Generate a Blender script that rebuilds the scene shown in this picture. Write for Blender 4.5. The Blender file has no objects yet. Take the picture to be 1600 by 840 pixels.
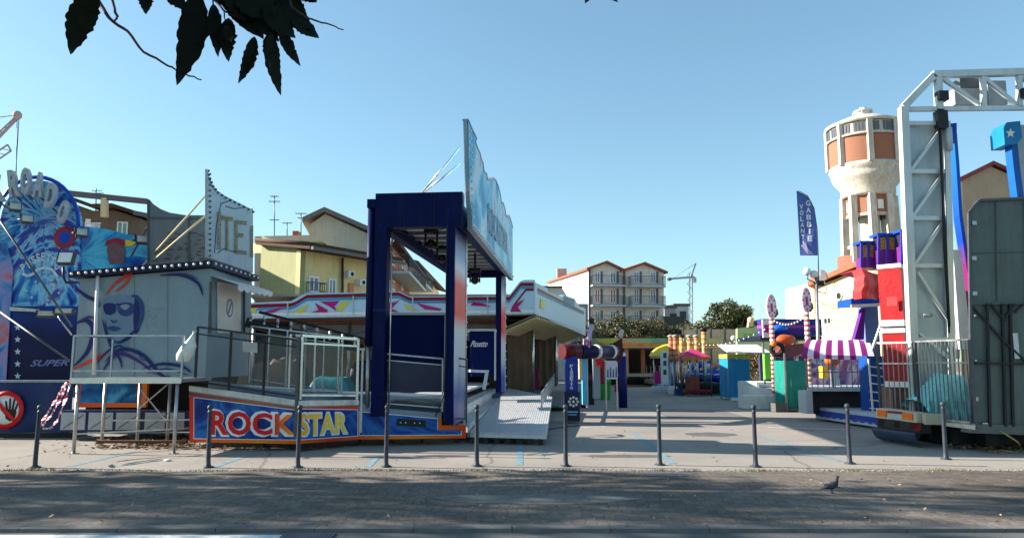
import bpy, bmesh, math, random
from mathutils import Vector, Matrix, noise
random.seed(7)
R = math.radians
scene = bpy.context.scene
C = scene.collection
V = Vector

# ------------------------------------------------------------------ camera
FPX, PITCH = 1164.0, 7.1
CAM = V((0, 0, 1.68))
cd = bpy.data.cameras.new('camera'); cam = bpy.data.objects.new('camera', cd); C.objects.link(cam)
cd.sensor_width = 36; cd.lens = 36 * FPX / 1600
cd.clip_start = 0.05; cd.clip_end = 6000
cam.location = CAM; cam.rotation_euler = (R(90 + PITCH), 0, 0)
scene.camera = cam

# ------------------------------------------------------------------ light
SUN_EL = 25.0
SUN_DIR = V((-1.0, 0.15, 0)).normalized() * math.cos(R(SUN_EL)) + V((0, 0, math.sin(R(SUN_EL))))
w = bpy.data.worlds.new('World'); scene.world = w; w.use_nodes = True
nt = w.node_tree; nt.nodes.clear()
sky = nt.nodes.new('ShaderNodeTexSky'); sky.sky_type = 'NISHITA'; sky.sun_disc = False
sky.sun_elevation = R(SUN_EL); sky.sun_rotation = math.atan2(SUN_DIR.x, SUN_DIR.y)
sky.air_density = 1.0; sky.dust_density = 0.6; sky.ozone_density = 0.6; sky.altitude = 0
bg = nt.nodes.new('ShaderNodeBackground'); bg.inputs['Strength'].default_value = 0.12
out = nt.nodes.new('ShaderNodeOutputWorld')
gm = nt.nodes.new('ShaderNodeGamma'); gm.inputs['Gamma'].default_value = .82
nt.links.new(sky.outputs[0], gm.inputs[0]); tn = nt.nodes.new('ShaderNodeMix'); tn.data_type = 'RGBA'; tn.blend_type = 'MULTIPLY'; tn.inputs['Factor'].default_value = 1
tn.inputs['B'].default_value = (.61, .815, .86, 1)          # clear, slightly cyan autumn sky
nt.links.new(gm.outputs[0], tn.inputs['A']); nt.links.new(tn.outputs['Result'], bg.inputs[0]); nt.links.new(bg.outputs[0], out.inputs[0])
sl = bpy.data.lights.new('sun', 'SUN'); sl.energy = 5.0; sl.angle = R(0.55); sl.color = (1.0, 0.90, 0.79)
so = bpy.data.objects.new('sun', sl); C.objects.link(so)
so.rotation_euler = SUN_DIR.to_track_quat('Z', 'Y').to_euler(); so.location = (-30, 0, 30)
scene.view_settings.view_transform = 'Standard'; scene.view_settings.look = 'None'
scene.view_settings.gamma = 1; scene.view_settings.use_curve_mapping = False
scene.view_settings.exposure = 1.45

# ------------------------------------------------------------------ projection helpers (photo pixels -> metres)
_c, _s = math.cos(R(PITCH)), math.sin(R(PITCH))
def ray(px, py):
    dx, dz = (px - 800) / FPX, (420 - py) / FPX
    return V((dx, _c - dz * _s, _s + dz * _c))
def P(px, py, Y): r = ray(px, py); return CAM + r * (Y / r.y)
def G(px, py, z=0.0): r = ray(px, py); return CAM + r * ((z - CAM.z) / r.z)
def GY(py, z=0.0): return G(800, py, z).y
class Pl:                      # a vertical plane through two ground points
    def __init__(s, A, B):
        s.A = V((A[0], A[1], 0)); B = V((B[0], B[1], 0)); s.L = (B - s.A).length
        s.u = (B - s.A).normalized(); s.n = V((s.u.y, -s.u.x, 0))
        if s.n.dot(V((CAM.x, CAM.y, 0)) - s.A) < 0: s.n = -s.n
    def __call__(s, px, py, off=0.0):
        r = ray(px, py); return CAM + r * ((s.A - CAM).dot(s.n) / r.dot(s.n)) + s.n * off
    def at(s, a, z, off=0.0): return s.A + s.u * a + V((0, 0, z)) + s.n * off

# ------------------------------------------------------------------ materials
def srgb(*c):
    if len(c) == 1: c = tuple(int(c[0][i:i + 2], 16) for i in (0, 2, 4))
    return tuple(((x / 255) / 12.92 if x / 255 <= .04045 else ((x / 255 + .055) / 1.055) ** 2.4) for x in c)
MATS = {}
def mat(key, col=(.5, .5, .5), rough=.6, metal=0., var=.12, scale=3., bump=0., spec=.25, dirt=0.0, trans=0., coat=0., alpha=1.):
    if key in MATS: return MATS[key]
    m = bpy.data.materials.new(key); m.use_nodes = True
    n = m.node_tree.nodes; l = m.node_tree.links; b = n['Principled BSDF']
    b.inputs['Roughness'].default_value = rough; b.inputs['Metallic'].default_value = metal
    b.inputs['Specular IOR Level'].default_value = spec
    if trans: b.inputs['Transmission Weight'].default_value = trans
    if coat: b.inputs['Coat Weight'].default_value = coat; b.inputs['Coat Roughness'].default_value = .15
    if alpha < 1: b.inputs['Alpha'].default_value = alpha
    tc = n.new('ShaderNodeTexCoord'); no = n.new('ShaderNodeTexNoise'); no.inputs['Scale'].default_value = scale
    no.inputs['Detail'].default_value = 6; no.inputs['Roughness'].default_value = .65
    l.new(tc.outputs['Object'], no.inputs['Vector'])
    mr = n.new('ShaderNodeMapRange'); mr.inputs[1].default_value = .3; mr.inputs[2].default_value = .7
    mr.inputs[3].default_value = 1 - var; mr.inputs[4].default_value = 1 + var
    l.new(no.outputs['Fac'], mr.inputs[0])
    mx = n.new('ShaderNodeMix'); mx.data_type = 'RGBA'; mx.blend_type = 'MULTIPLY'; mx.inputs['Factor'].default_value = 1
    mx.inputs['A'].default_value = (*col, 1); l.new(mr.outputs[0], mx.inputs['B'])
    last = mx.outputs['Result']
    if dirt:
        mp = n.new('ShaderNodeMapping'); mp.inputs['Scale'].default_value = (6, 6, .7)
        n2 = n.new('ShaderNodeTexNoise'); n2.inputs['Scale'].default_value = 1.1; n2.inputs['Detail'].default_value = 8
        l.new(tc.outputs['Object'], mp.inputs[0]); l.new(mp.outputs[0], n2.inputs['Vector'])
        r2 = n.new('ShaderNodeMapRange'); r2.inputs[1].default_value = .5; r2.inputs[2].default_value = .75
        r2.inputs[3].default_value = 0; r2.inputs[4].default_value = dirt; l.new(n2.outputs['Fac'], r2.inputs[0])
        m2 = n.new('ShaderNodeMix'); m2.data_type = 'RGBA'; m2.blend_type = 'MIX'
        l.new(r2.outputs[0], m2.inputs['Factor']); l.new(last, m2.inputs['A']); m2.inputs['B'].default_value = (.07, .062, .05, 1)
        last = m2.outputs['Result']
    l.new(last, b.inputs['Base Color'])
    rr = n.new('ShaderNodeMapRange'); rr.inputs[3].default_value = max(.03, rough - .1); rr.inputs[4].default_value = min(1, rough + .12)
    l.new(no.outputs['Fac'], rr.inputs[0]); l.new(rr.outputs[0], b.inputs['Roughness'])
    if bump:
        bp = n.new('ShaderNodeBump'); bp.inputs['Strength'].default_value = bump; bp.inputs['Distance'].default_value = .02
        n3 = n.new('ShaderNodeTexNoise'); n3.inputs['Scale'].default_value = scale * 5; n3.inputs['Detail'].default_value = 5
        l.new(tc.outputs['Object'], n3.inputs['Vector']); l.new(n3.outputs['Fac'], bp.inputs['Height']); l.new(bp.outputs[0], b.inputs['Normal'])
    MATS[key] = m; return m
def ramp_mat(key, stops, axis=2, lo=0., hi=1., rough=.4, mix_noise=0., nscale=2., world=True):
    """colour bands of the paint, one with shade blended in, along one axis (world metres)"""
    m = bpy.data.materials.new(key); m.use_nodes = True; n = m.node_tree.nodes; l = m.node_tree.links; b = n['Principled BSDF']
    b.inputs['Roughness'].default_value = rough; b.inputs['Specular IOR Level'].default_value = .2
    g = n.new('ShaderNodeNewGeometry'); sp = n.new('ShaderNodeSeparateXYZ'); l.new(g.outputs['Position'], sp.inputs[0])
    src = sp.outputs[axis]
    mr = n.new('ShaderNodeMapRange'); mr.inputs[1].default_value = lo; mr.inputs[2].default_value = hi; l.new(src, mr.inputs[0])
    v = mr.outputs[0]
    if mix_noise:
        no = n.new('ShaderNodeTexNoise'); no.inputs['Scale'].default_value = nscale; no.inputs['Detail'].default_value = 4
        l.new(g.outputs['Position'], no.inputs['Vector'])
        ma = n.new('ShaderNodeMath'); ma.operation = 'MULTIPLY_ADD'; l.new(no.outputs['Fac'], ma.inputs[0])
        ma.inputs[1].default_value = mix_noise; l.new(v, ma.inputs[2]); 
        mb = n.new('ShaderNodeMath'); mb.operation = 'SUBTRACT'; l.new(ma.outputs[0], mb.inputs[0]); mb.inputs[1].default_value = mix_noise / 2; v = mb.outputs[0]
    cr = n.new('ShaderNodeValToRGB'); e = cr.color_ramp.elements
    e[0].position, e[0].color = stops[0][0], (*stops[0][1], 1); e[1].position, e[1].color = stops[-1][0], (*stops[-1][1], 1)
    for p_, c_ in stops[1:-1]: x = e.new(p_); x.color = (*c_, 1)
    l.new(v, cr.inputs[0]); l.new(cr.outputs[0], b.inputs['Base Color'])
    MATS[key] = m; return m
def airbrush_mat(key, cols, scale=.8, dist=2.5, ctr=None, rough=.45):
    """fairground airbrush artwork: swirling colour clouds, with painted rays about a centre"""
    m = bpy.data.materials.new(key); m.use_nodes = True; n = m.node_tree.nodes; l = m.node_tree.links; b = n['Principled BSDF']
    b.inputs['Roughness'].default_value = rough; b.inputs['Specular IOR Level'].default_value = .2
    g = n.new('ShaderNodeNewGeometry')
    no = n.new('ShaderNodeTexNoise'); no.inputs['Scale'].default_value = scale; no.inputs['Detail'].default_value = 7; no.inputs['Distortion'].default_value = dist
    l.new(g.outputs['Position'], no.inputs['Vector'])
    v = no.outputs['Fac']
    if ctr:
        s_ = n.new('ShaderNodeVectorMath'); s_.operation = 'SUBTRACT'; l.new(g.outputs['Position'], s_.inputs[0]); s_.inputs[1].default_value = ctr
        sp = n.new('ShaderNodeSeparateXYZ'); l.new(s_.outputs[0], sp.inputs[0])
        at = n.new('ShaderNodeMath'); at.operation = 'ARCTAN2'; l.new(sp.outputs[2], at.inputs[0]); l.new(sp.outputs[0], at.inputs[1])
        n1 = n.new('ShaderNodeTexNoise'); n1.noise_dimensions = '1D'; n1.inputs['Scale'].default_value = 6; n1.inputs['Detail'].default_value = 3; l.new(at.outputs[0], n1.inputs['W'])
        a = n.new('ShaderNodeMath'); a.operation = 'ADD'; l.new(n1.outputs['Fac'], a.inputs[0]); l.new(v, a.inputs[1])
        h = n.new('ShaderNodeMath'); h.operation = 'MULTIPLY'; l.new(a.outputs[0], h.inputs[0]); h.inputs[1].default_value = .5
        mv = n.new('ShaderNodeMix'); mv.data_type = 'FLOAT'; mv.inputs['Factor'].default_value = .45; l.new(h.outputs[0], mv.inputs['A']); l.new(no.outputs['Fac'], mv.inputs['B']); v = mv.outputs['Result']
    cr = n.new('ShaderNodeValToRGB'); e = cr.color_ramp.elements; k = len(cols)
    e[0].position, e[0].color = .34, (*cols[0], 1); e[1].position, e[1].color = .68, (*cols[-1], 1)
    for i, c_ in enumerate(cols[1:-1]): x = e.new(.34 + .34 * (i + 1) / (k - 1)); x.color = (*c_, 1)
    l.new(v, cr.inputs[0]); l.new(cr.outputs[0], b.inputs['Base Color'])
    MATS[key] = m; return m

NAVY = mat('navy_paint', srgb(5, 17, 66), .5, var=.25, spec=.08, dirt=.12)
NAVYC = mat('navy_cloth', srgb(6, 22, 76), .6, spec=.1, var=.18, scale=1.4, bump=.25)
DKNAVY = mat('dark_navy', srgb(12, 18, 52), .5, dirt=.2)
STEEL = mat('galvanised_steel', (.42, .43, .44), .38, .85, var=.22, scale=8, dirt=.25)
CHROME = mat('bright_metal', (.62, .62, .62), .25, .9, var=.12, scale=10, dirt=.1)
DSTEEL = mat('dark_steel', (.09, .095, .105), .45, .5, var=.2, scale=8)
BLACK = mat('black_plastic', (.012, .012, .014), .45)
BLACKM = mat('black_frame', (.02, .021, .024), .5)
WHITE = mat('white_paint', (.72, .72, .72), .4, var=.06, dirt=.18)
WHITEC = mat('white_plastic', (.75, .75, .74), .5, var=.08)
GREYP = mat('grey_panel', srgb(128, 146, 154), .45, var=.06, dirt=.12)
LGREY = mat('light_grey_paint', srgb(178, 188, 192), .45, var=.06, dirt=.2)
RED = mat('red_paint', srgb(196, 22, 26), .35, var=.08)
ORANGE = mat('orange_paint', srgb(235, 110, 25), .4, var=.15)
YELLOW = mat('yellow_paint', srgb(240, 196, 50), .5)
MAGENTA = mat('magenta_paint', srgb(170, 30, 120), .4)
PURPLE = mat('purple_paint', srgb(96, 30, 130), .4)
DRED = mat('dark_red_paint', srgb(120, 16, 40), .45)
CYAN = mat('cyan_paint', srgb(90, 190, 225), .4)
LBLUE = mat('light_blue_paint', srgb(120, 195, 225), .4)
BLUE = mat('blue_paint', srgb(20, 70, 170), .35)
GREEN = mat('green_paint', srgb(40, 150, 60), .45)
LIME = mat('lime_paint', srgb(120, 220, 70), .45)
GOLD = mat('gold_letters', srgb(165, 150, 104), .4, .3, var=.4, scale=30)
BULB = mat('bulb_glass', (.8, .8, .76), .2, var=.04)
GLASS = mat('clear_glass', (.2, .22, .23), .06, alpha=.10, var=.02, spec=.5)
WGLASS = mat('window_glass', srgb(90, 125, 160), .08, var=.2, scale=1.)
DGLASS = mat('dark_window', (.03, .035, .04), .1)
RUBBER = mat('rubber', (.02, .02, .02), .8)
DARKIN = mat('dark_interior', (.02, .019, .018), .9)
BROWNT = mat('brown_tarpaulin', srgb(105, 84, 66), .7, var=.25, scale=2, bump=.3)

# ------------------------------------------------------------------ mesh builder
class MB:
    def __init__(s): s.v = []; s.f = []; s.mi = []; s.cur = 0; s.sm = []; s.smooth = False
    def m(s, i): s.cur = i; return s
    def face(s, pts):
        k = len(s.v); s.v += [tuple(p) for p in pts]; s.f.append(tuple(range(k, k + len(pts)))); s.mi.append(s.cur); s.sm.append(False); return s
    def prism(s, pts, off):
        off = V(off); n = len(pts); a = [V(p) for p in pts]; b = [p + off for p in a]
        nrm = V((0, 0, 0))
        for i in range(n): nrm += a[i].cross(a[(i + 1) % n])
        if nrm.dot(off) > 0: a.reverse(); b.reverse()
        k = len(s.v); s.v += [tuple(p) for p in a + b]
        s.f.append(tuple(range(k, k + n))); s.f.append(tuple(range(k + 2 * n - 1, k + n - 1, -1)))
        for i in range(n):
            j = (i + 1) % n; s.f.append((k + j, k + i, k + n + i, k + n + j))
        s.mi += [s.cur] * (n + 2); s.sm += [False] * (n + 2); return s
    def box(s, x0, x1, y0, y1, z0, z1): return s.prism([(x0, y0, z0), (x1, y0, z0), (x1, y1, z0), (x0, y1, z0)], (0, 0, z1 - z0))
    def bpx(s, px0, py0, px1, py1, Y, d):       # upright box: photo rectangle of its front, distance and depth
        my = (py0 + py1) / 2
        return s.box(P(px0, my, Y).x, P(px1, my, Y).x, Y, Y + d, P(800, py1, Y).z, P(800, py0, Y).z)
    def skew(s, px0, py0, px1, py1, Y, d, k=None):       # like bpx, turned so that its sides run away from the camera
        my = (py0 + py1) / 2; a, b = P(px0, my, Y).x, P(px1, my, Y).x; z0, z1 = P(800, py1, Y).z, P(800, py0, Y).z
        k = (a / Y) if k is None else k
        return s.prism([(a, Y, z0), (b, Y, z0), (b, Y, z1), (a, Y, z1)], (k * d, d, 0))
    def bar(s, p, q, wd, th=None):              # square bar
        p, q = V(p), V(q); th = th or wd; d = (q - p).normalized()
        up = V((0, 0, 1)) if abs(d.z) < .95 else V((0, 1, 0)); a = d.cross(up).normalized() * wd / 2; b = a.cross(d).normalized() * th / 2
        return s.prism([p + a + b, p - a + b, p - a - b, p + a - b], q - p)
    def tube(s, p, q, r, r2=None, n=8):
        p, q = V(p), V(q); r2 = r if r2 is None else r2; d = (q - p).normalized()
        up = V((0, 0, 1)) if abs(d.z) < .95 else V((1, 0, 0)); a = d.cross(up).normalized(); b = d.cross(a)
        k = len(s.v)
        for c_, rr in ((p, r), (q, r2)):
            for i in range(n): t = 2 * math.pi * i / n; s.v.append(tuple(c_ + (a * math.cos(t) + b * math.sin(t)) * rr))
        for i in range(n): j = (i + 1) % n; s.f.append((k + i, k + j, k + n + j, k + n + i)); s.mi.append(s.cur); s.sm.append(True)
        s.f.append(tuple(range(k + n - 1, k - 1, -1))); s.f.append(tuple(range(k + n, k + 2 * n))); s.mi += [s.cur] * 2; s.sm += [False] * 2; return s
    def path(s, pts, r, n=6, r2=None):
        pts = [V(p) for p in pts]; m_ = len(pts); k = len(s.v)
        for i, p in enumerate(pts):
            d = (pts[min(i + 1, m_ - 1)] - pts[max(i - 1, 0)]).normalized(); up = V((0, 0, 1)) if abs(d.z) < .9 else V((1, 0, 0))
            a = d.cross(up).normalized(); b = d.cross(a); rr = r + ((r2 if r2 is not None else r) - r) * i / max(1, m_ - 1)
            for j in range(n): t = 2 * math.pi * j / n; s.v.append(tuple(p + (a * math.cos(t) + b * math.sin(t)) * rr))
        for i in range(m_ - 1):
            for j in range(n): j2 = (j + 1) % n; s.f.append((k + i * n + j, k + i * n + j2, k + (i + 1) * n + j2, k + (i + 1) * n + j)); s.mi.append(s.cur); s.sm.append(True)
        s.f.append(tuple(range(k + n - 1, k - 1, -1))); s.f.append(tuple(range(k + (m_ - 1) * n, k + m_ * n))); s.mi += [s.cur] * 2; s.sm += [False] * 2; return s
    def lathe(s, c, prof, n=24, a0=0, a1=2 * math.pi, smooth=True, ax=None):
        """prof: (radius, height); closed ring"""
        c = V(c); k = len(s.v); full = abs(a1 - a0 - 2 * math.pi) < 1e-6; m_ = n if full else n + 1
        X, Y_, Z = (V((1, 0, 0)), V((0, 1, 0)), V((0, 0, 1))) if ax is None else ax
        for r, z in prof:
            for i in range(m_): t = a0 + (a1 - a0) * i / n; s.v.append(tuple(c + X * (r * math.cos(t)) + Y_ * (r * math.sin(t)) + Z * z))
        for q in range(len(prof) - 1):
            for i in range(n): j = (i + 1) % m_; s.f.append((k + q * m_ + i, k + q * m_ + j, k + (q + 1) * m_ + j, k + (q + 1) * m_ + i)); s.mi.append(s.cur); s.sm.append(smooth)
        return s
    def ball(s, c, r, n=10, sq=(1, 1, 1)):
        c = V(c); k = len(s.v); h = n // 2 + 1
        for i in range(h + 1):
            ph = math.pi * i / h
            for j in range(n): t = 2 * math.pi * j / n; s.v.append((c.x + r * sq[0] * math.sin(ph) * math.cos(t), c.y + r * sq[1] * math.sin(ph) * math.sin(t), c.z + r * sq[2] * math.cos(ph)))
        for i in range(h):
            for j in range(n): j2 = (j + 1) % n; s.f.append((k + i * n + j, k + (i + 1) * n + j, k + (i + 1) * n + j2, k + i * n + j2)); s.mi.append(s.cur); s.sm.append(True)
        return s
    def mesh(s, name, mats, O=V((0, 0, 0))):
        me = bpy.data.meshes.new(name); me.from_pydata([(x - O.x, y - O.y, z - O.z) for x, y, z in s.v], [], s.f)
        for m_ in (mats if isinstance(mats, (list, tuple)) else [mats]): me.materials.append(m_)
        me.polygons.foreach_set('material_index', s.mi); me.polygons.foreach_set('use_smooth', s.sm); me.update(); return me
    def part(s, name, mats, parent, label=None):
        r_ = parent
        while r_.parent: r_ = r_.parent
        o = bpy.data.objects.new(name, s.mesh(name, mats, V(r_.location))); C.objects.link(o); o.parent = parent
        if label: o['label'] = label
        return o
    def thing(s, name, mats, label, cat, group=None, base=None, kind=None):
        B = V(base) if base is not None else V((0, 0, 0))
        if base is None and s.v:
            xs = [v[0] for v in s.v]; ys = [v[1] for v in s.v]; zs = [v[2] for v in s.v]
            B = V(((min(xs) + max(xs)) / 2, (min(ys) + max(ys)) / 2, min(zs)))
        o = bpy.data.objects.new(name, s.mesh(name, mats, B)); C.objects.link(o); o.location = B
        if kind: o['kind'] = kind
        if label: o['label'] = label
        if cat: o['category'] = cat
        if group: o['group'] = group
        return o
def thing(name, label, cat, loc, group=None):
    o = bpy.data.objects.new(name, None); C.objects.link(o); o.location = V(loc); o.empty_display_size = .2
    o['label'] = label; o['category'] = cat
    if group: o['group'] = group
    return o
def dup(root, loc, label=None, rot=None, scl=None):
    def cp(o, par):
        c_ = o.copy(); C.objects.link(c_); c_.parent = par
        for ch in list(o.children): cp(ch, c_)
        return c_
    r_ = cp(root, None); r_.location = V(loc)
    if label: r_['label'] = label
    if rot is not None: r_.rotation_euler = rot
    if scl is not None: r_.scale = scl
    return r_
def struct(mb, name, m, label=None):
    o = mb.thing(name, m, label, None, base=(0, 0, 0), kind='structure'); return o

_font_cache = {}
def text_mesh(t, offset=0.0, extrude=0.0, shear=0.0, spacing=1.0):
    key = (t, offset, extrude, shear, spacing)
    if key in _font_cache: return _font_cache[key]
    cu = bpy.data.curves.new('txt', 'FONT'); cu.body = t; cu.offset = offset; cu.extrude = extrude; cu.shear = shear
    cu.space_character = spacing; cu.resolution_u = 3
    o = bpy.data.objects.new('txt', cu); C.objects.link(o); bpy.context.view_layer.update()
    me = bpy.data.meshes.new_from_object(o.evaluated_get(bpy.context.evaluated_depsgraph_get()))
    vs = [tuple(v.co) for v in me.vertices]; fs = [tuple(p.vertices) for p in me.polygons]
    C.objects.unlink(o); bpy.data.objects.remove(o); bpy.data.curves.remove(cu); bpy.data.meshes.remove(me)
    _font_cache[key] = (vs, fs); return vs, fs
def add_text(mb, t, bl, br, tl, off=0.0, n=None, offset=0.0, ext=0.0, shear=0.0, tr=None, box=None, spacing=1.0):
    """letters fitted in the quad bl-br-tl(-tr); n outward normal"""
    vs, fs = text_mesh(t, offset, ext, shear, spacing)
    x0, x1 = (min(v[0] for v in vs), max(v[0] for v in vs)) if not box else (box[0], box[1])
    y0, y1 = (min(v[1] for v in vs), max(v[1] for v in vs)) if not box else (box[2], box[3])
    bl, br, tl = V(bl), V(br), V(tl); tr = V(tr) if tr is not None else br + tl - bl
    nn = V(n) if n is not None else (br - bl).cross(tl - bl).normalized()
    k = len(mb.v)
    for x, y, z in vs:
        a = (x - x0) / (x1 - x0); b = (y - y0) / (y1 - y0)
        p = (bl * (1 - a) + br * a) * (1 - b) + (tl * (1 - a) + tr * a) * b + nn * (off + z)
        mb.v.append(tuple(p))
    for f in fs: mb.f.append(tuple(k + i for i in f)); mb.mi.append(mb.cur); mb.sm.append(False)
    return (x0, x1, y0, y1)

# ================================================================== GROUND
def ground_mat(key, c1, c2, scale, bump, kind='asphalt'):
    m = bpy.data.materials.new(key); m.use_nodes = True; n = m.node_tree.nodes; l = m.node_tree.links; b = n['Principled BSDF']
    b.inputs['Roughness'].default_value = .88; b.inputs['Specular IOR Level'].default_value = .25
    g = n.new('ShaderNodeNewGeometry'); no = n.new('ShaderNodeTexNoise'); no.inputs['Scale'].default_value = .35; no.inputs['Detail'].default_value = 9; no.inputs['Roughness'].default_value = .6
    l.new(g.outputs['Position'], no.inputs['Vector'])
    cr = n.new('ShaderNodeValToRGB'); e = cr.color_ramp.elements; e[0].position = .35; e[0].color = (*c1, 1); e[1].position = .65; e[1].color = (*c2, 1)
    l.new(no.outputs['Fac'], cr.inputs[0])
    fn = n.new('ShaderNodeTexNoise'); fn.inputs['Scale'].default_value = 70; fn.inputs['Detail'].default_value = 3; l.new(g.outputs['Position'], fn.inputs['Vector'])
    mr = n.new('ShaderNodeMapRange'); mr.inputs[1].default_value = .3; mr.inputs[2].default_value = .7; mr.inputs[3].default_value = .8; mr.inputs[4].default_value = 1.2; l.new(fn.outputs['Fac'], mr.inputs[0])
    mx = n.new('ShaderNodeMix'); mx.data_type = 'RGBA'; mx.blend_type = 'MULTIPLY'; mx.inputs['Factor'].default_value = 1
    l.new(cr.outputs[0], mx.inputs['A']); l.new(mr.outputs[0], mx.inputs['B']); last = mx.outputs['Result']
    hgt = fn.outputs['Fac']
    if kind == 'asphalt':       # cracks and patches
        vo = n.new('ShaderNodeTexVoronoi'); vo.feature = 'DISTANCE_TO_EDGE'; vo.inputs['Scale'].default_value = .22
        dn = n.new('ShaderNodeTexNoise'); dn.inputs['Scale'].default_value = 1.5; dn.inputs['Detail'].default_value = 5; l.new(g.outputs['Position'], dn.inputs['Vector'])
        ad = n.new('ShaderNodeMix'); ad.data_type = 'VECTOR'; ad.inputs['Factor'].default_value = .25; l.new(g.outputs['Position'], ad.inputs['A']); l.new(dn.outputs['Color'], ad.inputs['B'])
        l.new(ad.outputs['Result'], vo.inputs['Vector'])
        r2 = n.new('ShaderNodeMapRange'); r2.inputs[1].default_value = 0; r2.inputs[2].default_value = .006; r2.inputs[3].default_value = .55; r2.inputs[4].default_value = 1; l.new(vo.outputs['Distance'], r2.inputs[0])
        m2 = n.new('ShaderNodeMix'); m2.data_type = 'RGBA'; m2.blend_type = 'MULTIPLY'; m2.inputs['Factor'].default_value = 1; l.new(last, m2.inputs['A']); l.new(r2.outputs[0], m2.inputs['B']); last = m2.outputs['Result']
    if kind == 'setts':
        dn = n.new('ShaderNodeTexNoise'); dn.inputs['Scale'].default_value = .8; l.new(g.outputs['Position'], dn.inputs['Vector'])
        ad = n.new('ShaderNodeVectorMath'); ad.operation = 'MULTIPLY_ADD'; l.new(dn.outputs['Color'], ad.inputs[0]); ad.inputs[1].default_value = (.5, .5, 0); l.new(g.outputs['Position'], ad.inputs[2])
        bt = n.new('ShaderNodeTexVoronoi'); bt.inputs['Scale'].default_value = 8.5; bt.inputs['Randomness'].default_value = .45
        l.new(ad.outputs[0], bt.inputs['Vector'])
        be = n.new('ShaderNodeTexVoronoi'); be.feature = 'DISTANCE_TO_EDGE'; be.inputs['Scale'].default_value = 8.5; be.inputs['Randomness'].default_value = .45; l.new(ad.outputs[0], be.inputs['Vector'])
        r2 = n.new('ShaderNodeMapRange'); r2.inputs[1].default_value = .02; r2.inputs[2].default_value = .12; r2.inputs[3].default_value = .68; r2.inputs[4].default_value = 1; l.new(be.outputs['Distance'], r2.inputs[0])
        sv = n.new('ShaderNodeSeparateColor'); l.new(bt.outputs['Color'], sv.inputs[0])
        r3 = n.new('ShaderNodeMapRange'); r3.inputs[3].default_value = .8; r3.inputs[4].default_value = 1.18; l.new(sv.outputs[0], r3.inputs[0])
        mm = n.new('ShaderNodeMath'); mm.operation = 'MULTIPLY'; l.new(r2.outputs[0], mm.inputs[0]); l.new(r3.outputs[0], mm.inputs[1])
        m2 = n.new('ShaderNodeMix'); m2.data_type = 'RGBA'; m2.blend_type = 'MULTIPLY'; m2.inputs['Factor'].default_value = 1; l.new(last, m2.inputs['A']); l.new(mm.outputs[0], m2.inputs['B']); last = m2.outputs['Result']
        hgt = r2.outputs[0]
    l.new(last, b.inputs['Base Color'])
    bp = n.new('ShaderNodeBump'); bp.inputs['Strength'].default_value = bump; bp.inputs['Distance'].default_value = .012; l.new(hgt, bp.inputs['Height']); l.new(bp.outputs[0], b.inputs['Normal'])
    return m
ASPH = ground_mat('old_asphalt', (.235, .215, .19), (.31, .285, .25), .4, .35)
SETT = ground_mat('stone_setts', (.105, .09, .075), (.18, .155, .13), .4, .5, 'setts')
ROAD = ground_mat('road_asphalt', (.10, .10, .10), (.14, .14, .14), .4, .4)
EARTH = mat('earth_ground', (.16, .14, .11), .95, var=.3, scale=.1)
KERB = mat('kerb_stone', (.15, .145, .135), .85, var=.25, scale=4, bump=.4)

YB = 11.85                       # pavement meets the fairground lot
YK = GY(827)                     # kerb
struct(MB().face([(-1500, -60, -.16), (1500, -60, -.16), (1500, 3000, -.16), (-1500, 3000, -.16)]), 'ground', EARTH, 'flat earth running to the horizon')
struct(MB().face([(-160, YB - .5, 0), (160, YB - .5, 0), (160, 130, 0), (-160, 130, 0)]), 'fairground_lot', ASPH, 'pale worn asphalt lot under the rides')
# pavement with a wavering far edge
m_ = MB(); xs = [-60 + i * .25 for i in range(481)]
ed = [YB + .10 * noise.noise(V((x * .5, 3, 0))) + .05 * noise.noise(V((x * 2.3, 7, 0))) - (.02 * max(0, x - 3)) * 0 for x in xs]
for i in range(480): m_.face([(xs[i], YK + .2, .005), (xs[i + 1], YK + .2, .005), (xs[i + 1], ed[i + 1], .005), (xs[i], ed[i], .005)])
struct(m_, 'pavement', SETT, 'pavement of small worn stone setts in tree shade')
m_ = MB(); x = -60.
while x < 60: m_.box(x + .004, x + .996, YK + .02, YK + .2, -.3, .008); x += 1.0
struct(m_, 'kerb', KERB, 'stone kerb between road and pavement')
struct(MB().face([(-160, -12, -.03), (160, -12, -.03), (160, YK + .02, -.03), (-160, YK + .02, -.03)]), 'road', ROAD, 'asphalt road along the bottom of the view')
xw = G(440, 836, -.026).x
PAINTW = mat('road_paint', (.62, .63, .62), .8, var=.25, scale=12)
PAINTB = mat('blue_line_paint', srgb(112, 142, 152), .85, var=.35, scale=9)
struct(MB().face([(-30, YK - .40, -.026), (xw, YK - .40, -.026), (xw, YK - .10, -.026), (-30, YK - .10, -.026)]), 'white_line', PAINTW, 'white painted line on the road edge')
# drain grate at the road edge
m_ = MB(); x0, x1 = G(462, 836, -.1).x, G(532, 836, -.1).x
m_.box(x0, x1, YK - .42, YK - .40, -.028, -.012); m_.box(x0, x1, YK - .06, YK - .04, -.028, -.012)
n_ = 14
for i in range(n_ + 1): xx = x0 + (x1 - x0) * i / n_; m_.box(xx - .012, xx + .012, YK - .40, YK - .06, -.028, -.014)
m_.thing('drain_grate', DSTEEL, 'dark iron drain grate at the road edge beside the white line', 'drain grate')
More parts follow.
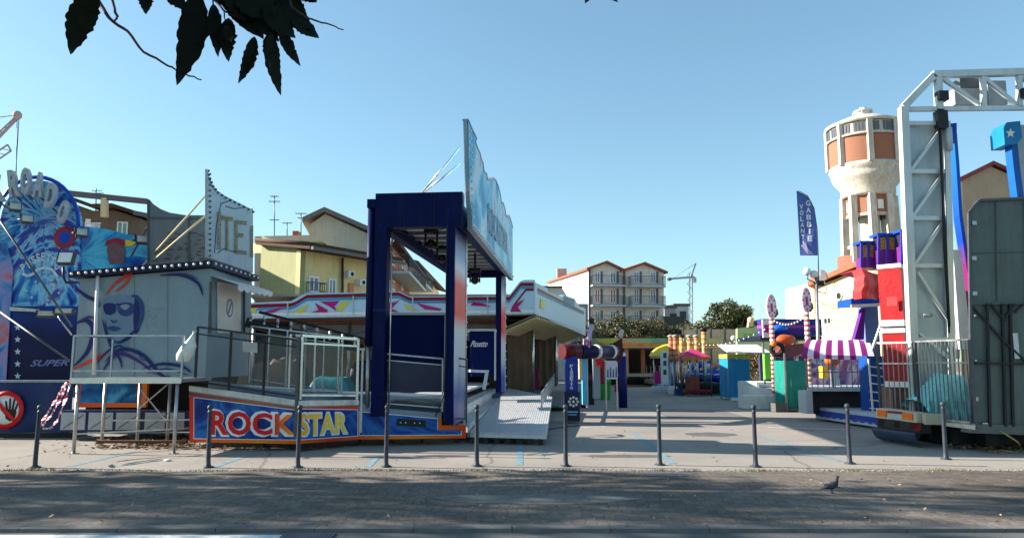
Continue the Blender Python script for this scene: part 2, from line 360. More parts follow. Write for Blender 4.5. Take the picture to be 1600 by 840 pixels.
# worn patches and painted bay lines on the lot
def strip(a, b, wd, z, name, m, label):
    a, b = G(*a), G(*b); d = (b - a).normalized(); n = V((-d.y, d.x, 0)) * wd / 2
    struct(MB().face([(a + n).to_tuple()[:2] + (z,), (a - n).to_tuple()[:2] + (z,), (b - n).to_tuple()[:2] + (z,), (b + n).to_tuple()[:2] + (z,)]), name, m, label)
strip((990, 676), (1052, 724), .11, .004, 'bay_line', PAINTB, 'blue painted bay line on the open lot')
strip((1185, 680), (1312, 720), .10, .004, 'bay_line', PAINTB, 'faint blue bay line before the right rides')
strip((813, 688), (812, 726), .11, .004, 'bay_line', PAINTB, 'short blue bay line below the ramp')
strip((108, 728), (215, 704), .12, .004, 'bay_line', PAINTB, 'faint blue bay line near the left bollards')
strip((335, 729), (400, 706), .11, .004, 'bay_line', PAINTB, 'faint blue bay line before the sign board')
strip((575, 729), (592, 712), .10, .004, 'bay_line', PAINTB, 'short blue bay line before the portal')
strip((1200, 667), (1330, 671), .10, .004, 'bay_line', PAINTW, 'worn white line across the lot')
strip((900, 668), (1010, 662), .08, .004, 'bay_line', PAINTW, 'worn pale line on the lot')
PAT = ground_mat('patched_asphalt', (.15, .14, .125), (.20, .185, .165), .4, .5, 'plain'); OIL = mat('oil_stain', (.12, .11, .10), .6, var=.4, scale=6)
def patch(px, py, rx, ry, m, nm, lab, k):
    g = G(px, py); rn = random.Random(k); n = 36
    struct(MB().face([(g.x + rx * math.cos(t) * (1 + .22 * noise.noise(V((math.cos(t) * 2, math.sin(t) * 2, k)))), g.y + ry * math.sin(t) * (1 + .3 * noise.noise(V((math.cos(t) * 2 + 5, math.sin(t) * 2, k)))), .0025) for t in [2 * math.pi * i / n for i in range(n)]]), nm, m, lab)
patch(980, 712, .8, .22, OIL, 'oil_stain', 'dark stain on the lot behind the bollards', 1); patch(690, 712, .5, .2, OIL, 'oil_stain', 'small dark stain before the portal', 2); patch(1110, 678, .6, .5, OIL, 'oil_stain', 'faint stain in the open lane', 3); patch(1230, 700, .3, .2, OIL, 'oil_stain', 'small stain left of the blue skirted trailer', 4)
a, b = G(1045, 652), G(1120, 640); struct(MB().face([(a.x, a.y, .002), (b.x, a.y, .002), (b.x + .1, b.y, .002), (a.x + .1, b.y, .002)]), 'asphalt_patch', PAT, 'squared repair patch in the lane')
m_ = MB(); c0 = G(880, 780)
m_.face([(c0.x + 1.25 * (1 + .12 * math.sin(3 * t)) * math.cos(t) - .3, c0.y + .34 * (1 + .1 * math.cos(5 * t)) * math.sin(t), .009) for t in [i * math.pi / 14 for i in range(28)]])
struct(m_, 'paving_patch', mat('patch_concrete', (.15, .15, .135), .9, var=.3, scale=5), 'pale patch in the pavement')
m_ = MB(); a = G(1008, 742); m_.box(a.x, a.x + .62, a.y - .12, a.y + .14, .005, .012)
m_.thing('manhole_cover', DSTEEL, 'flat dark access cover set in the pavement behind the shade line', 'manhole cover')

# ================================================================== FAR HOUSES
def rect_win(root, pl, px0, py0, px1, py1, shutter=None, glass=WGLASS, fr=.05, sill=True, name='window', frm=WHITEC):
    """a window set in a wall plane: frame ring, pane and shutters"""
    a, b, c_, d = pl(px0, py1), pl(px1, py1), pl(px1, py0), pl(px0, py0)
    u = (b - a).normalized(); z0, z1 = a.z, d.z; L = (V((b.x, b.y, 0)) - V((a.x, a.y, 0))).length; n = pl.n
    def q(s0, s1, t0, t1, o0, o1, mb): mb.prism([V((a.x, a.y, 0)) + u * s0 + V((0, 0, t0)) + n * o0, V((a.x, a.y, 0)) + u * s1 + V((0, 0, t0)) + n * o0, V((a.x, a.y, 0)) + u * s1 + V((0, 0, t1)) + n * o0, V((a.x, a.y, 0)) + u * s0 + V((0, 0, t1)) + n * o0], n * (o1 - o0))
    u = V((u.x, u.y, 0)).normalized()
    f = MB(); q(0, fr, z0, z1, .003, .06, f); q(L - fr, L, z0, z1, .003, .06, f); q(fr, L - fr, z1 - fr, z1, .003, .06, f); q(fr, L - fr, z0, z0 + fr, .003, .06, f); q(L / 2 - fr / 2, L / 2 + fr / 2, z0 + fr, z1 - fr, .003, .05, f)
    fo = f.part(name, frm, root)
    g = MB(); q(fr, L - fr, z0 + fr, z1 - fr, .006, .02, g); g.part('pane', glass, fo)
    if sill: g = MB(); q(-.08, L + .08, z0 - .08, z0 - .002, .003, .14, g); g.part('sill', frm, fo)
    if shutter:
        for s0, s1 in ((-L * .48, -.02), (L + .02, L * 1.48)):
            g = MB(); q(s0, s1, z0, z1, .01, .06, g); g.part('shutter', shutter, fo)
    return fo
def balcony(root, pl, px0, px1, py, dep=1.1, h=1.0, slab=LGREY, rail=DSTEEL, pitch=.14):
    a, b = pl(px0, py), pl(px1, py); z = a.z; A = V((a.x, a.y, z)); B = V((b.x, b.y, z)); n = pl.n * dep
    s_ = MB().prism([A, B, B + n, A + n], (0, 0, -.16)).part('balcony', slab, root)
    r_ = MB(); corners = [A + n * .03, A + n * .97, B + n * .97, B + n * .03]
    for i in range(3):
        p, q = corners[i], corners[i + 1]; r_.bar(p + V((0, 0, h)), q + V((0, 0, h)), .05); r_.bar(p + V((0, 0, .08)), q + V((0, 0, .08)), .03)
        k = max(2, int((q - p).length / pitch))
        for j in range(k + 1): t = p.lerp(q, j / k); r_.bar(t + V((0, 0, .08)), t + V((0, 0, h)), .022)
    r_.part('railing', rail, s_)
def plaster(key, col, **k): return mat(key, col, .85, var=.08, scale=1.2, bump=.15, dirt=.22, **k)
TILE = mat('roof_tiles', srgb(150, 92, 70), .85, var=.3, scale=6, bump=.6)
DTILE = mat('dark_roof_tiles', srgb(78, 60, 50), .9, var=.35, scale=6, bump=.8)

# white house with twin gables
def twin_gable():
    A, B = P(920, 500, 80), P(1037, 500, 81); fr = Pl(A, B); n = fr.n; back = -n * 14 + fr.u * -2.0
    root = thing('twin_gabled_house', 'white four storey house with two gables and balconies beyond the trees', 'house', (A.x, A.y, 0))
    zE1, zA = fr(920, 421).z, fr(947, 411).z; zV = fr(974, 424).z
    pr = [fr(920, 560), fr(920, 421), fr(947, 411), fr(974, 424), fr(974, 560)]
    pr2 = [fr(974, 560), fr(974, 424), fr(1006, 413), fr(1037, 426), fr(1037, 560)]
    for q in (pr, pr2):
        q[0].z = 0; q[-1].z = 0
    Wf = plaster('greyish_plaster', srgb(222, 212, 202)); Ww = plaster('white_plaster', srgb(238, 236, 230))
    m_ = MB(); m_.m(0).prism(pr, back); m_.m(0).prism(pr2, back)
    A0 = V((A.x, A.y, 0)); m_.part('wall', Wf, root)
    nn = V((back.y, -back.x, 0)).normalized();
    if nn.x > 0: nn = -nn
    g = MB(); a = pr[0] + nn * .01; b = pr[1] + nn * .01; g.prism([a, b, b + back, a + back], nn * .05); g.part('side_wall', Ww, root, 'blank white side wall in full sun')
    r_ = MB()
    for e0, ap, e1 in ((pr[1], pr[2], pr[3]), (pr2[1], pr2[2], pr2[3])):
        o = n * .5
        for p, q in ((e0, ap), (ap, e1)):
            ex = (p - q).normalized() * .35 if p is e0 else V((0, 0, 0)); ey = (q - p).normalized() * .35 if q is e1 and q is pr2[3] else V((0, 0, 0))
            r_.prism([p + ex + o + V((0, 0, .02)), q + ey + o + V((0, 0, .02)), q + ey + back + V((0, 0, .02)), p + ex + back + V((0, 0, .02))], (0, 0, .22))
    r_.part('roof', TILE, root)
    c_ = pr[1] + back * .9 + fr.u * 1.2; MB().box(c_.x - .6, c_.x + .6, c_.y - .6, c_.y + .6, c_.z - .5, c_.z + 1.6).part('chimney', plaster('pink_plaster', srgb(205, 170, 160)), root)
    SH = mat('grey_shutters', srgb(95, 100, 110), .6)
    CURT = mat('terracotta_curtain', srgb(190, 110, 90), .8)
    for fl, (y0, y1) in enumerate(((424, 442), (451, 474), (485, 505))):
        for px, w_ in ((929, 9), (953, 10), (990, 9), (1016, 9)):
            rect_win(root, fr, px, y0, px + w_, y1, None, CURT if fl == 1 and px < 970 else WGLASS, .12, False)
            MB().prism([fr(px + w_ + .6, y1), fr(px + w_ + 3.4, y1), fr(px + w_ + 3.4, y0), fr(px + w_ + .6, y0)], n * .12).part('shutter', SH, root)
        if fl < 3:
            balcony(root, fr, 922, 973, (446, 477, 508)[fl], 1.2, 1.0); balcony(root, fr, 982, 1035, (447, 478, 509)[fl], 1.2, 1.0)
    MB().bar(fr(921, 421) + n * .1, fr(921, 540) + n * .1, .18).part('downpipe', DSTEEL, root)
    MB().bar(fr(975, 424) + n * .1, fr(975, 540) + n * .1, .18).part('downpipe', DSTEEL, root)
twin_gable()
# low white house in front-left of it
def low_house():
    pl = Pl(P(820, 500, 72), P(895, 500, 72)); root = thing('low_white_house', 'low pale house with a chimney in front of the white side wall', 'house', P(860, 565, 72) * V((1, 1, 0)) if False else (3.8, 72, 0))
    pts = [pl(822, 560), pl(822, 449), pl(878, 449), pl(893, 473), pl(893, 560)]; pts[0].z = pts[-1].z = 0
    MB().prism(pts, (0, 5, 0)).part('wall', plaster('pale_plaster', srgb(205, 203, 198)), root)
    MB().prism([pl(820, 449, .3), pl(879, 449, .3), pl(879, 447, .3), pl(820, 447, .3)], (0, 5.5, 0)).part('roof', DTILE, root)
    MB().prism([pl(893, 560), pl(893, 474), pl(919, 474), pl(919, 560)], (0, 4, 0)).part('annex', plaster('grey_plaster', srgb(140, 145, 152)), root)
    a = pl(870, 462, .5); MB().box(a.x - .4, a.x + .4, a.y - .4, a.y + .4, 4, a.z).part('chimney', plaster('grey_plaster', srgb(140, 145, 152)), root)
low_house()

# yellow house left with mono-pitch roof
def yellow_house():
    Cc = P(470, 500, 38); Bq = P(602, 500, 43.5); fr = Pl(Cc, Bq); sd = Pl(P(392, 500, 40.6), Cc)
    root = thing('yellow_house', 'two storey yellow house with dark tiled roof and two air conditioners', 'house', (Cc.x, Cc.y, 0))
    YP = plaster('yellow_plaster', srgb(222, 200, 146)); GP = plaster('olive_yellow_plaster', srgb(150, 152, 112))  # side wall gets a duller copy of the yellow, its shade put into the colour
    a = fr(470, 391); b = fr(602, 412); a0 = V((a.x, a.y, 0)); b0 = V((b.x, b.y, 0)); c_ = sd(392, 359)
    zr = sd(409, 369).z; l_ = sd(392, 369); back = V((l_.x, l_.y, 0)) - a0
    MB().prism([a0, b0, V((b0.x, b0.y, b.z)), a], -fr.n * .3).part('front_wall', YP, root)
    top = sd(409, 369); t2 = sd(395, 369)
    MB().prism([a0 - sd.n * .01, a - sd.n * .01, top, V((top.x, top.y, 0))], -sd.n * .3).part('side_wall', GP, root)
    MB().prism([sd(395, 395), sd(409, 395), sd(409, 380), sd(395, 380)], -sd.n * 6).part('rear_wing', YP, root)
    e0 = (fr.A - fr.u * .5) * V((1, 1, 0)); over = fr.n * .7
    r0 = V((a.x, a.y, a.z)) - fr.u * .4; r1 = V((b.x, b.y, b.z)) + fr.u * .3; up = (V((top.x, top.y, a.z + (top.z - a.z) * .55)) - a); up_b = up
    rm = MB().prism([r0 + over - up * .12, r1 + over - up * .12, r1 + up, r0 + up], (0, 0, .25)); rt = rm.part('roof', DTILE, root)
    t_ = MB()
    for i in range(26):
        p = r0.lerp(r1, i / 25) + V((0, 0, .27)); t_.tube(p + over - up * .1, p + up, .1, n=6)
    t_.part('roof_tile_rows', DTILE, rt)
    MB().bar(r0 + over * 1.15 - up * .14 + V((0, 0, .05)), r1 + over * 1.15 - up * .14 + V((0, 0, .05)), .16).part('gutter', DSTEEL, root)
    c1 = fr(515, 392, -1.2); MB().box(c1.x - .5, c1.x + .5, c1.y - .4, c1.y + .4, c1.z - 1.2, c1.z + .5).box(c1.x - .62, c1.x + .62, c1.y - .52, c1.y + .52, c1.z + .5, c1.z + .6).part('chimney', YP, root)
    w1 = rect_win(root, fr, 481, 430, 497, 455, None, WGLASS, .1); w2 = rect_win(root, fr, 512, 434, 524, 460, None, WGLASS, .1)
    balcony(root, fr, 478, 500, 456, .5, .5)
    for px, py in ((537, 424), (555, 437)):
        q = fr(px, py, .05); ac = MB().prism([fr(px, py + 9, .02), fr(px + 9, py + 9, .02), fr(px + 9, py, .02), fr(px, py, .02)], fr.n * .35).part('air_conditioner', WHITEC, root)
        MB().lathe(fr(px + 5.6, py + 4.6, .375), [(.001, .0), (.12, .0), (.12, .01)], 14, ax=(fr.u, V((0, 0, 1)), fr.n)).part('fan', BLACK, ac)
    for px in (532, 594): MB().tube(fr(px, 403, .15), fr(px, 560, .15), .07).part('downpipe', mat('brown_pipe', srgb(80, 60, 50), .5), root)
    MB().prism([fr(544, 462, .003), fr(551, 462, .003), fr(551, 442, .003), fr(544, 442, .003)], fr.n * .1).part('door', mat('orange_door', srgb(205, 130, 90), .6), root)
yellow_house()
def beige_house():
    pl = Pl(P(380, 500, 45), P(606, 500, 45.8)); root = thing('beige_gabled_house', 'tall beige blank gabled house behind the yellow house roof', 'house', (-14, 53, 0))
    BP = plaster('beige_plaster', srgb(196, 184, 164))
    pts = [pl(485, 560), pl(485, 350), pl(508, 334), pl(600, 376), pl(600, 560)]; pts[0].z = pts[-1].z = 0
    MB().prism(pts, (-1.6, 9, 0)).part('wall', BP, root)
    r_ = MB(); o = pl.n * .4
    e = [pl(474, 348), pl(508, 332), pl(602, 373)]
    for p, q in ((e[0], e[1]), (e[1], e[2])): r_.prism([p + o, q + o, q + o + V((0, 0, .28)), p + o + V((0, 0, .28))], (-1.7, 9.6, 0))
    r_.part('roof', mat('grey_roof_edge', srgb(120, 112, 104), .8), root)
    pts = [pl(398, 560), pl(398, 369), pl(485, 367), pl(485, 560)]; pts[0].z = pts[-1].z = 0
    MB().prism(pts, (0, 7, 0)).part('low_wing', BP, root)
    MB().prism([pl(453, 368, -.8), pl(462, 368, -.8), pl(462, 357, -.8), pl(453, 357, -.8)], (0, .6, 0)).part('chimney', mat('brick_chimney', srgb(150, 90, 75), .8), root)
    def ant(px, py0, py1, arms):
        m_ = MB(); m_.tube(pl(px, py1, -.5), pl(px, py0, -.5), .03, n=6)
        for y, wd in arms: p = pl(px, y, -.5); m_.bar(p - V((wd, 0, 0)), p + V((wd, 0, 0)), .035); [m_.bar(p + V((t * wd, -.2, 0)), p + V((t * wd, .2, .0)), .02) for t in (-.8, -.3, .3, .8)]
        return m_
    ant(426, 302, 368, ((312, .35), (304, .25), (341, .3))).part('aerial', DSTEEL, root)
    ant(468, 330, 366, ((331, .35), (338, .2))).part('aerial', DSTEEL, root)
    ant(446, 345, 367, ((346, .3),)).part('aerial', DSTEEL, root)
beige_house()
def apartments():
    fr = Pl(P(596, 500, 46), P(640, 500, 62)); root = thing('brick_apartment_block', 'pink brick apartment block with long balconies seen through the navy portal', 'apartment block', (-8, 50, 0))
    BR = plaster('pink_brick', srgb(176, 116, 96)); CP = plaster('cream_plaster', srgb(215, 190, 150))
    a, b = fr(596, 366), fr(640, 397); g0, g1 = V((a.x, a.y, 0)), V((b.x, b.y, 0))
    zt = min(a.z, b.z); zm = fr(618, 420).z
    g0 = V((g0.x, 47.0, 0)); k0, k1 = g0 + V((-2.0, 9, 0)), g1 + V((-7, 2, 0)); up = lambda p, z: V((p.x, p.y, z))
    MB().prism([up(g0, 6.6), up(g1, 6.6), up(k1, 6.6), up(k0, 6.6)], (0, 0, a.z - 6.6)).part('upper_wall', BR, root)
    MB().prism([g0, g1, k1, k0], (0, 0, 6.59)).part('lower_wall', CP, root)
    o = fr.n * .6
    MB().prism([up(g0, a.z + .002) + o, up(g1, a.z + .002) + o, up(k1, a.z + .002), up(k0, a.z + .002)], (0, 0, .25)).part('roof', DTILE, root)
    for px, w_, y0, y1 in ((603, 5, 386, 412), (611, 4, 393, 413), (627, 4, 402, 418), (632, 3, 405, 421), (603, 5, 434, 452), (612, 4, 436, 452), (626, 3, 438, 452)):
        rect_win(root, fr, px, y0, px + w_, y1, None, WGLASS, .12, False)
    balcony(root, fr, 606, 640, 423, 1.4, 1.1, pitch=.3)
    fr2 = Pl(P(641, 500, 66), P(686, 500, 92)); r2 = thing('cream_apartment_house', 'cream house with pitched eaves at the end of the row', 'house', (-8, 75, 0))
    a, b = fr2(641, 413), fr2(686, 441); g0, g1 = V((a.x, a.y, 0)), V((b.x, b.y, 0)); z = a.z
    MB().prism([g0, g1, V((g1.x, g1.y, z)), V((g0.x, g0.y, z))], -fr2.n * 9).part('wall', CP, r2)
    o = fr2.n * .8; MB().prism([V((g0.x, g0.y, z)) + o - fr2.u * .5, V((g1.x, g1.y, z)) + o + fr2.u * .8, V((g1.x, g1.y, z)) - fr2.n * 5 + V((0, 0, 1.6)) + fr2.u * .8, V((g0.x, g0.y, z)) - fr2.n * 5 + V((0, 0, 1.6)) - fr2.u * .5], (0, 0, .25)).part('roof', DTILE, r2)
    for px, w_, y0, y1 in ((647, 3, 424, 436), (653, 3, 427, 438), (669, 3, 437, 447), (675, 2.4, 439, 449)):
        rect_win(r2, fr2, px, y0, px + w_, y1, mat('grey_shutters', srgb(95, 100, 110), .6), WGLASS, .12, False)
    balcony(r2, fr2, 643, 657, 443, 1.3, 1.0, pitch=.3)
apartments()
def left_house():
    pl = Pl(P(95, 500, 36), P(222, 500, 37)); root = thing('brown_terrace_house', 'brown house with a roof terrace pergola behind the painted backdrop', 'house', (-20, 36, 0))
    BP = plaster('brown_plaster', srgb(112, 96, 82))
    pts = [pl(96, 560), pl(96, 312), pl(112, 317), pl(146, 329), pl(178, 328), pl(219, 341), pl(219, 560)]; pts[0].z = pts[-1].z = 0
    MB().prism(pts, (0, 7, 0)).part('wall', BP, root)
    r_ = MB(); ps = [pl(110, 314), pl(146, 327), pl(178, 326), pl(222, 340)]
    for p, q in zip(ps, ps[1:]): r_.prism([p + pl.n * .5, q + pl.n * .5, q + pl.n * .5 + V((0, 0, .18)), p + pl.n * .5 + V((0, 0, .18))], (0, 8, 0))
    r_.part('roof', DTILE, root)
    WB = mat('weathered_beam', srgb(105, 95, 100), .8)
    MB().bar(pl(98, 307, 1), pl(236, 321, 1), .2, .26).bar(pl(215, 338, 1), pl(236, 342, 1), .15, .2).part('pergola_beam', WB, root)
    MB().bar(pl(171, 316, 1), pl(171, 345, 1), .26).part('pergola_post', plaster('cream_plaster', (1, 1, 1)), root)
    rect_win(root, pl, 182, 346, 199, 368, None, mat('green_blind', srgb(120, 160, 150), .6), .06, False)
    rect_win(root, pl, 133, 342, 141, 358, None, DGLASS, .08, False)
    m_ = MB(); 
    for i in range(12): m_.bar(pl(140 + i * 2, 354, .8), pl(140 + i * 2, 364, .8), .03)
    m_.bar(pl(139, 353, .8), pl(164, 353, .8), .05); m_.part('railing', WHITE, root)
    m_ = MB(); m_.tube(pl(142, 287, -1), pl(142, 330, -1), .03, n=6)
    for y, d in ((291, .2), (295, .3), (300, .15)): p = pl(142, y, -1); m_.bar(p - V((d, 0, 0)), p + V((d + .1, 0, 0)), .03)
    m_.part('aerial', DSTEEL, root)
left_house()
def right_house():
    fr = Pl(P(1504, 500, 44), P(1592, 500, 44)); root = thing('gabled_brown_house', 'tan gabled house rising behind the ride gantry', 'house', (28, 44, 0))
    TP = plaster('tan_plaster', srgb(170, 148, 124)); CR = plaster('bright_cream_plaster', srgb(205, 188, 148))  # shade on the front and sun on the side are set in these colours
    pts = [fr(1504, 560), fr(1504, 280), fr(1548, 260), fr(1592, 279), fr(1592, 560)]; pts[0].z = pts[-1].z = 0
    MB().prism(pts, (5.8, 10, 0)).part('wall', TP, root)
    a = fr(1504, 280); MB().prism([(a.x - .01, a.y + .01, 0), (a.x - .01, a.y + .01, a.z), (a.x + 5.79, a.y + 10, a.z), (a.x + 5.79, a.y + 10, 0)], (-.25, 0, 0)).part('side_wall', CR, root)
    r_ = MB(); o = fr.n * .3; e = [fr(1495, 284), fr(1548, 258), fr(1596, 279)]
    for p, q in ((e[0], e[1]), (e[1], e[2])): r_.prism([p + o, q + o, q + o + V((0, 0, .2)), p + o + V((0, 0, .2))], (6.0, 10.4, 0))
    r_.part('roof', mat('maroon_roof_edge', srgb(130, 70, 75), .8), root)
    # cream house under the tower
    pl = Pl(P(1270, 500, 50), P(1380, 500, 44)); root = thing('cream_house', 'sunlit cream house with round openings and brick chimney below the water tower', 'house', (20, 46, 0))
    pts = [pl(1278, 560), pl(1278, 446), pl(1300, 438), pl(1345, 420), pl(1385, 420), pl(1385, 560)]; pts[0].z = pts[-1].z = 0
    YC = plaster('bright_cream_plaster', (1, 1, 1)); ob = MB().prism(pts, (5, 8, 0)).part('wall', YC, root)
    a = pts[1]; 
    m_ = MB(); ps = [(1272, 447), (1300, 436), (1346, 417), (1390, 417)]
    for p, q in zip(ps, ps[1:]): m_.prism([pl(*p, .5), pl(*q, .5), pl(*q, .5) + V((0, 0, .3)), pl(*p, .5) + V((0, 0, .3))], (5.5, 9, 0))
    m_.part('roof', TILE, root)
    MB().prism([pl(1322, 425, .2), pl(1336, 425, .2), pl(1336, 399, .2), pl(1322, 399, .2)], (0, .9, 0)).part('chimney', mat('brick_chimney', (.1, .1, .1)), root)
    for px, py in ((1312, 462), (1337, 462)):
        wv = MB().lathe(pl(px, py, .02), [(.22, 0), (.26, 0), (.26, .06), (.22, .06)], 20, ax=(pl.u, V((0, 0, 1)), pl.n)).part('round_window', WHITEC, root)
        MB().lathe(pl(px, py, .03), [(.001, 0), (.22, 0)], 20, ax=(pl.u, V((0, 0, 1)), pl.n)).part('pane', DGLASS, wv)
    rect_win(root, pl, 1288, 496, 1300, 507, None, DGLASS, .06, False)
    m_ = MB(); p = pl(1300, 430, .8); m_.lathe(p, [(.001, .08), (.25, .04), (.4, .0)], 16, ax=(V((1, 0, 0)), V((0, .3, .95)), V((-.5, -.7, .3)).normalized())); m_.tube(p, p + V((.3, .3, -.5)), .03); m_.part('satellite_dish', WHITEC, root)
    # small terracotta-roofed house at the lamp post
    pl = Pl(P(1280, 500, 56), P(1330, 500, 56)); root = thing('small_tiled_house', 'small house with terracotta roof behind the lamp post', 'house', (24, 56, 0))
    pts = [pl(1272, 560), pl(1272, 440), pl(1312, 440), pl(1312, 560)]; pts[0].z = pts[-1].z = 0
    MB().prism(pts, (0, 6, 0)).part('wall', CR, root)
    MB().prism([pl(1268, 440, .5), pl(1316, 440, .5), pl(1314, 428, -3), pl(1290, 428, -3)], (0, 0, .2)).part('roof', TILE, root)
right_house()

# ------------------------------------------------------------------ water tower
def water_tower():
    Y = 62.; c = P(1362, 400, Y); c.z = 0; k = Y / FPX
    def z(py): return P(1359, py, Y).z
    root = thing('water_tower', 'white concrete water tower with brick panels and a ring of vents', 'water tower', c)
    CON = mat('white_concrete', srgb(190, 186, 176), .9, var=.16, scale=1.1, bump=.3, dirt=.5); BRK = mat('brick_infill', srgb(150, 104, 82), .9, var=.16, scale=9, bump=.3)
    r = 56 * k; rs = 36 * k; n = 8; off = R(22.5 + 4)
    MB().lathe(c, [(r * 1.02, z(203)), (r * 1.06, z(201)), (r * 1.06, z(199)), (r * .6, z(188)), (r * .22, z(183)), (.01, z(183))], 48).part('roof', CON, root)
    m_ = MB().lathe(c, [(r * .22, z(184)), (r * .2, z(176)), (r * .26, z(176)), (r * .26, z(174)), (r * .1, z(173)), (r * .1, z(169)), (.01, z(169))], 20)
    for i in range(6): t = i * math.pi / 3; m_.bar(c + V((math.cos(t) * r * .3, math.sin(t) * r * .3, z(184))), c + V((math.cos(t) * r * .3, math.sin(t) * r * .3, z(177))), .06)
    m_.part('roof_lantern', plaster('pale_plaster', (1, 1, 1)), root)
    MB().lathe(c, [(r * .97, z(221)), (r * .97, z(203))], 48).part('vent_band', CON, root)
    m_ = MB()
    for i in range(72):
        t = 2 * math.pi * i / 72
        if i % 9 in (0,): continue
        d = V((math.cos(t), math.sin(t), 0)); s_ = V((-d.y, d.x, 0)); p = c + d * r * .975
        m_.prism([p + s_ * .09 + V((0, 0, z(218))), p - s_ * .09 + V((0, 0, z(218))), p - s_ * .09 + V((0, 0, z(205))), p + s_ * .09 + V((0, 0, z(205)))], d * .04)
    m_.part('vent_slots', mat('vent_grey', srgb(92, 98, 104), .7), root)
    MB().lathe(c, [(r * .99, z(223)), (r * 1.03, z(223)), (r * 1.03, z(220.5)), (r * .96, z(219))], 48).part('cornice_ring', CON, root)
    MB().lathe(c, [(r * .975, z(265)), (r * .975, z(222))], 48).part('brick_band', BRK, root)
    m_ = MB()
    for i in range(n):
        t = off + 2 * math.pi * i / n; d = V((math.cos(t), math.sin(t), 0)); MB().bar(c + d * r * .985 + V((0, 0, z(265))), c + d * r * .985 + V((0, 0, z(202))), .42).part('pilaster', CON, root)
    MB().lathe(c, [(r * .97, z(262)), (r * 1.0, z(263)), (r * 1.0, z(268)), (r * .96, z(272)), (r * .93, z(275)), (r * .95, z(277)), (r * .9, z(284)), (r * .72, z(296)), (rs * 1.12, z(306)), (rs * 1.08, z(310)), (rs * .9, z(310))], 48).part('flared_collar', CON, root)
    for a_, b_ in ((337, 341), (384, 389), (430, 436)):
        MB().lathe(c, [(rs * .8, z(b_)), (rs * 1.02, z(b_)), (rs * 1.02, z(a_)), (rs * .8, z(a_))], 8, a0=off, a1=off + 2 * math.pi, smooth=False).part('ring_beam', CON, root)
    for i in range(n):
        t = off + 2 * math.pi * i / n; d = V((math.cos(t), math.sin(t), 0)); p = c + d * rs
        MB().bar(p + V((0, 0, z(309))), p * 1 + d * .35 + V((0, 0, 0)), .52).part('column', CON, root)
        t2 = off + 2 * math.pi * (i + .5) / n; d2 = V((math.cos(t2), math.sin(t2), 0)); s2 = V((-d2.y, d2.x, 0)); a = rs * math.cos(math.pi / n); hw = rs * math.sin(math.pi / n) - .2
        q = c + d2 * a
        pn = MB().prism([q - s2 * hw + V((0, 0, z(337))), q + s2 * hw + V((0, 0, z(337))), q + s2 * hw + V((0, 0, z(310))), q - s2 * hw + V((0, 0, z(310)))], -d2 * .2).part('brick_panel', BRK, root)
        if i % 2 == 1:
            MB().prism([q - s2 * .25 + V((0, 0, z(332))), q + s2 * .25 + V((0, 0, z(332))), q + s2 * .25 + V((0, 0, z(318))), q - s2 * .25 + V((0, 0, z(318)))], d2 * .03).part('window', WHITEC, pn)
    MB().lathe(c, [(.8, 0), (.8, z(310))], 12).part('stair_shaft', CON, root)
water_tower()

# ------------------------------------------------------------------ cranes
def crane_left():
    Y = 95.; root = thing('tower_crane', 'pinkish jib of a crane with hook cable above the painted backdrop', 'crane', (-75, Y, 0))
    PK = mat('crane_paint', srgb(168, 150, 150), .5, var=.2)
    m_ = MB(); a, b = P(-90, 290, Y), P(27, 180, Y)
    for o in (V((0, 0, 0)), V((.9, 0, -.7)), V((0, .9, 0))): m_.bar(a + o, b + o * .35, .15)
    for i in range(16):
        t = i / 16; t2 = (i + 1) / 16; m_.bar(a.lerp(b, t), a.lerp(b, t2) + V((.9, 0, -.7)) * (1 - .65 * t2), .08)
    m_.part('jib', PK, root)
    MB().tube(b + V((0, 0, -.2)), P(25, 300, Y), .05, n=5).tube(b + V((.25, 0, -.2)), P(23, 300, Y), .05, n=5).tube(P(-60, 190, Y), b, .05, n=5).part('cable', DSTEEL, root)
    MB().ball(b, .6, 8).part('pulley_head', PK, root)
    m_ = MB(); a, b = P(-60, 275, Y - 4), P(12, 226, Y - 4)
    for o in (V((0, 0, 0)), V((.5, 0, -.8))): m_.bar(a + o, b + o, .16)
    m_.bar(b, b + V((.5, 0, -.8)), .16); [m_.bar(a.lerp(b, i / 8), a.lerp(b, (i + 1) / 8) + V((.5, 0, -.8)), .1) for i in range(8)]
    m_.part('counter_jib', PK, root)
    MB().bar((-75, Y, 0), P(-90, 290, Y), 1.2).part('mast', PK, root)
crane_left()
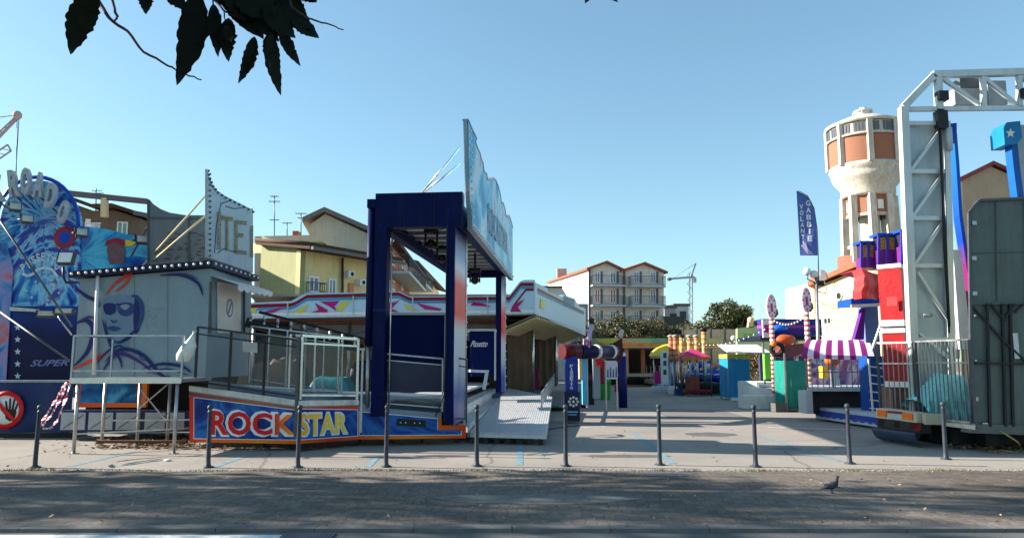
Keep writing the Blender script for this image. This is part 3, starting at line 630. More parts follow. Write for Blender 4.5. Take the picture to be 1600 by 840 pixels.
def crane_far():
    Y = 190.; root = thing('tower_crane', 'thin far tower crane standing right of the twin gabled house', 'crane', P(1080, 560, Y) * V((1, 1, 0)))
    WC = mat('pale_crane_paint', srgb(150, 165, 178), .5)
    m_ = MB(); a, b = P(1079.5, 560, Y), P(1079.5, 425, Y); a.z = 0
    for dx, dy in ((-.5, -.5), (.5, -.5), (.5, .5), (-.5, .5)): m_.bar(a + V((dx * .7, dy * .7, 0)), b + V((dx * .7, dy * .7, 0)), .13)
    n = 24
    for i in range(n): z0 = a.z + (b.z - a.z) * i / n; z1 = a.z + (b.z - a.z) * (i + 1) / n; s_ = 1 if i % 2 else -1; m_.bar(V((a.x - .5 * s_, a.y - .5, z0)), V((a.x + .5 * s_, a.y - .5, z1)), .12)
    m_.part('mast', WC, root)
    MB().bar(P(1042, 436, Y), P(1086, 433, Y), .35).bar(P(1048, 434.4, Y), P(1084, 431.5, Y), .2).part('jib', WC, root)
    MB().bar(P(1079, 434, Y), P(1087, 411, Y), .4).tube(P(1087, 411, Y), P(1050, 435, Y), .08, n=5).part('tower_head', WC, root)
    MB().box(P(1083, 436, Y).x, P(1087, 436, Y).x, Y - .8, Y + .8, P(1085, 441, Y).z, P(1085, 434, Y).z).part('counterweight', mat('concrete_block', (.4, .4, .38), .9), root)
    MB().box(P(1044, 437, Y).x, P(1048, 437, Y).x, Y - .8, Y + .8, P(1085, 438, Y).z, P(1085, 434, Y).z).part('trolley', DSTEEL, root)
crane_far()
for (px0, py0, px1, Y, col, lab) in ((1038, 481, 1056, 110, (150, 150, 152), 'small grey flat roofed block right of the twin gabled house'), (1054, 478, 1076, 118, (190, 188, 184), 'small pale flat roofed block left of the far crane')):
    root = thing('flat_roofed_house', lab, 'house', (P(px0, py0, Y).x, Y, 0))
    m_ = MB(); a, b = P(px0, py0, Y), P(px1, py0, Y); m_.box(a.x, b.x, Y, Y + 8, 0, a.z); m_.part('wall', plaster(lab, srgb(*col)), root)
    MB().box(a.x - .2, b.x + .2, Y - .2, Y + 8.2, a.z + .01, a.z + .4).part('roof_edge', mat('dark_parapet', srgb(90, 85, 80), .8), root)
    MB().box(a.x + .8, a.x + 1.8, Y - .05, Y + .1, a.z - 2, a.z - .8).part('window', DGLASS, root)
root = thing('shed', 'long dark roofed shed behind the trees at the far crane', 'shed', (P(1060, 500, 100).x, 100, 0))
a, b = P(1036, 494, 100), P(1082, 494, 100); MB().prism([(a.x, 100, 0), (b.x, 100, 0), (b.x, 100, b.z - 1), (b.x - 1.5, 100, b.z), (a.x, 100, a.z)], (0, 8, 0)).part('wall', mat('dark_cladding', srgb(70, 66, 66), .8), root)

# ================================================================== TREES
def leaf_mat(key, c1, c2, trans=.15):
    m = bpy.data.materials.new(key); m.use_nodes = True; n = m.node_tree.nodes; l = m.node_tree.links; b = n['Principled BSDF']
    b.inputs['Roughness'].default_value = .6
    g = n.new('ShaderNodeNewGeometry'); cr = n.new('ShaderNodeValToRGB'); e = cr.color_ramp.elements; e[0].color = (*c1, 1); e[1].color = (*c2, 1)
    l.new(g.outputs['Random Per Island'], cr.inputs[0]); l.new(cr.outputs[0], b.inputs['Base Color'])
    b.inputs['Subsurface Weight'].default_value = 0
    MATS[key] = m; return m
LEAF_OLIVE = leaf_mat('olive_leaves', (.05, .058, .022), (.12, .118, .05)); LEAF_DARK = leaf_mat('dark_green_leaves', (.028, .045, .016), (.075, .095, .035))
LEAF_SPR = leaf_mat('plane_leaves', (.03, .05, .018), (.07, .085, .03))
BARK = mat('bark', (.09, .07, .05), .95, var=.35, scale=6, bump=.8)
def leafball(mb, c, rx, ry, rz, n, size, hollow=.35):
    c = V(c)
    for _ in range(n):
        while True:
            d = V((random.uniform(-1, 1), random.uniform(-1, 1), random.uniform(-1, 1)))
            if hollow < d.length < 1: break
        lump = 1 + .35 * noise.noise(d * 2.2 + c)
        p = c + V((d.x * rx, d.y * ry, d.z * rz)) * lump
        a = V((random.gauss(0, 1), random.gauss(0, 1), random.gauss(0, .6))).normalized(); b = a.cross(V((random.gauss(0, 1), random.gauss(0, 1), random.gauss(0, 1)))).normalized()
        s_ = size * random.uniform(.6, 1.4)
        mb.face([p - a * s_, p + b * s_ * .5, p + a * s_, p - b * s_ * .5])
def tree(name, label, cat, base, h, clumps, leaf, size, n, group=None, trunk_r=.18):
    base = V(base); root = thing(name, label, cat, base, group)
    t = MB(); fork = base + V((0, 0, h * .4)); t.path([base, base + V((.05, .05, h * .2)), fork], trunk_r, 9, trunk_r * .7); t.part('trunk', BARK, root)
    lm = MB(); cr = MB()
    if name in ('olive_tree', 'round_tree', 'young_tree'):
        ex = []
        for (dx, dy, dz, rx, ry, rz) in clumps:
            for _ in range(5):
                d = V((random.gauss(0, 1), random.gauss(0, 1), random.gauss(0, .8))).normalized(); q = random.uniform(.3, .5)
                ex.append((dx + d.x * rx * .75, dy + d.y * ry * .75, dz + d.z * rz * .75, rx * q, ry * q, rz * q))
        clumps = [(a, b_, c_, d_ * .62, e_ * .62, f_ * .62) for a, b_, c_, d_, e_, f_ in clumps] + ex; n = n * 2.2
    for (dx, dy, dz, rx, ry, rz) in clumps:
        c_ = base + V((dx, dy, dz)); mid = fork.lerp(c_, .5) + V((0, 0, .15 * h * .2)); lm.path([fork, mid, c_], trunk_r * .5, 6, trunk_r * .1)
        for _ in range(4): e = c_ + V((random.uniform(-.7, .7) * rx, random.uniform(-.7, .7) * ry, random.uniform(-.6, .7) * rz)); lm.path([mid.lerp(c_, .6), e], trunk_r * .18, 5, .01)
        leafball(cr, c_, rx, ry, rz, int(n * rx * ry * rz), size)
    lm.part('limbs', BARK, root); cr.part('crown', leaf, root)
    return root
# row of olive-toned trees behind the fair
row = [(925, 515, 62), (948, 505, 66), (975, 500, 64), (1003, 497, 64), (1030, 500, 66), (1058, 508, 66), (1085, 505, 66), (1112, 500, 66)]
wher = ['beside the shop front of the football arch', 'left of the bent white post', 'below the left gable', 'below the valley between both gables', 'below the right gable', 'below the small flat roofed blocks', 'below the far tower crane', 'left of the big round tree']
for i, (px, py, Y) in enumerate(row):
    b = P(px, 560, Y); b.z = 0; top = P(px, py - 9, Y).z; r_ = random.uniform(1.5, 1.9); cz = top - r_ * .8
    tree('olive_tree', 'bushy olive green tree ' + wher[i], 'tree', b, cz, [(0, 0, cz, r_, r_, r_ * .8), (-1.2, .5, cz - .7, 1.3, 1.3, 1.1), (1.2, -.3, cz - .8, 1.3, 1.3, 1.1), (.2, -.6, cz - 1.4, 1.6, 1.2, 1.1)], LEAF_OLIVE, .11, 420, 'trees in a row behind the fair', .14)
b = P(1147, 560, 66); b.z = 0
tree('round_tree', 'large round dark green tree standing above the concrete fence', 'tree', b, 6, [(0, 0, 5.4, 2.1, 2.1, 1.8), (-1.7, 0, 4.4, 1.5, 1.6, 1.3), (1.7, 0, 4.6, 1.5, 1.6, 1.4), (.6, -.8, 5.9, 1.4, 1.4, 1.2), (-2.4, -.3, 3.6, 1.1, 1.2, 1.0), (2.5, 0, 3.7, 1.0, 1.2, 1.1), (0, -1, 3.6, 2.2, 1.4, 1.2), (-.8, 0, 6.3, 1.2, 1.2, .8)], LEAF_DARK, .12, 420, None, .25)
b = P(1090, 560, 58); b.z = 0
tree('young_tree', 'young olive green tree between the far crane and the big round tree', 'tree', b, 3.6, [(0, 0, 3.3, 1.1, 1.1, .9), (-.8, 0, 2.7, .9, .9, .8), (.9, 0, 2.7, .9, .9, .8)], LEAF_OLIVE, .15, 220, None, .1)
b = P(1190, 590, 36); b.z = 0
tree('shrub', 'rusty green bush between the teal wrapped kiosk and the white steps', 'shrub', b, 1.4, [(0, 0, 1.2, .8, .7, 1.1), (-.3, 0, 1.7, .6, .6, .7), (.4, .1, 1.5, .6, .5, .6)], leaf_mat('rusty_leaves', (.10, .10, .03), (.22, .12, .05)), .07, 2600, None, .05)

# street trees left of the pavement, outside the frame: they shade the foreground
for i, (x, y, z0_, z1_, rr) in enumerate(((-14.2, 12.2, 4.6, 13.0, 2.5), (-20.6, 12.0, 4.6, 12.4, 2.7), (-27.5, 12.2, 5.0, 12.6, 2.6), (-15.4, 8.8, 5.4, 12.6, 2.3), (-23.0, 8.9, 5.0, 12.2, 2.5))):
    cl = []; nl = 17
    for k in range(nl):
        t = (k + .5) / nl; a_ = k * 2.4; env = rr * (.55 + .45 * math.sin(math.pi * min(1, t * 1.15))); q = env * (.25 + .55 * ((k * .618) % 1))
        cl.append((math.cos(a_) * q, math.sin(a_) * q * .8, z0_ + (z1_ - z0_) * t + random.uniform(-.3, .3), random.uniform(.9, 1.3), random.uniform(.7, 1.0), random.uniform(.5, .75)))
    tree('street_tree', 'tall broad leaved street tree on the pavement left of the view, ' + ['nearest the bollards', 'second along the bollards', 'farthest along the bollards', 'nearest over the kerb', 'farther over the kerb'][i], 'tree', (x, y, 0), z1_, cl, LEAF_SPR, .16, 150, 'street trees on the pavement', .24)

# ---- sprig of serrated leaves hanging into the top left of the view
def sprig():
    Y = 1.35; root = thing('overhanging_tree', 'tree with dark serrated leaves hanging into the top left of the view', 'tree', (-2.6, -.9, 0))
    MB().path([(-2.6, -.9, 0), (-2.62, -.85, 1.5), (-2.5, -.7, 3.0), (-2.3, -.4, 4.4)], .16, 12, .09).part('trunk', BARK, root)
    hub = P(300, -90, Y)
    MB().path([(-2.5, -.7, 3.0), (-1.9, .1, 3.1), (-1.2, .8, 2.75), hub, P(440, -60, Y)], .04, 8, .006).part('branch', BARK, root)
    cr = MB(); leafball(cr, (-2.6, -1.6, 4.8), 2.2, 1.5, 1.5, 2200, .08); cr.part('crown', LEAF_SPR, root)
    TW = mat('twig', (.045, .03, .035), .8, var=.3, scale=40)
    def tw(pts, r=.0022, r2=.001):
        q = [P(*p, Y + random.uniform(-.01, .01)) for p in pts]; fine = []
        for i in range(len(q) - 1):
            for k in range(4): t = k / 4; fine.append(q[i].lerp(q[i + 1], t) + V((random.gauss(0, .0007), 0, random.gauss(0, .0007))))
        fine.append(q[-1]); MB().path(fine, r, 6, r2).part('twig', TW, root)
    tw([(150, -90), (153, 0), (170, 28), (200, 50), (225, 82), (262, 102), (290, 117), (315, 125)], .004, .0012)
    tw([(173, -60), (175, 0), (184, 26), (177, 34)], .003, .0022)
    tw([(325, -60), (335, 0), (350, 18), (378, 29)], .003, .0015); tw([(440, -60), (455, 10), (478, 28), (510, 37), (537, 47)], .003, .001)
    tw([(300, -90), (330, -20), (333, 8)], .003, .0015); tw([(940, -60), (935, -20), (945, -10)], .003, .0015); tw([(350, 20), (352, 32)], .0015, .001)
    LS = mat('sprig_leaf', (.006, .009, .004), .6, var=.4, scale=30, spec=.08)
    def leaf(b, t, wd, y=Y, curve=0., seed=1, asym=1.0):
        rnd = random.Random(seed); n = 22; m_ = MB(); mid = []; lf = []; rt = []
        B, T = V((b[0], b[1])), V((t[0], t[1])); D = (T - B); L = D.length; d = D / L; s_ = V((-d.y, d.x))
        for i in range(n + 1):
            u = i / n; prof = (math.sin(math.pi * min(1, u ** .78)) ** .85) * (1 if u < .97 else .4) * (1 - .15 * u)
            tooth = (1 + .11 * ((i % 3) / 2 - .5) + rnd.uniform(-.07, .07)) if 3 < i < n - 1 else 1; asy = rnd.uniform(.88, 1.1)
            c_ = B + D * u + s_ * curve * math.sin(math.pi * u) * L
            mid.append((c_, u)); lf.append(c_ + s_ * wd / 2 * prof * tooth); rt.append(c_ - s_ * wd / 2 * prof * (2 - tooth) * asy)
        yo = lambda u: y + .02 * math.sin(2.2 * u + seed)
        Pm = [P(c_.x, c_.y, yo(u)) for c_, u in mid]; Pll = [P(q.x, q.y, yo(i / n) - .012) for i, q in enumerate(lf)]; Pr = [P(q.x, q.y, yo(i / n) + .010) for i, q in enumerate(rt)]
        for i in range(n): m_.face([Pm[i], Pm[i + 1], Pll[i + 1], Pll[i]]); m_.face([Pm[i + 1], Pm[i], Pr[i], Pr[i + 1]])
        m_.part('leaf', LS, root)
    L = [((148, -14), (110, 86), 52, .04), ((228, -22), (228, 23), 27, 0), ((308, -14), (276, 134), 52, -.05), ((333, 6), (341, 90), 25, .0),
         ((357, 28), (357, 97), 30, .03), ((262, -25), (288, 16), 34, 0), ((350, -20), (392, 52), 34, 0), ((380, -22), (412, 62), 40, 0.05), ((400, -25), (440, 60), 44, 0), ((430, -20), (498, 57), 34, .05),
         ((398, 57), (372, 131), 24, -.05), ((423, 52), (439, 150), 26, .04), ((437, 44), (470, 104), 20, .03), ((440, 0), (480, 26), 36, 0), ((445, -25), (500, -2), 34, 0), ((420, 52), (422, 108), 22, 0), ((350, 40), (362, 66), 18, 0),
         ((368, -12), (425, 30), 40, 0), ((470, -20), (495, 4), 30, 0), ((395, 20), (448, 48), 34, 0), ((412, 10), (462, 60), 34, 0), ((455, 28), (499, 60), 24, 0),
         ((360, -30), (385, 34), 40, .03), ((385, -30), (432, 44), 44, -.03), ((410, -30), (470, 30), 42, .02), ((335, -25), (372, 22), 30, 0), ((425, 20), (484, 44), 30, -.04), ((395, -5), (436, 66), 36, .05), ((372, 10), (412, 60), 30, .02),
         ((928, -22), (914, 6), 14, 0), ((940, -18), (966, 4), 12, 0)]
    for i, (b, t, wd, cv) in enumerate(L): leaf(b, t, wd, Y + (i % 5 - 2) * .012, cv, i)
sprig()

# ================================================================== BOLLARDS
def bollard_proto():
    p = G(465, 730); root = thing('bollard', 'x', 'bollard', p, 'bollards along the edge of the pavement')
    BM = mat('bollard_paint', srgb(58, 64, 74), .5, .1, var=.3, scale=9, dirt=.3)
    pr = [(.052, 0), (.052, .03), (.04, .05), (.036, .12), (.031, .86), (.036, .87), (.036, .89), (.022, .90), (.02, .915)]
    MB().lathe(p, pr, 16).part('post', BM, root)
    MB().lathe(p, [(.09, 0.004), (.09, .018), (.05, .02)], 18).part('base_collar', BM, root)
    MB().lathe(p, [(.018, .905)] + [(.044 * math.sin(t), .948 - .044 * math.cos(t)) for t in [R(25 + i * 15.5) for i in range(11)]], 16).part('ball_finial', BM, root)
    return root
bp = bollard_proto()
BL = [(465, 730, 'bollard standing before the K of the red lettering'), (54, 730, 'leftmost bollard, before the no entry hand sign'), (325, 730, 'bollard standing before the first R of the red lettering'), (603, 729, 'bollard before the navy curtain of the portal'),
      (745, 728, 'bollard beside the near right leg of the portal'), (884, 728, 'bollard before the vertical blue lettered post'), (1031, 726, 'bollard in the open lane, behind the access cover'), (1181, 729, 'bollard in line with the teal wrapped kiosk'), (1328, 724, 'bollard before the blue skirted trailer'), (1478, 717, 'rightmost bollard, before the barred fence and cyan cover')]
for i, (px, py, lab) in enumerate(BL):
    o = bp if i == 0 else dup(bp, G(px, py)); o['label'] = lab; o.rotation_euler = (random.uniform(-.012, .012), random.uniform(-.012, .012), i)

# ================================================================== ROCKSTAR PLATFORM
def rockstar():
    zb = .14
    pts = [G(296, 690, zb), G(465, 693, zb), G(560, 686, zb), G(728, 684, zb)]
    root = thing('ride_platform', 'steel ride platform with a blue and red board lettered ROCKSTAR', 'ride platform', (pts[1].x, pts[1].y, 0))
    segs = [Pl(pts[i], pts[i + 1]) for i in range(3)]
    tops = [((296, 612), (465, 636)), ((465, 636), (560, 633)), ((560, 636), (728, 655))]
    BBD = airbrush_mat('board_blue', [srgb(8, 36, 104), srgb(16, 62, 140), srgb(40, 100, 170), srgb(12, 48, 122)], 1.1, 2.2); ORR = ramp_mat('red_orange_band', [(0, srgb(205, 38, 22)), (.25, srgb(240, 130, 30)), (.5, srgb(205, 38, 22)), (.75, srgb(238, 130, 34)), (1, srgb(205, 38, 22))], 0, -6.3, -.7, .45)
    m_ = MB()
    outl = [[(296, 690), (296, 612), (465, 636), (465, 693)], [(465, 693), (465, 636), (560, 633), (560, 686)], [(560, 686), (560, 636), (690, 646), (690, 664), (728, 664), (728, 684)]]
    for s_, o in zip(segs, outl): m_.prism([s_(*p) for p in o], -s_.n * .05)
    bd = m_.part('front_board', ORR, root)
    inner = [[(304, 684), (304, 621), (465, 641), (465, 686)], [(465, 686), (465, 641), (474, 639), (558, 640), (558, 680)], [(562, 679), (562, 643), (683, 654), (683, 671), (720, 671), (720, 678)]]
    mw, mi_ = MB(), MB()
    for s_, o in zip(segs, inner):
        c_ = (sum(p[0] for p in o) / len(o), sum(p[1] for p in o) / len(o))
        mw.prism([s_(p[0] + (1.2 if p[0] > c_[0] else -1.2) * (p[0] not in (465,)), p[1] + (1.2 if p[1] > c_[1] else -1.2), .003) for p in o], s_.n * .003)
        mi_.prism([s_(*p, .009) for p in o], s_.n * .003)
    mw.part('white_border', WHITE, bd); mi_.part('blue_field', BBD, bd)
    # lettering: white backing then red / orange letters, perspective-true on the two board faces
    LG = ramp_mat('letter_red_gold', [(0, srgb(196, 24, 30)), (.52, srgb(205, 30, 30)), (.62, srgb(235, 130, 40)), (.8, srgb(240, 190, 60)), (1, srgb(236, 205, 90))], 0, segs[0](325, 650).x, segs[1](545, 650).x, .4)
    def word(t, pl, bl, br, tl, tr, off, thick, nm, m):
        q = MB(); add_text(q, t, pl(*bl), pl(*br), pl(*tl), off, pl.n, thick, .003, tr=pl(*tr), spacing=1.04); q.part(nm, m, bd)
    for thick, off, nm, m, g in ((.075, .016, 'letter_backing', WHITE, 3.2), (.028, .024, 'lettering', LG, 0)):
        word('ROCK', segs[0], (330 - g, 679 + g), (462 + (0 if g else 0), 679 + g), (330 - g, 640 - g), (462, 647 - g), off, thick, nm, m)
        word('STAR', segs[1], (467, 680 + g), (541 + g, 675 + g), (467, 646 - g), (541 + g, 645 - g), off, thick, nm, m)
    s3 = segs[2]; q = MB().prism([s3(620, 664, .012), s3(665, 666, .012), s3(665, 656, .012), s3(620, 653, .012)], s3.n * .02).part('lamp_strip', BLACK, root)
    q2 = MB()
    for px in (626, 634, 648, 656): q2.ball(s3(px, 659.5 + (px - 626) * .03, .04), .022, 8)
    q2.part('lamps', CHROME, q)
    # deck: sloping steel floor
    DECK = mat('checker_plate', srgb(118, 132, 146), .38, .55, var=.12, scale=7, bump=.4)
    def topz(i, px, py): return segs[i](px, py)
    T = [segs[0](296, 610), segs[0](465, 634), segs[1](560, 632), segs[2](560, 634), segs[2](690, 645), segs[2](728, 663)]
    Yb = 18.5
    d = MB()
    back = [V((T[0].x - .3, Yb, T[0].z)), V((T[1].x, Yb, T[1].z + .12)), V((T[2].x, Yb, T[2].z + .12)), V((T[4].x + .0, Yb, T[2].z + .05))]
    d.prism([T[0], T[1], back[1], back[0]], (0, 0, -.12)); d.prism([T[1] + V((0.002, 0, 0)), T[2], back[2], back[1] + V((.002, 0, 0))], (0, 0, -.12)); d.prism([T[3] + V((.002, 0, 0)), T[4], back[3], back[2] + V((.002, 0, 0))], (0, 0, -.12))
    d.part('deck', DECK, root)
    lip = MB()
    for (a, b, sg) in ((T[0], T[1], segs[0]), (T[1], T[2], segs[1])): lip.prism([a + sg.n * .02, b + sg.n * .02, b + sg.n * .02 + V((0, 0, .10)), a + sg.n * .02 + V((0, 0, .10))], -sg.n * .10)
    lip.part('deck_lip', STEEL, root)
    # raised inner kerb strip, catches the light
    k = MB()
    off = V((0, .9, 0)); k.prism([T[0] + off, T[1] + off, T[1] + off + V((0, 0, .16)), T[0] + off + V((0, 0, .16))], (0, .3, 0)); k.prism([T[1] + off + V((.002, 0, 0)), T[2] + off, T[2] + off + V((0, 0, .16)), T[1] + off + V((.002, 0, .16))], (0, .3, 0))
    k.part('inner_step', DECK, root)
    # legs
    for px in (310, 400, 465, 560, 610, 660, 715):
        i = 0 if px < 465 else 1 if px < 560 else 2; p = segs[i](px, 680, -.35); MB().tube((p.x, p.y, 0), (p.x, p.y, .7), .03).box(p.x - .1, p.x + .1, p.y - .1, p.y + .1, 0, .02).part('leg', DSTEEL, root)
    x0, x1 = T[0].x, T[5].x
    MB().box(x0 + .05, x1 - .1, 16.2, 16.3, .12, .8).part('chassis_beam', DSTEEL, root)
    MB().prism([segs[0](300, 612, -.12), segs[1](465, 634, -.12), segs[1](465, 690, -.12), segs[0](300, 690, -.12)], (0, .02, 0)) 
    return root, segs, T
rs_root, RSEG, RT = rockstar()

def glass_rail(name, label, A, B, h, post=DSTEEL, n=2, glass=True, mid=True, pr=.02, bottom=.08, gapglass=0.12):
    A, B = V(A), V(B); root = thing(name, label, 'railing', A * 1, 'railings on the ride platform'); up = V((0, 0, h))
    r_ = MB().bar(A + up, B + up, pr * 2).bar(A + V((0, 0, bottom)), B + V((0, 0, bottom)), pr * 1.6)
    if mid: r_.bar(A + up * .88, B + up * .88, pr * 1.4)
    r_.part('rail', post, root)
    for i in range(n + 1): p = A.lerp(B, i / n); MB().bar(p, p + up, pr * 2).part('post', post, root)
    if glass:
        d = (B - A).normalized(); nn = V((d.y, -d.x, 0)) * .006
        for i in range(n):
            p, q = A.lerp(B, i / n) + d * pr * 1.5, A.lerp(B, (i + 1) / n) - d * pr * 1.5
            MB().prism([p + V((0, 0, bottom + .04)), q + V((0, 0, bottom + .04)), q + V((0, 0, h * .86)), p + V((0, 0, h * .86))], nn).part('glass_pane', GLASS, root)
    return root
T = RT
a = T[0] + V((.06, .1, .1)); b = T[1] + V((-.02, .1, .1)); ha = 1.12
glass_rail('glass_railing', 'dark framed glass railing above the red lettering', a, b, 1.15, BLACKM, 3)
glass_rail('glass_railing', 'bright framed glass railing above the yellow lettering', T[1] + V((.02, .12, .12)), T[2] + V((-.05, .1, .1)), 1.22, CHROME, 1, pr=.024)
glass_rail('glass_railing', 'bright glass railing set behind the bright front one', T[1] + V((-.62, 1.5, .12)), T[2] + V((-.8, 1.6, .1)), 1.3, CHROME, 2, pr=.02)
glass_rail('glass_railing', 'inner glass railing with slim bright posts behind the dark railing', T[0] + V((.5, 1.9, .1)), T[1] + V((.4, 1.9, .12)), 1.25, STEEL, 5, pr=.014)
glass_rail('glass_railing', 'glass railing before the navy curtain of the portal', T[3] + V((.15, .12, .0)), T[4] + V((.0, .12, .02)), 1.08, STEEL, 1, pr=.016)
glass_rail('glass_railing', 'short glass railing at the right leg of the portal', T[4] + V((.06, .1, -.15)), T[5] + V((-.0, .1, .02)), 1.3, DSTEEL, 1, pr=.02)
# two stout posts at the joints of the railings
for px, lab in ((465, 'dark stout post where the two railings meet at the board corner'), (566, 'slim steel post left of the portal curtain')):
    p = P(px, 600, 14.1 if px == 465 else 15.0); z0 = .3
    root = thing('steel_post', lab, 'post', (p.x, p.y - .02, z0)); MB().bar((p.x, p.y - .02, z0), (p.x, p.y - .02, P(px, 524 if px == 465 else 545, p.y).z), .055 if px == 465 else .04).part('shaft', DSTEEL if px == 465 else STEEL, root)
    MB().box(p.x - .05, p.x + .05, p.y - .07, p.y + .03, P(px, 526 if px == 465 else 547, p.y).z, P(px, 524 if px == 465 else 545, p.y).z + .02).part('cap', STEEL, root)
# hanging notice on the railing and a plastic bag
q = RSEG[0]; root = thing('notice_board', 'blank pale notice hung on the dark glass railing', 'notice', q(390, 550, -.1))
MB().prism([q(377, 549, -.06), q(400, 551, -.06), q(400, 535, -.06), q(377, 533, -.06)], q.n * .01).part('panel', mat('faded_sign', (.34, .35, .33), .7, var=.2), root)
m_ = MB(); c_ = P(293, 545, 14.15)
prof = [(.001, -.24), (.12, -.22), (.16, -.1), (.13, .06), (.06, .2), (.02, .3), (.05, .34)]
k0 = len(m_.v); m_.lathe(c_, prof, 18)
for i in range(k0, len(m_.v)):
    x, y, z = m_.v[i]; j = .025 * noise.noise(V((x * 14, y * 14, z * 10))); lean = (z - c_.z) * .35; m_.v[i] = (x + j + lean, y + j, z)
root = thing('plastic_bag', 'knotted white plastic bag with a green patch hanging on the railing', 'bag', c_ + V((0, 0, -.24))); m_.part('bag', mat('bag_film', (.66, .66, .6), .4, var=.15, scale=8), root)
MB().ball(c_ + V((-.04, -.11, -.12)), .07, 10, (1, .55, .6)).part('green_contents', mat('bag_green', srgb(60, 140, 110), .5), root); MB().ball(c_ + V((.03, -.10, .03)), .03, 8, (1, .6, 1)).part('red_contents', RED, root)

# dark lamp beam sloping above the railings
root = thing('lamp_beam', 'long black sloping beam carrying small lamps over the railings', 'light beam', P(385, 520, 18))
m_ = MB(); A, B = P(384, 503, 17.6), P(566, 545, 18.6); m_.bar(A, B, .16, .22); m_.part('beam', BLACKM, root)
m_ = MB(); m_.bar(A + V((.1, .6, .28)), B + V((0, .6, .24)), .07); m_.part('rear_tube', BLACKM, root)
for i in range(9):
    p = A.lerp(B, (i + .5) / 9) + V((0, -.12, .12)); MB().tube(p, p + V((0, -.02, .14)), .03).ball(p + V((0, -.03, -.05)), .04, 8).part('lamp', CHROME, root)

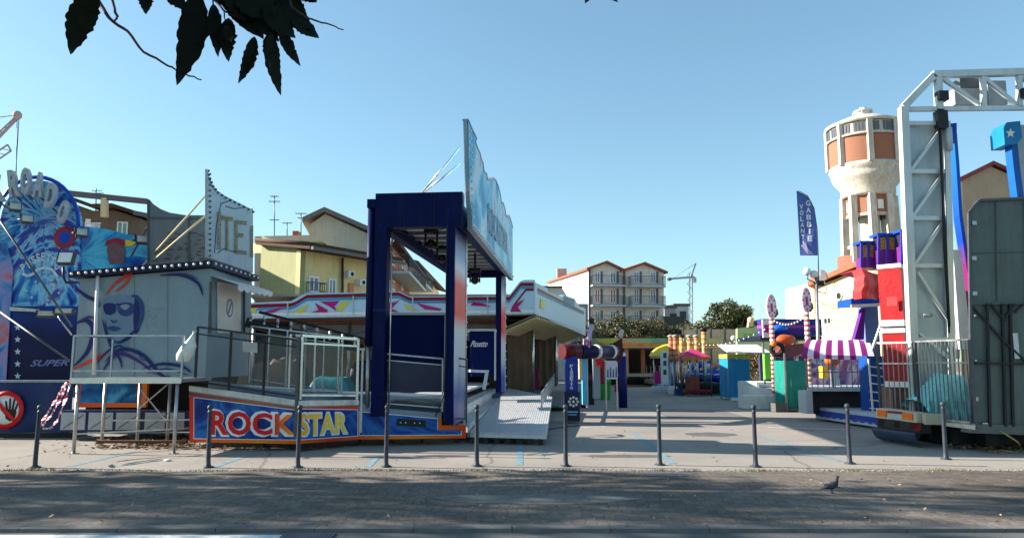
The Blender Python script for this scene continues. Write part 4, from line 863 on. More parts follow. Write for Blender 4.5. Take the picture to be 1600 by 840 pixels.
# ================================================================== PORTAL
def portal():
    d = V((.095, 1, 0)).normalized()                    # runs away from the camera
    x = V((1, -.095, 0)).normalized()
    A = V((-.985, 15.0, 0))                            # near right corner
    side = Pl(A, A + d * 10)
    root = thing('entrance_portal', 'tall navy ride entrance portal with a bright blue crested sign along its side', 'portal', A - x * .9)
    z0, z1 = 4.43, 5.15
    W_, L_ = 1.86, 9.4
    def pt(a, b, z): return A + x * a + d * b + V((0, 0, z))
    def blk(mb, a0, a1, b0, b1, za, zb): return mb.prism([pt(a0, b0, za), pt(a1, b0, za), pt(a1, b1, za), pt(a0, b1, za)], (0, 0, zb - za))
    blk(MB(), -W_, -.03, 0, .25, z0, z1).part('front_header', NAVY, root)
    blk(MB(), -W_, -W_ + .2, .25, L_, z0, z1 - .25).part('left_beam', NAVY, root)
    blk(MB(), -.22, -.03, .25, L_, z0 + .02, z1 - .25).part('right_beam', NAVY, root)
    blk(MB(), -W_ + .2, -.22, L_ - .25, L_, z0, z1 - .25).part('rear_header', NAVY, root)
    CE = mat('ceiling_sheet', srgb(172, 176, 176), .6, var=.12, dirt=.25); blk(MB(), -W_ + .2, -.22, .25, L_ - .25, z0 + .28, z0 + .33).part('ceiling', CE, root)
    m_ = MB(); [blk(m_, -W_ + .2, -.22, .6 + i * .75, .66 + i * .75, z0 + .2, z0 + .28) for i in range(12)]; m_.part('ceiling_ribs', mat('ceiling_rib', srgb(120, 124, 128), .6), root)
    blk(MB(), -W_ - .17, -W_ - .003, -.02, .22, z0 + .42, z0 + .60).part('corner_box', NAVY, root)
    # columns
    GR = ramp_mat('portal_gradient', [(0, srgb(20, 50, 130)), (.12, srgb(60, 100, 170)), (.26, srgb(196, 205, 215)), (.46, srgb(205, 208, 214)), (.54, srgb(222, 10, 22)), (.70, srgb(222, 10, 22)), (.79, srgb(200, 205, 215)), (.86, srgb(120, 140, 180)), (.95, srgb(22, 34, 96)), (1, srgb(16, 26, 84))], 2, .55, 4.43, .35)
    GR2 = ramp_mat('rear_column_gradient', [(0, srgb(20, 60, 150)), (.12, srgb(50, 90, 170)), (.28, srgb(200, 208, 220)), (.4, srgb(205, 208, 214)), (.5, srgb(222, 10, 22)), (.66, srgb(222, 10, 22)), (.8, srgb(200, 205, 215)), (.93, srgb(30, 44, 110)), (1, srgb(16, 26, 84))], 2, .8, 4.43, .35)
    def column(a0, a1, b0, b1, zb, grad, nm='column'):
        c_ = blk(MB(), a0, a1, b0, b1, zb, z0 - .002).part(nm, NAVY, root)
        if grad:
            blk(MB(), a1 + .002, a1 + .012, b0 + .002, b1 - .11, zb, z0 - .004).part('gradient_panel', grad, c_)
            blk(MB(), a1 + .002, a1 + .03, b1 - .10, b1, zb, z0 - .004).part('chrome_trim', CHROME, c_)
            q = MB()
            for i in range(14): q.ball(pt(a1 + .035, b1 - .05, zb + .2 + i * .27), .022, 6)
            q.part('trim_bulbs', BULB, c_)
        return c_
    column(-W_, -W_ + .26, 0, .3, .6, None)
    column(-.36, -.18, 0, 1.45, .45, GR)
    column(-.30, -.13, L_ - 1.2, L_, .75, GR2)
    column(-W_, -W_ + .2, L_ - .3, L_, .75, None)
    MB().tube(pt(-W_ - .1, .1, 2.0), pt(-W_ - .1, .1, z0 + .42), .08, n=12).part('cable_pipe', NAVY, root); MB().tube(pt(-W_ - .1, .1, .75), pt(-W_ - .1, .1, 2.0), .045, n=10).part('lower_pipe', STEEL, root)
    MB().tube(pt(-W_ + .33, .15, .7), pt(-W_ + .33, .15, z0), .018).part('slim_rod', CHROME, root)
    for z_ in (z0 + .36,):
        q = MB()
        for a_ in (-W_ + .62, -W_ + 1.24): q.prism([pt(a_, -.003, z0 + .01), pt(a_ + .012, -.003, z0 + .01), pt(a_ + .012, -.003, z1 - .01), pt(a_, -.003, z1 - .01)], d * -.004)
        q.part('header_seams', mat('seam_dark', (.006, .008, .02), .6), root)
    q = MB()
    for a_ in (-W_ + .04, -W_ + .22, -.32, -.21):
        for k in range(4): q.ball(pt(a_, -.002, z0 - .25 - k * 1.05), .009, 6)
    for a_ in [-W_ + .1 + i * .54 for i in range(4)]: q.ball(pt(a_, -.002, z0 + .06), .009, 6)
    q.part('bolt_heads', mat('bolt_dull', srgb(50, 58, 96), .5, .4), root)
    for z_ in (2.7,): blk(MB(), -W_ - .005, -W_ + .265, -.006, .3, z_, z_ + .05).part('column_band', mat('band_navy', srgb(10, 24, 76), .6), root)
    MB().path([pt(-.34, -.03, z0), pt(-.345, -.035, 3.2), pt(-.335, -.03, 2.0), pt(-.36, -.05, 1.0), pt(-.5, -.2, .62)], .014, 6).part('power_cable', RUBBER, root)
    MB().path([pt(-W_ + .3, .1, z0 - .02), pt(-W_ + .7, .05, z0 - .16), pt(-W_ + 1.2, .05, z0 - .1), pt(-.4, .1, z0 - .02)], .01, 6).part('slack_cable', RUBBER, root)
    # crested sign along the right side
    def S(px, py, off=0.): return side(px, py, off)
    top = [(721.3, 187), (723.5, 192), (727, 200), (735, 216), (733.5, 222), (737, 232), (741, 240), (742.5, 247), (746, 256), (747.5, 268), (752, 272), (753, 280), (757, 281), (759.5, 281), (763, 278), (767, 282), (771, 291), (774.5, 304), (776.5, 318), (779, 316), (782, 326), (784, 338), (786.5, 340), (788.5, 336), (791, 342), (793.5, 350), (795, 356)]
    bot = [(795, 437), (728.5, 356), (727.5, 340), (724.5, 300)]
    pts = [S(*p, .03) for p in top + bot]
    SG = airbrush_mat('sign_airbrush', [srgb(60, 150, 195), srgb(96, 186, 222), srgb(150, 214, 236), srgb(205, 225, 238), srgb(170, 170, 205)], .5, 1.6)
    sg = MB().prism(pts, side.n * .10).part('crested_sign', SG, root)
    e = MB()
    for p, q in zip(top, top[1:]): e.bar(S(*p, .08), S(*q, .08), .13, .03)
    e.bar(S(795, 437, .08), S(728.5, 356, .08), .13, .04); e.bar(S(721.3, 187, .08), S(724.5, 300, .08), .06); e.bar(S(724.5, 300, .08), S(728.5, 356, .08), .06); e.part('sign_edge', mat('sign_edge_metal', (.3, .33, .36), .4, .6), sg)
    b_ = MB()
    for i in range(26): t = i / 25; b_.ball(S(728.5 + 66 * t, 353 + 80 * t - 1, .15), .035, 6)
    for i in range(14): t = i / 13; b_.ball(S(724.5 + 4 * t, 205 + 146 * t, .15), .03, 6)
    b_.part('sign_bulbs', BULB, sg)
    # lettering: glittering bulb letters
    l_ = MB(); vs, fs = text_mesh('ROCKSTAR', .02, 0, 0)
    bb = add_text(MB(), 'ROCKSTAR', S(751, 368, .15), S(786, 408, .15), S(751, 316, .15), .0, side.n, .02, .04, tr=S(786, 360, .15))
    add_text(l_, 'ROCKSTAR', S(753, 362, .15), S(785, 398, .15), S(753, 316, .15), .01, side.n, .0, .008, tr=S(785, 366, .15)); l_.part('sign_lettering', mat('letter_channel', srgb(150, 170, 182), .5, .0, var=.3, scale=14), sg)
    for b1, z_ in ((2.2, 6.1), (2.2, 5.75)):
        MB().tube(pt(-.1, .06, z_), pt(-1.0, .3, z1 + .0), .02).part('sign_brace', CHROME, root)
    for k in range(2): pass
    # moving head lamps hanging from the ceiling
    for (px, py, Y_) in ((674, 375, 16.6), (691, 398, 19.0), (742, 432, 20.5)):
        c_ = P(px, py, Y_); top_z = z0 + .27
        lr = thing('stage_lamp', {674: 'black moving head lamp hanging nearest under the portal ceiling', 691: 'black moving head lamp half hidden behind the right column of the portal', 742: 'black moving head lamp seen right of the gradient column'}[px], 'stage lamp', (c_.x, c_.y, c_.z - .15), 'moving head lamps under the portal')
        s_ = 1.0
        MB().box(c_.x - .16, c_.x + .16, c_.y - .13, c_.y + .13, c_.z + .13, c_.z + .23).tube((c_.x, c_.y, c_.z + .23), (c_.x, c_.y, top_z), .03).part('base', BLACK, lr)
        MB().box(c_.x - .15, c_.x - .11, c_.y - .06, c_.y + .06, c_.z - .16, c_.z + .13).box(c_.x + .11, c_.x + .15, c_.y - .06, c_.y + .06, c_.z - .16, c_.z + .13).part('yoke', BLACK, lr)
        h_ = MB().ball((c_.x, c_.y, c_.z - .1), .13, 14, (.85, 1.1, .9)).part('head', BLACK, lr)
        MB().lathe((c_.x, c_.y - .14, c_.z - .1), [(.001, 0), (.075, 0), (.085, -.02), (.085, .05)], 16, ax=(V((1, 0, 0)), V((0, 0, 1)), V((0, -1, 0)))).part('lens', DGLASS, lr)
    return root, pt
pr_root, PPT = portal()

def wavy_cloth(mb, A, B, z0, z1, amp=.03, nx=40, nz=12, seed=0., freq=5., thick=True):
    A, B = V(A), V(B); u = (B - A); n = V((u.y, -u.x, 0)).normalized(); k = len(mb.v)
    for j in range(nz + 1):
        for i in range(nx + 1):
            s_ = i / nx; t = j / nz; p = A + u * s_; f = amp * (.4 + .6 * (1 - t)) * (math.sin(s_ * freq * math.pi * 2 + seed + t) * .6 + noise.noise(V((s_ * 6, t * 4, seed))) * 1.2)
            mb.v.append((p.x + n.x * f, p.y + n.y * f, z0 + (z1 - z0) * t))
    for j in range(nz):
        for i in range(nx):
            a = k + j * (nx + 1) + i; mb.f.append((a, a + 1, a + nx + 2, a + nx + 1)); mb.mi.append(mb.cur); mb.sm.append(True)
    return mb
# navy ticket box filling the portal, and the one at its far end
def curtain_box(name, label, px0, px1, py0, py1, Y, d, cap=True):
    a, b = P(px0, (py0 + py1) / 2, Y), P(px1, (py0 + py1) / 2, Y); z0, z1 = P(800, py1, Y).z, P(800, py0, Y).z
    root = thing(name, label, 'ticket booth', ((a.x + b.x) / 2, Y, z0))
    MB().box(a.x + .02, b.x - .02, Y + .05, Y + d, z0, z1).part('cabin', DKNAVY, root)
    c_ = MB(); wavy_cloth(c_, (a.x, Y, 0), (b.x, Y, 0), z0, z1 - .02, .018, 50, 16, px0, 3); c_.part('curtain', NAVYC, root)
    c_ = MB(); wavy_cloth(c_, (b.x, Y, 0), (b.x + .03, Y + d, 0), z0, z1 - .02, .014, 20, 16, px0, 2); c_.part('side_curtain', NAVYC, root)
    MB().box(a.x - .25, b.x + .05, Y - .06, Y + d, z1, z1 + .06).part('roof_rail', LGREY, root)
    for x in (a.x - .1, b.x + .03): MB().bar((x, Y - .03, z0 - .1), (x, Y - .03, z1), .05).part('frame_post', LGREY, root)
    return root
curtain_box('curtained_booth', 'booth wrapped in a plain navy curtain inside the portal', 601, 694, 492, 612, 16.1, 1.2)
cb = curtain_box('curtained_booth', 'navy curtained booth with white script at the far end of the portal', 733, 772, 517, 588, 20.6, 1.0)
m_ = MB(); pl = Pl((-2, 20.55), (2, 20.55)); add_text(m_, 'Pissetto', pl(735, 541.5), pl(761, 541.5), pl(737, 532), .03, pl.n, .012, 0, .3); m_.part('script_lettering', WHITE, cb)

# side steps and ridged ramp right of the portal
RID = mat('ramp_white_steel', (.55, .57, .58), .42, .25, var=.1, scale=6, dirt=.15)
def ramp():
    root = thing('access_ramp', 'wide ridged white steel ramp beside the portal', 'ramp', G(800, 680))
    z = .16; nl, nr, fr_, fl = G(737, 676, .20), G(853, 680, .20), G(862, 622, .42), G(797, 606, .55)
    nl, nr = G(734, 677, .2), G(854, 680, .2); fl, fr_ = G(793, 607, .6), G(863, 621, .5)
    m_ = MB().prism([nl, nr, fr_, fl], (0, 0, -.07)); m_.part('plate', RID, root)
    q = MB(); n = 30
    for i in range(n):
        t = (i + .5) / n; a = nl.lerp(nr, t) + V((0, 0, .004)); b = fl.lerp(fr_, t) + V((0, 0, .004)); q.bar(a + V((0, 0, .014)), b + V((0, 0, .014)), .045 if i else .045, .03)
    q.part('ridges', RID, root)
    for i in range(7): p = nl.lerp(nr, (i + .5) / 7); MB().box(p.x - .05, p.x + .05, p.y + .05, p.y + .2, 0, .12).part('foot', BLACKM, root)
    st = thing('side_steps', 'white stepped edging running along the portal floor', 'steps', G(735, 690))
    for k, (za, w0, w1) in enumerate(((.38, .0, .36), (.62, -.36, -.003), (.86, -1.5, -.363))):
        a = V((nl.x - .02, nl.y + .25, 0)); b = V((fl.x - .02, fl.y - .3, 0)); dd = (b - a).normalized(); xx = V((dd.y, -dd.x, 0)); p = a - xx * .36; q_ = b - xx * .36
        if k == 2: p = p + dd * 1.0
        MB().prism([p + xx * w0 + V((0, 0, za - .07)), p + xx * w1 + V((0, 0, za - .07)), q_ + xx * w1 + V((0, 0, za - .07)), q_ + xx * w0 + V((0, 0, za - .07))], (0, 0, .07)).part('tread', RID, st)
        if k < 2: MB().prism([p + xx * (w1 - .04) + V((0, 0, .1)), p + xx * (w1 - .02) + V((0, 0, .1)), q_ + xx * (w1 - .02) + V((0, 0, .1)), q_ + xx * (w1 - .04) + V((0, 0, .1))], (0, 0, za - .173)).part('riser', WHITE, st)
    # ramp handrail: a leaning ladder like rail
    hr = thing('ramp_handrail', 'worn grated handrail panel standing on the ridged ramp', 'handrail', G(845, 645, .3))
    a, b = G(846, 642, .3), G(866, 606, .52); up = V((0, 0, .62)); t_ = V((.02, 0, 0))
    m_ = MB().bar(a + V((0, 0, .1)), b + V((0, 0, .1)), .04).bar(a + up * .8, b + up, .045).bar(a, a + up * .8, .04).bar(b, b + up, .04); m_.part('frame', STEEL, hr)
    m_ = MB(); [m_.bar(a.lerp(b, (i + 1) / 13) + V((0, 0, .1)), a.lerp(b, (i + 1) / 13) + up * .85, .05, .02) for i in range(12)]; m_.part('slats', STEEL, hr)
    fs = thing('step_frame', 'white tubular frame on the portal floor before the far booth', 'frame', P(745, 606, 18.5))
    a, b, c_, e = P(734, 606, 17.5), P(734, 579, 17.5), P(761, 580, 17.7), P(756, 608, 17.6)
    MB().bar(b, c_, .06).bar(c_, e, .08).part('frame', WHITE, fs)
    MB().bar(b + V((-.2, .5, 0)), c_ + V((0, .5, 0)), .05).bar(c_, c_ + V((0, .5, 0)), .05).part('rear_frame', WHITE, fs)
ramp()

# ================================================================== BIG RIDE CANOPY
def big_ride():
    F = Pl((-9.6, 27), (.85, 27)); c0 = F(836, 490); c0.z = 0
    far = P(914, 480, 42); S = Pl((c0.x, c0.y), (far.x, far.y)); L = Pl((-9.6, 27), (-14.5, 36))
    root = thing('covered_ride', 'wide covered ride with a pale blue fascia of magenta and yellow darts', 'fairground ride', (-3, 33, 0))
    FB = mat('fascia_blue', srgb(176, 206, 222), .45, var=.05, dirt=.1)
    zb = F(600, 492).z
    prof = [(388, 497), (388, 473), (455, 470), (460, 467), (478, 458), (600, 456), (625, 455), (640, 463), (795, 462), (812, 440), (819, 437), (836, 437), (836, 490)]
    MB().prism([F(*p) for p in prof], (0, .2, 0)).part('front_fascia', FB, root)
    def line(pts, m, off, wd, nm, pl=F, par=root):
        q = MB()
        for a, b in zip(pts, pts[1:]):
            A_, B_ = pl(*a, off), pl(*b, off); h = V((0, 0, wd / 2)); q.prism([A_ - h, B_ - h, B_ + h, A_ + h], pl.n * .006)
        q.part(nm, m, par)
    pf = [(392, 478), (455, 476), (461, 474), (480, 463), (600, 460), (623, 459), (640, 467), (796, 466), (814, 444), (834, 444)]
    line(pf, DRED, .012, .12, 'maroon_line'); line([(x, y + 5) for x, y in pf], mat('teal_line', srgb(60, 140, 175), .45), .014, .08, 'teal_line')
    line([(388, 491.5), (836, 485.5)], WHITE, .014, .1, 'white_line')
    line([(802, 478), (822, 452), (834, 452)], DRED, .012, .1, 'corner_line')
    def shapes(lst, m, nm, pl=F):
        for s_ in lst: MB().prism([pl(*p, .02) for p in s_], pl.n * .006).part(nm, m, root)
    shapes([[(404, 489), (428, 488), (447, 480), (436, 481)], [(500, 471), (531, 470), (523, 478), (526, 486), (514, 478)], [(650, 473), (690, 482), (688, 485), (664, 483)], [(606, 478), (618, 471), (606, 473)]], MAGENTA, 'magenta_dart')
    shapes([[(486, 488), (512, 488), (512, 484), (492, 473), (498, 484)], [(600, 487), (623, 487), (612, 482), (625, 468), (606, 478)], [(735, 477), (768, 479), (755, 474), (740, 471)], [(797, 487), (815, 487), (809, 480), (820, 467), (801, 477)]], mat('dart_maroon', srgb(165, 25, 95), .4), 'maroon_dart')
    shapes([[(389, 482), (402, 481), (399, 489), (389, 489)], [(456, 488), (473, 489), (484, 475)], [(524, 484), (533, 486), (549, 470), (534, 472)], [(630, 473), (636, 483), (655, 486)], [(700, 478), (716, 484), (730, 474)]], mat('dart_yellow', srgb(200, 195, 75), .4), 'yellow_dart')
    for px in (450, 552, 645, 762): MB().bar(F(px, 492, .03), F(px, 462 if px > 470 else 473, .03), .04).part('fascia_joint', LGREY, root)
    # receding right fascia
    sp = [(836, 490), (836, 441), (856, 450), (856, 456), (880, 464), (880, 460), (898, 466), (905, 478), (915, 482), (915, 524)]
    MB().prism([S(*p) for p in sp], -S.n * .2).part('side_fascia', FB, root)
    line([(840, 452), (878, 471), (912, 488)], DRED, .02, .10, 'side_line', S); line([(840, 457), (878, 475), (912, 491)], mat('teal_line', (0, 0, 0)), .02, .05, 'side_teal_line', S)
    q = MB()
    for i in range(8): q.prism([S(880, 462 + i * 2.1, .02), S(897, 468 + i * 2.0, .02), S(897, 469 + i * 2.0, .02), S(880, 463 + i * 2.1, .02)], S.n * .02)
    q.part('side_louvres', mat('teal_line', (0, 0, 0)), root)
    q = MB(); q.prism([S(843, 480, .02), S(850, 483, .02), S(850, 470, .02), S(844, 466, .02)], S.n * .006); q.part('side_dart', mat('dart_yellow', (0, 0, 0)), root)
    # roof and soffit
    RS = mat('lit_soffit_ribs', srgb(190, 172, 130), .6, var=.1); GC = mat('grey_canvas', srgb(118, 112, 104), .75, var=.15, scale=1)  # ribs coloured lighter and yellower to stand for the light on them
    fl = V((-9.6, 27.2, zb)); fr_ = V((.85, 27.2, zb)); s1 = S.at(16, zb); bk = V((1.5, 47, zb)); bl = V((-14, 44, zb))
    MB().prism([fl, fr_, s1, bk, bl], (0, 0, .12)).part('ceiling', GC, root)
    MB().prism([V((-9.6, 27.25, zb + .7)), V((.7, 27.25, zb + .7)), s1 + V((-.4, 0, .7)), bk + V((0, 0, .7)), bl + V((0, 0, .7))], (0, 0, .08)).part('roof', GC, root)
    q = MB(); 
    for i in range(30): p = S.at(.3 + i * .52, zb - .02); q.prism([p, p + S.u * .2, p + S.u * .2 - S.n * 1.3 + V((0, 0, -.55)), p - S.n * 1.3 + V((0, 0, -.55))], (0, 0, -.09))
    q.part('soffit_ribs', RS, root); MB().prism([S.at(0, zb - .0), S.at(16, zb - .0), S.at(16, zb - .53) - S.n * 1.3, S.at(0, zb - .53) - S.n * 1.3], (0, 0, .03)).part('soffit_panel', GC, root)
    q = MB(); q.prism([S.at(0, zb - .62, -1.31), S.at(16, zb - .62, -1.31), S.at(16, zb - .02, -1.31), S.at(0, zb - .02, -1.31)], -S.n * .05); q.part('inner_valance', GC, root)
    OB = mat('orange_beam', srgb(120, 62, 40), .5)
    for (a, b) in ((( -9.4, 28.5), (.6, 28.2)), ((-9, 31), (0, 30.5))): MB().bar((a[0], a[1], zb - .12), (b[0], b[1], zb - .12), .05, .06).part('ceiling_beam', OB, root)
    # floor and back
    MB().box(-12, 1.2, 27.3, 45, .02, .5).part('floor', mat('ride_floor', srgb(90, 100, 112), .5, .3), root)
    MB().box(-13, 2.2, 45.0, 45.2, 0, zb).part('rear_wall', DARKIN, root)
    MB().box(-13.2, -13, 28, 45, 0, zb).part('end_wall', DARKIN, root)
    for (px, Y_, w_) in ((812, 30.5, 1.0), (825, 33, .35), (852, 36.5, .95), (770, 35, .5), (700, 34, .5), (862, 41, .5), (845, 42, .5)):
        p = P(px, 560, Y_); c_ = MB(); wavy_cloth(c_, (p.x - w_ / 2, Y_, 0), (p.x + w_ / 2, Y_, 0), .5, zb - .1, .06, 24, 8, px, 3); wavy_cloth(c_, (p.x + w_ / 2, Y_, 0), (p.x + w_ / 2, Y_ + .5, 0), .5, zb - .1, .05, 10, 8, px + 3, 2)
        c_.part('wrapped_pillar', BROWNT, root); MB().tube((p.x + w_ / 2 + .05, Y_ - .02, .5), (p.x + w_ / 2 + .05, Y_ - .02, zb), .05).part('pillar_pole', CHROME, root)
    for i, (px, Y_) in enumerate(((395, 29), (470, 29.5), (545, 30))): p = P(px, 560, Y_); MB().tube((p.x, Y_, .5), (p.x, Y_, zb), .07).part('pole', STEEL, root)
    # wavy painted line band on the inner ceiling edge
    q = MB(); TL = mat('teal_line', (0, 0, 0)); pl = Pl((-9, 31.5), (1, 31.5))
    q.prism([V((-9.4, 31.5, zb - .8)), V((.5, 31.5, zb - .8)), V((.5, 31.5, zb - .02)), V((-9.4, 31.5, zb - .02))], (0, .1, 0)); q.part('inner_fascia', mat('inner_fascia_grey', srgb(150, 150, 150), .5), root)
    q = MB(); W2 = [V((-9 + i * .25, 31.49, zb - .4 + .12 * math.sin(i * .55))) for i in range(38)]
    for a, b in zip(W2, W2[1:]): q.bar(a, b, .02, .06)
    q.part('wave_line', TL, root)
    return zb
ZB = big_ride()
# covered cars on the ride floor
def tarp_car(px, Y, w_, d_, h_, m, label, seed):
    p = P(px, 580, Y); n = 16; mb = MB(); k = 0
    for i in range(n + 1):
        for j in range(n + 1):
            u, v = i / n * 2 - 1, j / n * 2 - 1; r_ = max(abs(u), abs(v)); z = h_ * (1 - max(0, (r_ - .55) / .45) ** 2.2) * (1 + .15 * noise.noise(V((u * 2, v * 2, seed)))) + .04 * noise.noise(V((u * 6, v * 6, seed)))
            mb.v.append((p.x + u * w_ / 2, Y + v * d_ / 2, .5 + max(0, z)))
    for i in range(n):
        for j in range(n): a = i * (n + 1) + j; mb.f.append((a, a + n + 1, a + n + 2, a + 1)); mb.mi.append(0); mb.sm.append(True)
    root = thing('ride_car', label, 'ride car', (p.x, Y, .5), 'covered cars on the ride floor'); mb.part('cover', m, root)
    MB().box(p.x - w_ * .42, p.x + w_ * .42, Y - d_ * .42, Y + d_ * .42, .5, .62).part('bumper', RUBBER, root)
TEAL = mat('teal_cloth', srgb(40, 130, 140), .5, var=.15, bump=.2)
tarp_car(520, 28.6, 1.6, 1.3, .6, TEAL, 'ride car under a teal cover behind the bright glass railing', 1)
tarp_car(450, 29.2, 1.5, 1.3, 1.25, BROWNT, 'ride car under a brown cover left of the teal one', 2)
tarp_car(405, 29.6, 1.4, 1.3, 1.1, BROWNT, 'ride car under a brown cover farthest left behind the railings', 3)
tarp_car(575, 31, 1.5, 1.4, 1.2, mat('dark_cloth', srgb(40, 44, 60), .6), 'ride car under a dark cover beside the portal', 4)
tarp_car(833, 33.5, .6, 1.2, .9, DRED, 'red ride car standing among the wrapped pillars', 5)

# ================================================================== GREY BOOTH WITH AIRBRUSHED FACE
def booth():
    A, B = V((-9.2, 15.78, 0)), V((-6.36, 15.6, 0)); F = Pl(A, B); dn = -F.n
    Sd = Pl(B, B + dn * 1.5 + F.u * .0)
    root = thing('airbrushed_booth', 'grey booth airbrushed with a face in sunglasses under a bulb lined roof', 'booth', (A + B) / 2)
    zb, zt = F(305, 590).z, F(323, 419).z; B2 = V((P(392, 480, 18.3).x, 18.3, 0)); zl = F(122, 436).z; zk = zt - .15; Sd = Pl(B, B2); dep = B2 - B
    q = MB().prism([A + V((0, 0, zb)), B + V((0, 0, zb)), B + V((0, 0, zt)), A + V((0, 0, zl))], dep); body = q.part('body', GREYP, root)
    # panel joints
    j = MB()
    for px in (154, 210, 262): j.bar(F(px, 588, .006), F(px, 430, .006), .012)
    j.part('panel_joints', mat('joint_grey', srgb(120, 132, 140), .5), body)
    pole = MB().tube(F(151, 585, .09), F(157, 428, .09), .035); pole.part('corner_pole', WHITE, root)
    SW = mat('swirl_blue', srgb(22, 36, 96), .45, var=.25); SP = mat('swirl_purple', srgb(62, 46, 112), .45, var=.2); SR = mat('swirl_red', srgb(205, 60, 40), .45, var=.2)
    FC = mat('airbrush_pale_blue', srgb(108, 130, 150), .5, var=.12, scale=5); FD = mat('airbrush_mid_blue', srgb(44, 68, 118), .5, var=.25, scale=6); FL = mat('airbrush_light', srgb(130, 146, 160), .5, var=.08)
    cnt = [0]
    def stroke(pts, wd, m, nm='swirl', taper=True):
        cnt[0] += 1; of = .004 + .0012 * cnt[0]
        n = 24; P2 = []
        k = len(pts)
        def cr(t):
            t *= k - 1; i = min(int(t), k - 2); f = t - i; p0, p1, p2, p3 = [V(pts[max(0, min(k - 1, i + o))]) for o in (-1, 0, 1, 2)]
            return .5 * ((2 * p1) + (p2 - p0) * f + (2 * p0 - 5 * p1 + 4 * p2 - p3) * f * f + (3 * p1 - p0 - 3 * p2 + p3) * f ** 3)
        c_ = [cr(i / n) for i in range(n + 1)]; lf, rt = [], []
        for i, p in enumerate(c_):
            d = (c_[min(n, i + 1)] - c_[max(0, i - 1)]); d = d.normalized() if d.length else V((1, 0)); s_ = V((-d.y, d.x)) * wd / 2 * ((math.sin(math.pi * (i + .3) / (n + .6)) ** .7) if taper else 1)
            lf.append(p + s_); rt.append(p - s_)
        q = MB()
        for i in range(n): q.face([F(lf[i].x, lf[i].y, of), F(rt[i].x, rt[i].y, of), F(rt[i + 1].x, rt[i + 1].y, of), F(lf[i + 1].x, lf[i + 1].y, of)])
        q.part(nm, m, body)
    def blob(pts, m, nm='painted_shape'):
        cnt[0] += 1; of = .004 + .0012 * cnt[0]; k = len(pts); c_ = []
        for i in range(k):
            p0, p1, p2, p3 = [V(pts[(i + o) % k]) for o in (-1, 0, 1, 2)]
            for f in (0, .25, .5, .75): c_.append(.5 * ((2 * p1) + (p2 - p0) * f + (2 * p0 - 5 * p1 + 4 * p2 - p3) * f * f + (3 * p1 - p0 - 3 * p2 + p3) * f ** 3))
        q = MB(); q.face([F(p.x, p.y, of) for p in c_]); q.part(nm, m, body)
    blob([(162, 475), (168, 464), (190, 460), (208, 464), (216, 478), (214, 505), (204, 522), (190, 532), (174, 526), (164, 505)], FC, 'painted_face')
    blob([(176, 527), (190, 533), (206, 520), (200, 545), (190, 560), (176, 548)], FC, 'painted_neck')
    stroke([(160, 498), (170, 528), (190, 534), (208, 518)], 5, FD, 'painted_jaw')
    blob([(162, 476), (172, 473), (181, 476), (181, 487), (172, 492), (164, 488)], SW, 'painted_lens'); blob([(184, 476), (196, 472), (209, 475), (208, 489), (197, 494), (186, 489)], FD, 'painted_lens')
    blob([(188, 478), (197, 475), (203, 478), (196, 484)], FL, 'painted_glint')
    stroke([(178, 477), (184, 475), (190, 476)], 2.5, SW, 'painted_bridge'); stroke([(208, 478), (220, 484)], 3, SW, 'painted_temple')
    blob([(212, 462), (220, 468), (222, 490), (218, 515), (211, 520), (209, 495)], SW, 'painted_hair'); stroke([(205, 462), (214, 464), (222, 478), (221, 500), (214, 515)], 7, FD, 'painted_headphone')
    stroke([(174, 499), (178, 503), (184, 500)], 3, FD, 'painted_nose')
    blob([(168, 512), (177, 509), (190, 513), (178, 517)], FD, 'painted_lips'); stroke([(186, 535), (200, 528), (212, 515)], 6, SW, 'painted_shadow')
    stroke([(118, 448), (135, 462), (152, 470), (156, 480)], 6, SW); stroke([(116, 572), (138, 548), (147, 515), (135, 500), (118, 506)], 8, SW); stroke([(120, 505), (140, 495), (152, 500)], 4, SP)
    stroke([(112, 578), (150, 560), (170, 550)], 5, SR); stroke([(166, 462), (178, 445), (200, 430), (206, 428), (196, 444), (180, 456)], 5, SR); stroke([(206, 428), (196, 430), (182, 442)], 2.5, SR)
    stroke([(160, 582), (175, 560), (190, 552), (215, 562), (245, 585)], 6, SP); stroke([(165, 565), (190, 545), (225, 555), (252, 585), (268, 588)], 6, SW); stroke([(165, 500), (172, 535), (188, 560), (192, 575)], 4, SW)
    stroke([(150, 570), (170, 548), (190, 540), (193, 555)], 3, SW); stroke([(225, 575), (255, 568), (285, 572), (300, 582)], 5, SW); stroke([(230, 582), (262, 576), (296, 586)], 3, SP)
    stroke([(250, 430), (285, 430), (310, 442), (318, 462)], 5, SW); stroke([(262, 428), (290, 428), (312, 436)], 2, SP); stroke([(218, 545), (222, 560), (235, 563)], 1.5, SW)
    q = MB(); rn = random.Random(4)
    for _ in range(34):
        px, py = rn.gauss(238, 9), rn.gauss(492, 12); s_ = rn.uniform(.8, 1.9); q.face([F(px + s_ * math.cos(t), py + s_ * math.sin(t), .0035) for t in [i * math.pi / 4 for i in range(8)]])
    q.part('painted_stars', mat('star_teal', srgb(112, 140, 142), .5), body)
    # right face: white door with round emblem and scalloped canopy
    dpx = lambda px, py, o=0.: Sd(px, py, o)
    d_ = MB().prism([dpx(338, 520, .01), dpx(374, 520, .01), dpx(374, 447, .01), dpx(338, 440, .01)], Sd.n * .03).part('hatch', mat('hatch_cream', srgb(214, 208, 196), .5, var=.08), root)
    cc = dpx(356, 481, .05); ax = (Sd.u, V((0, 0, 1)), Sd.n)
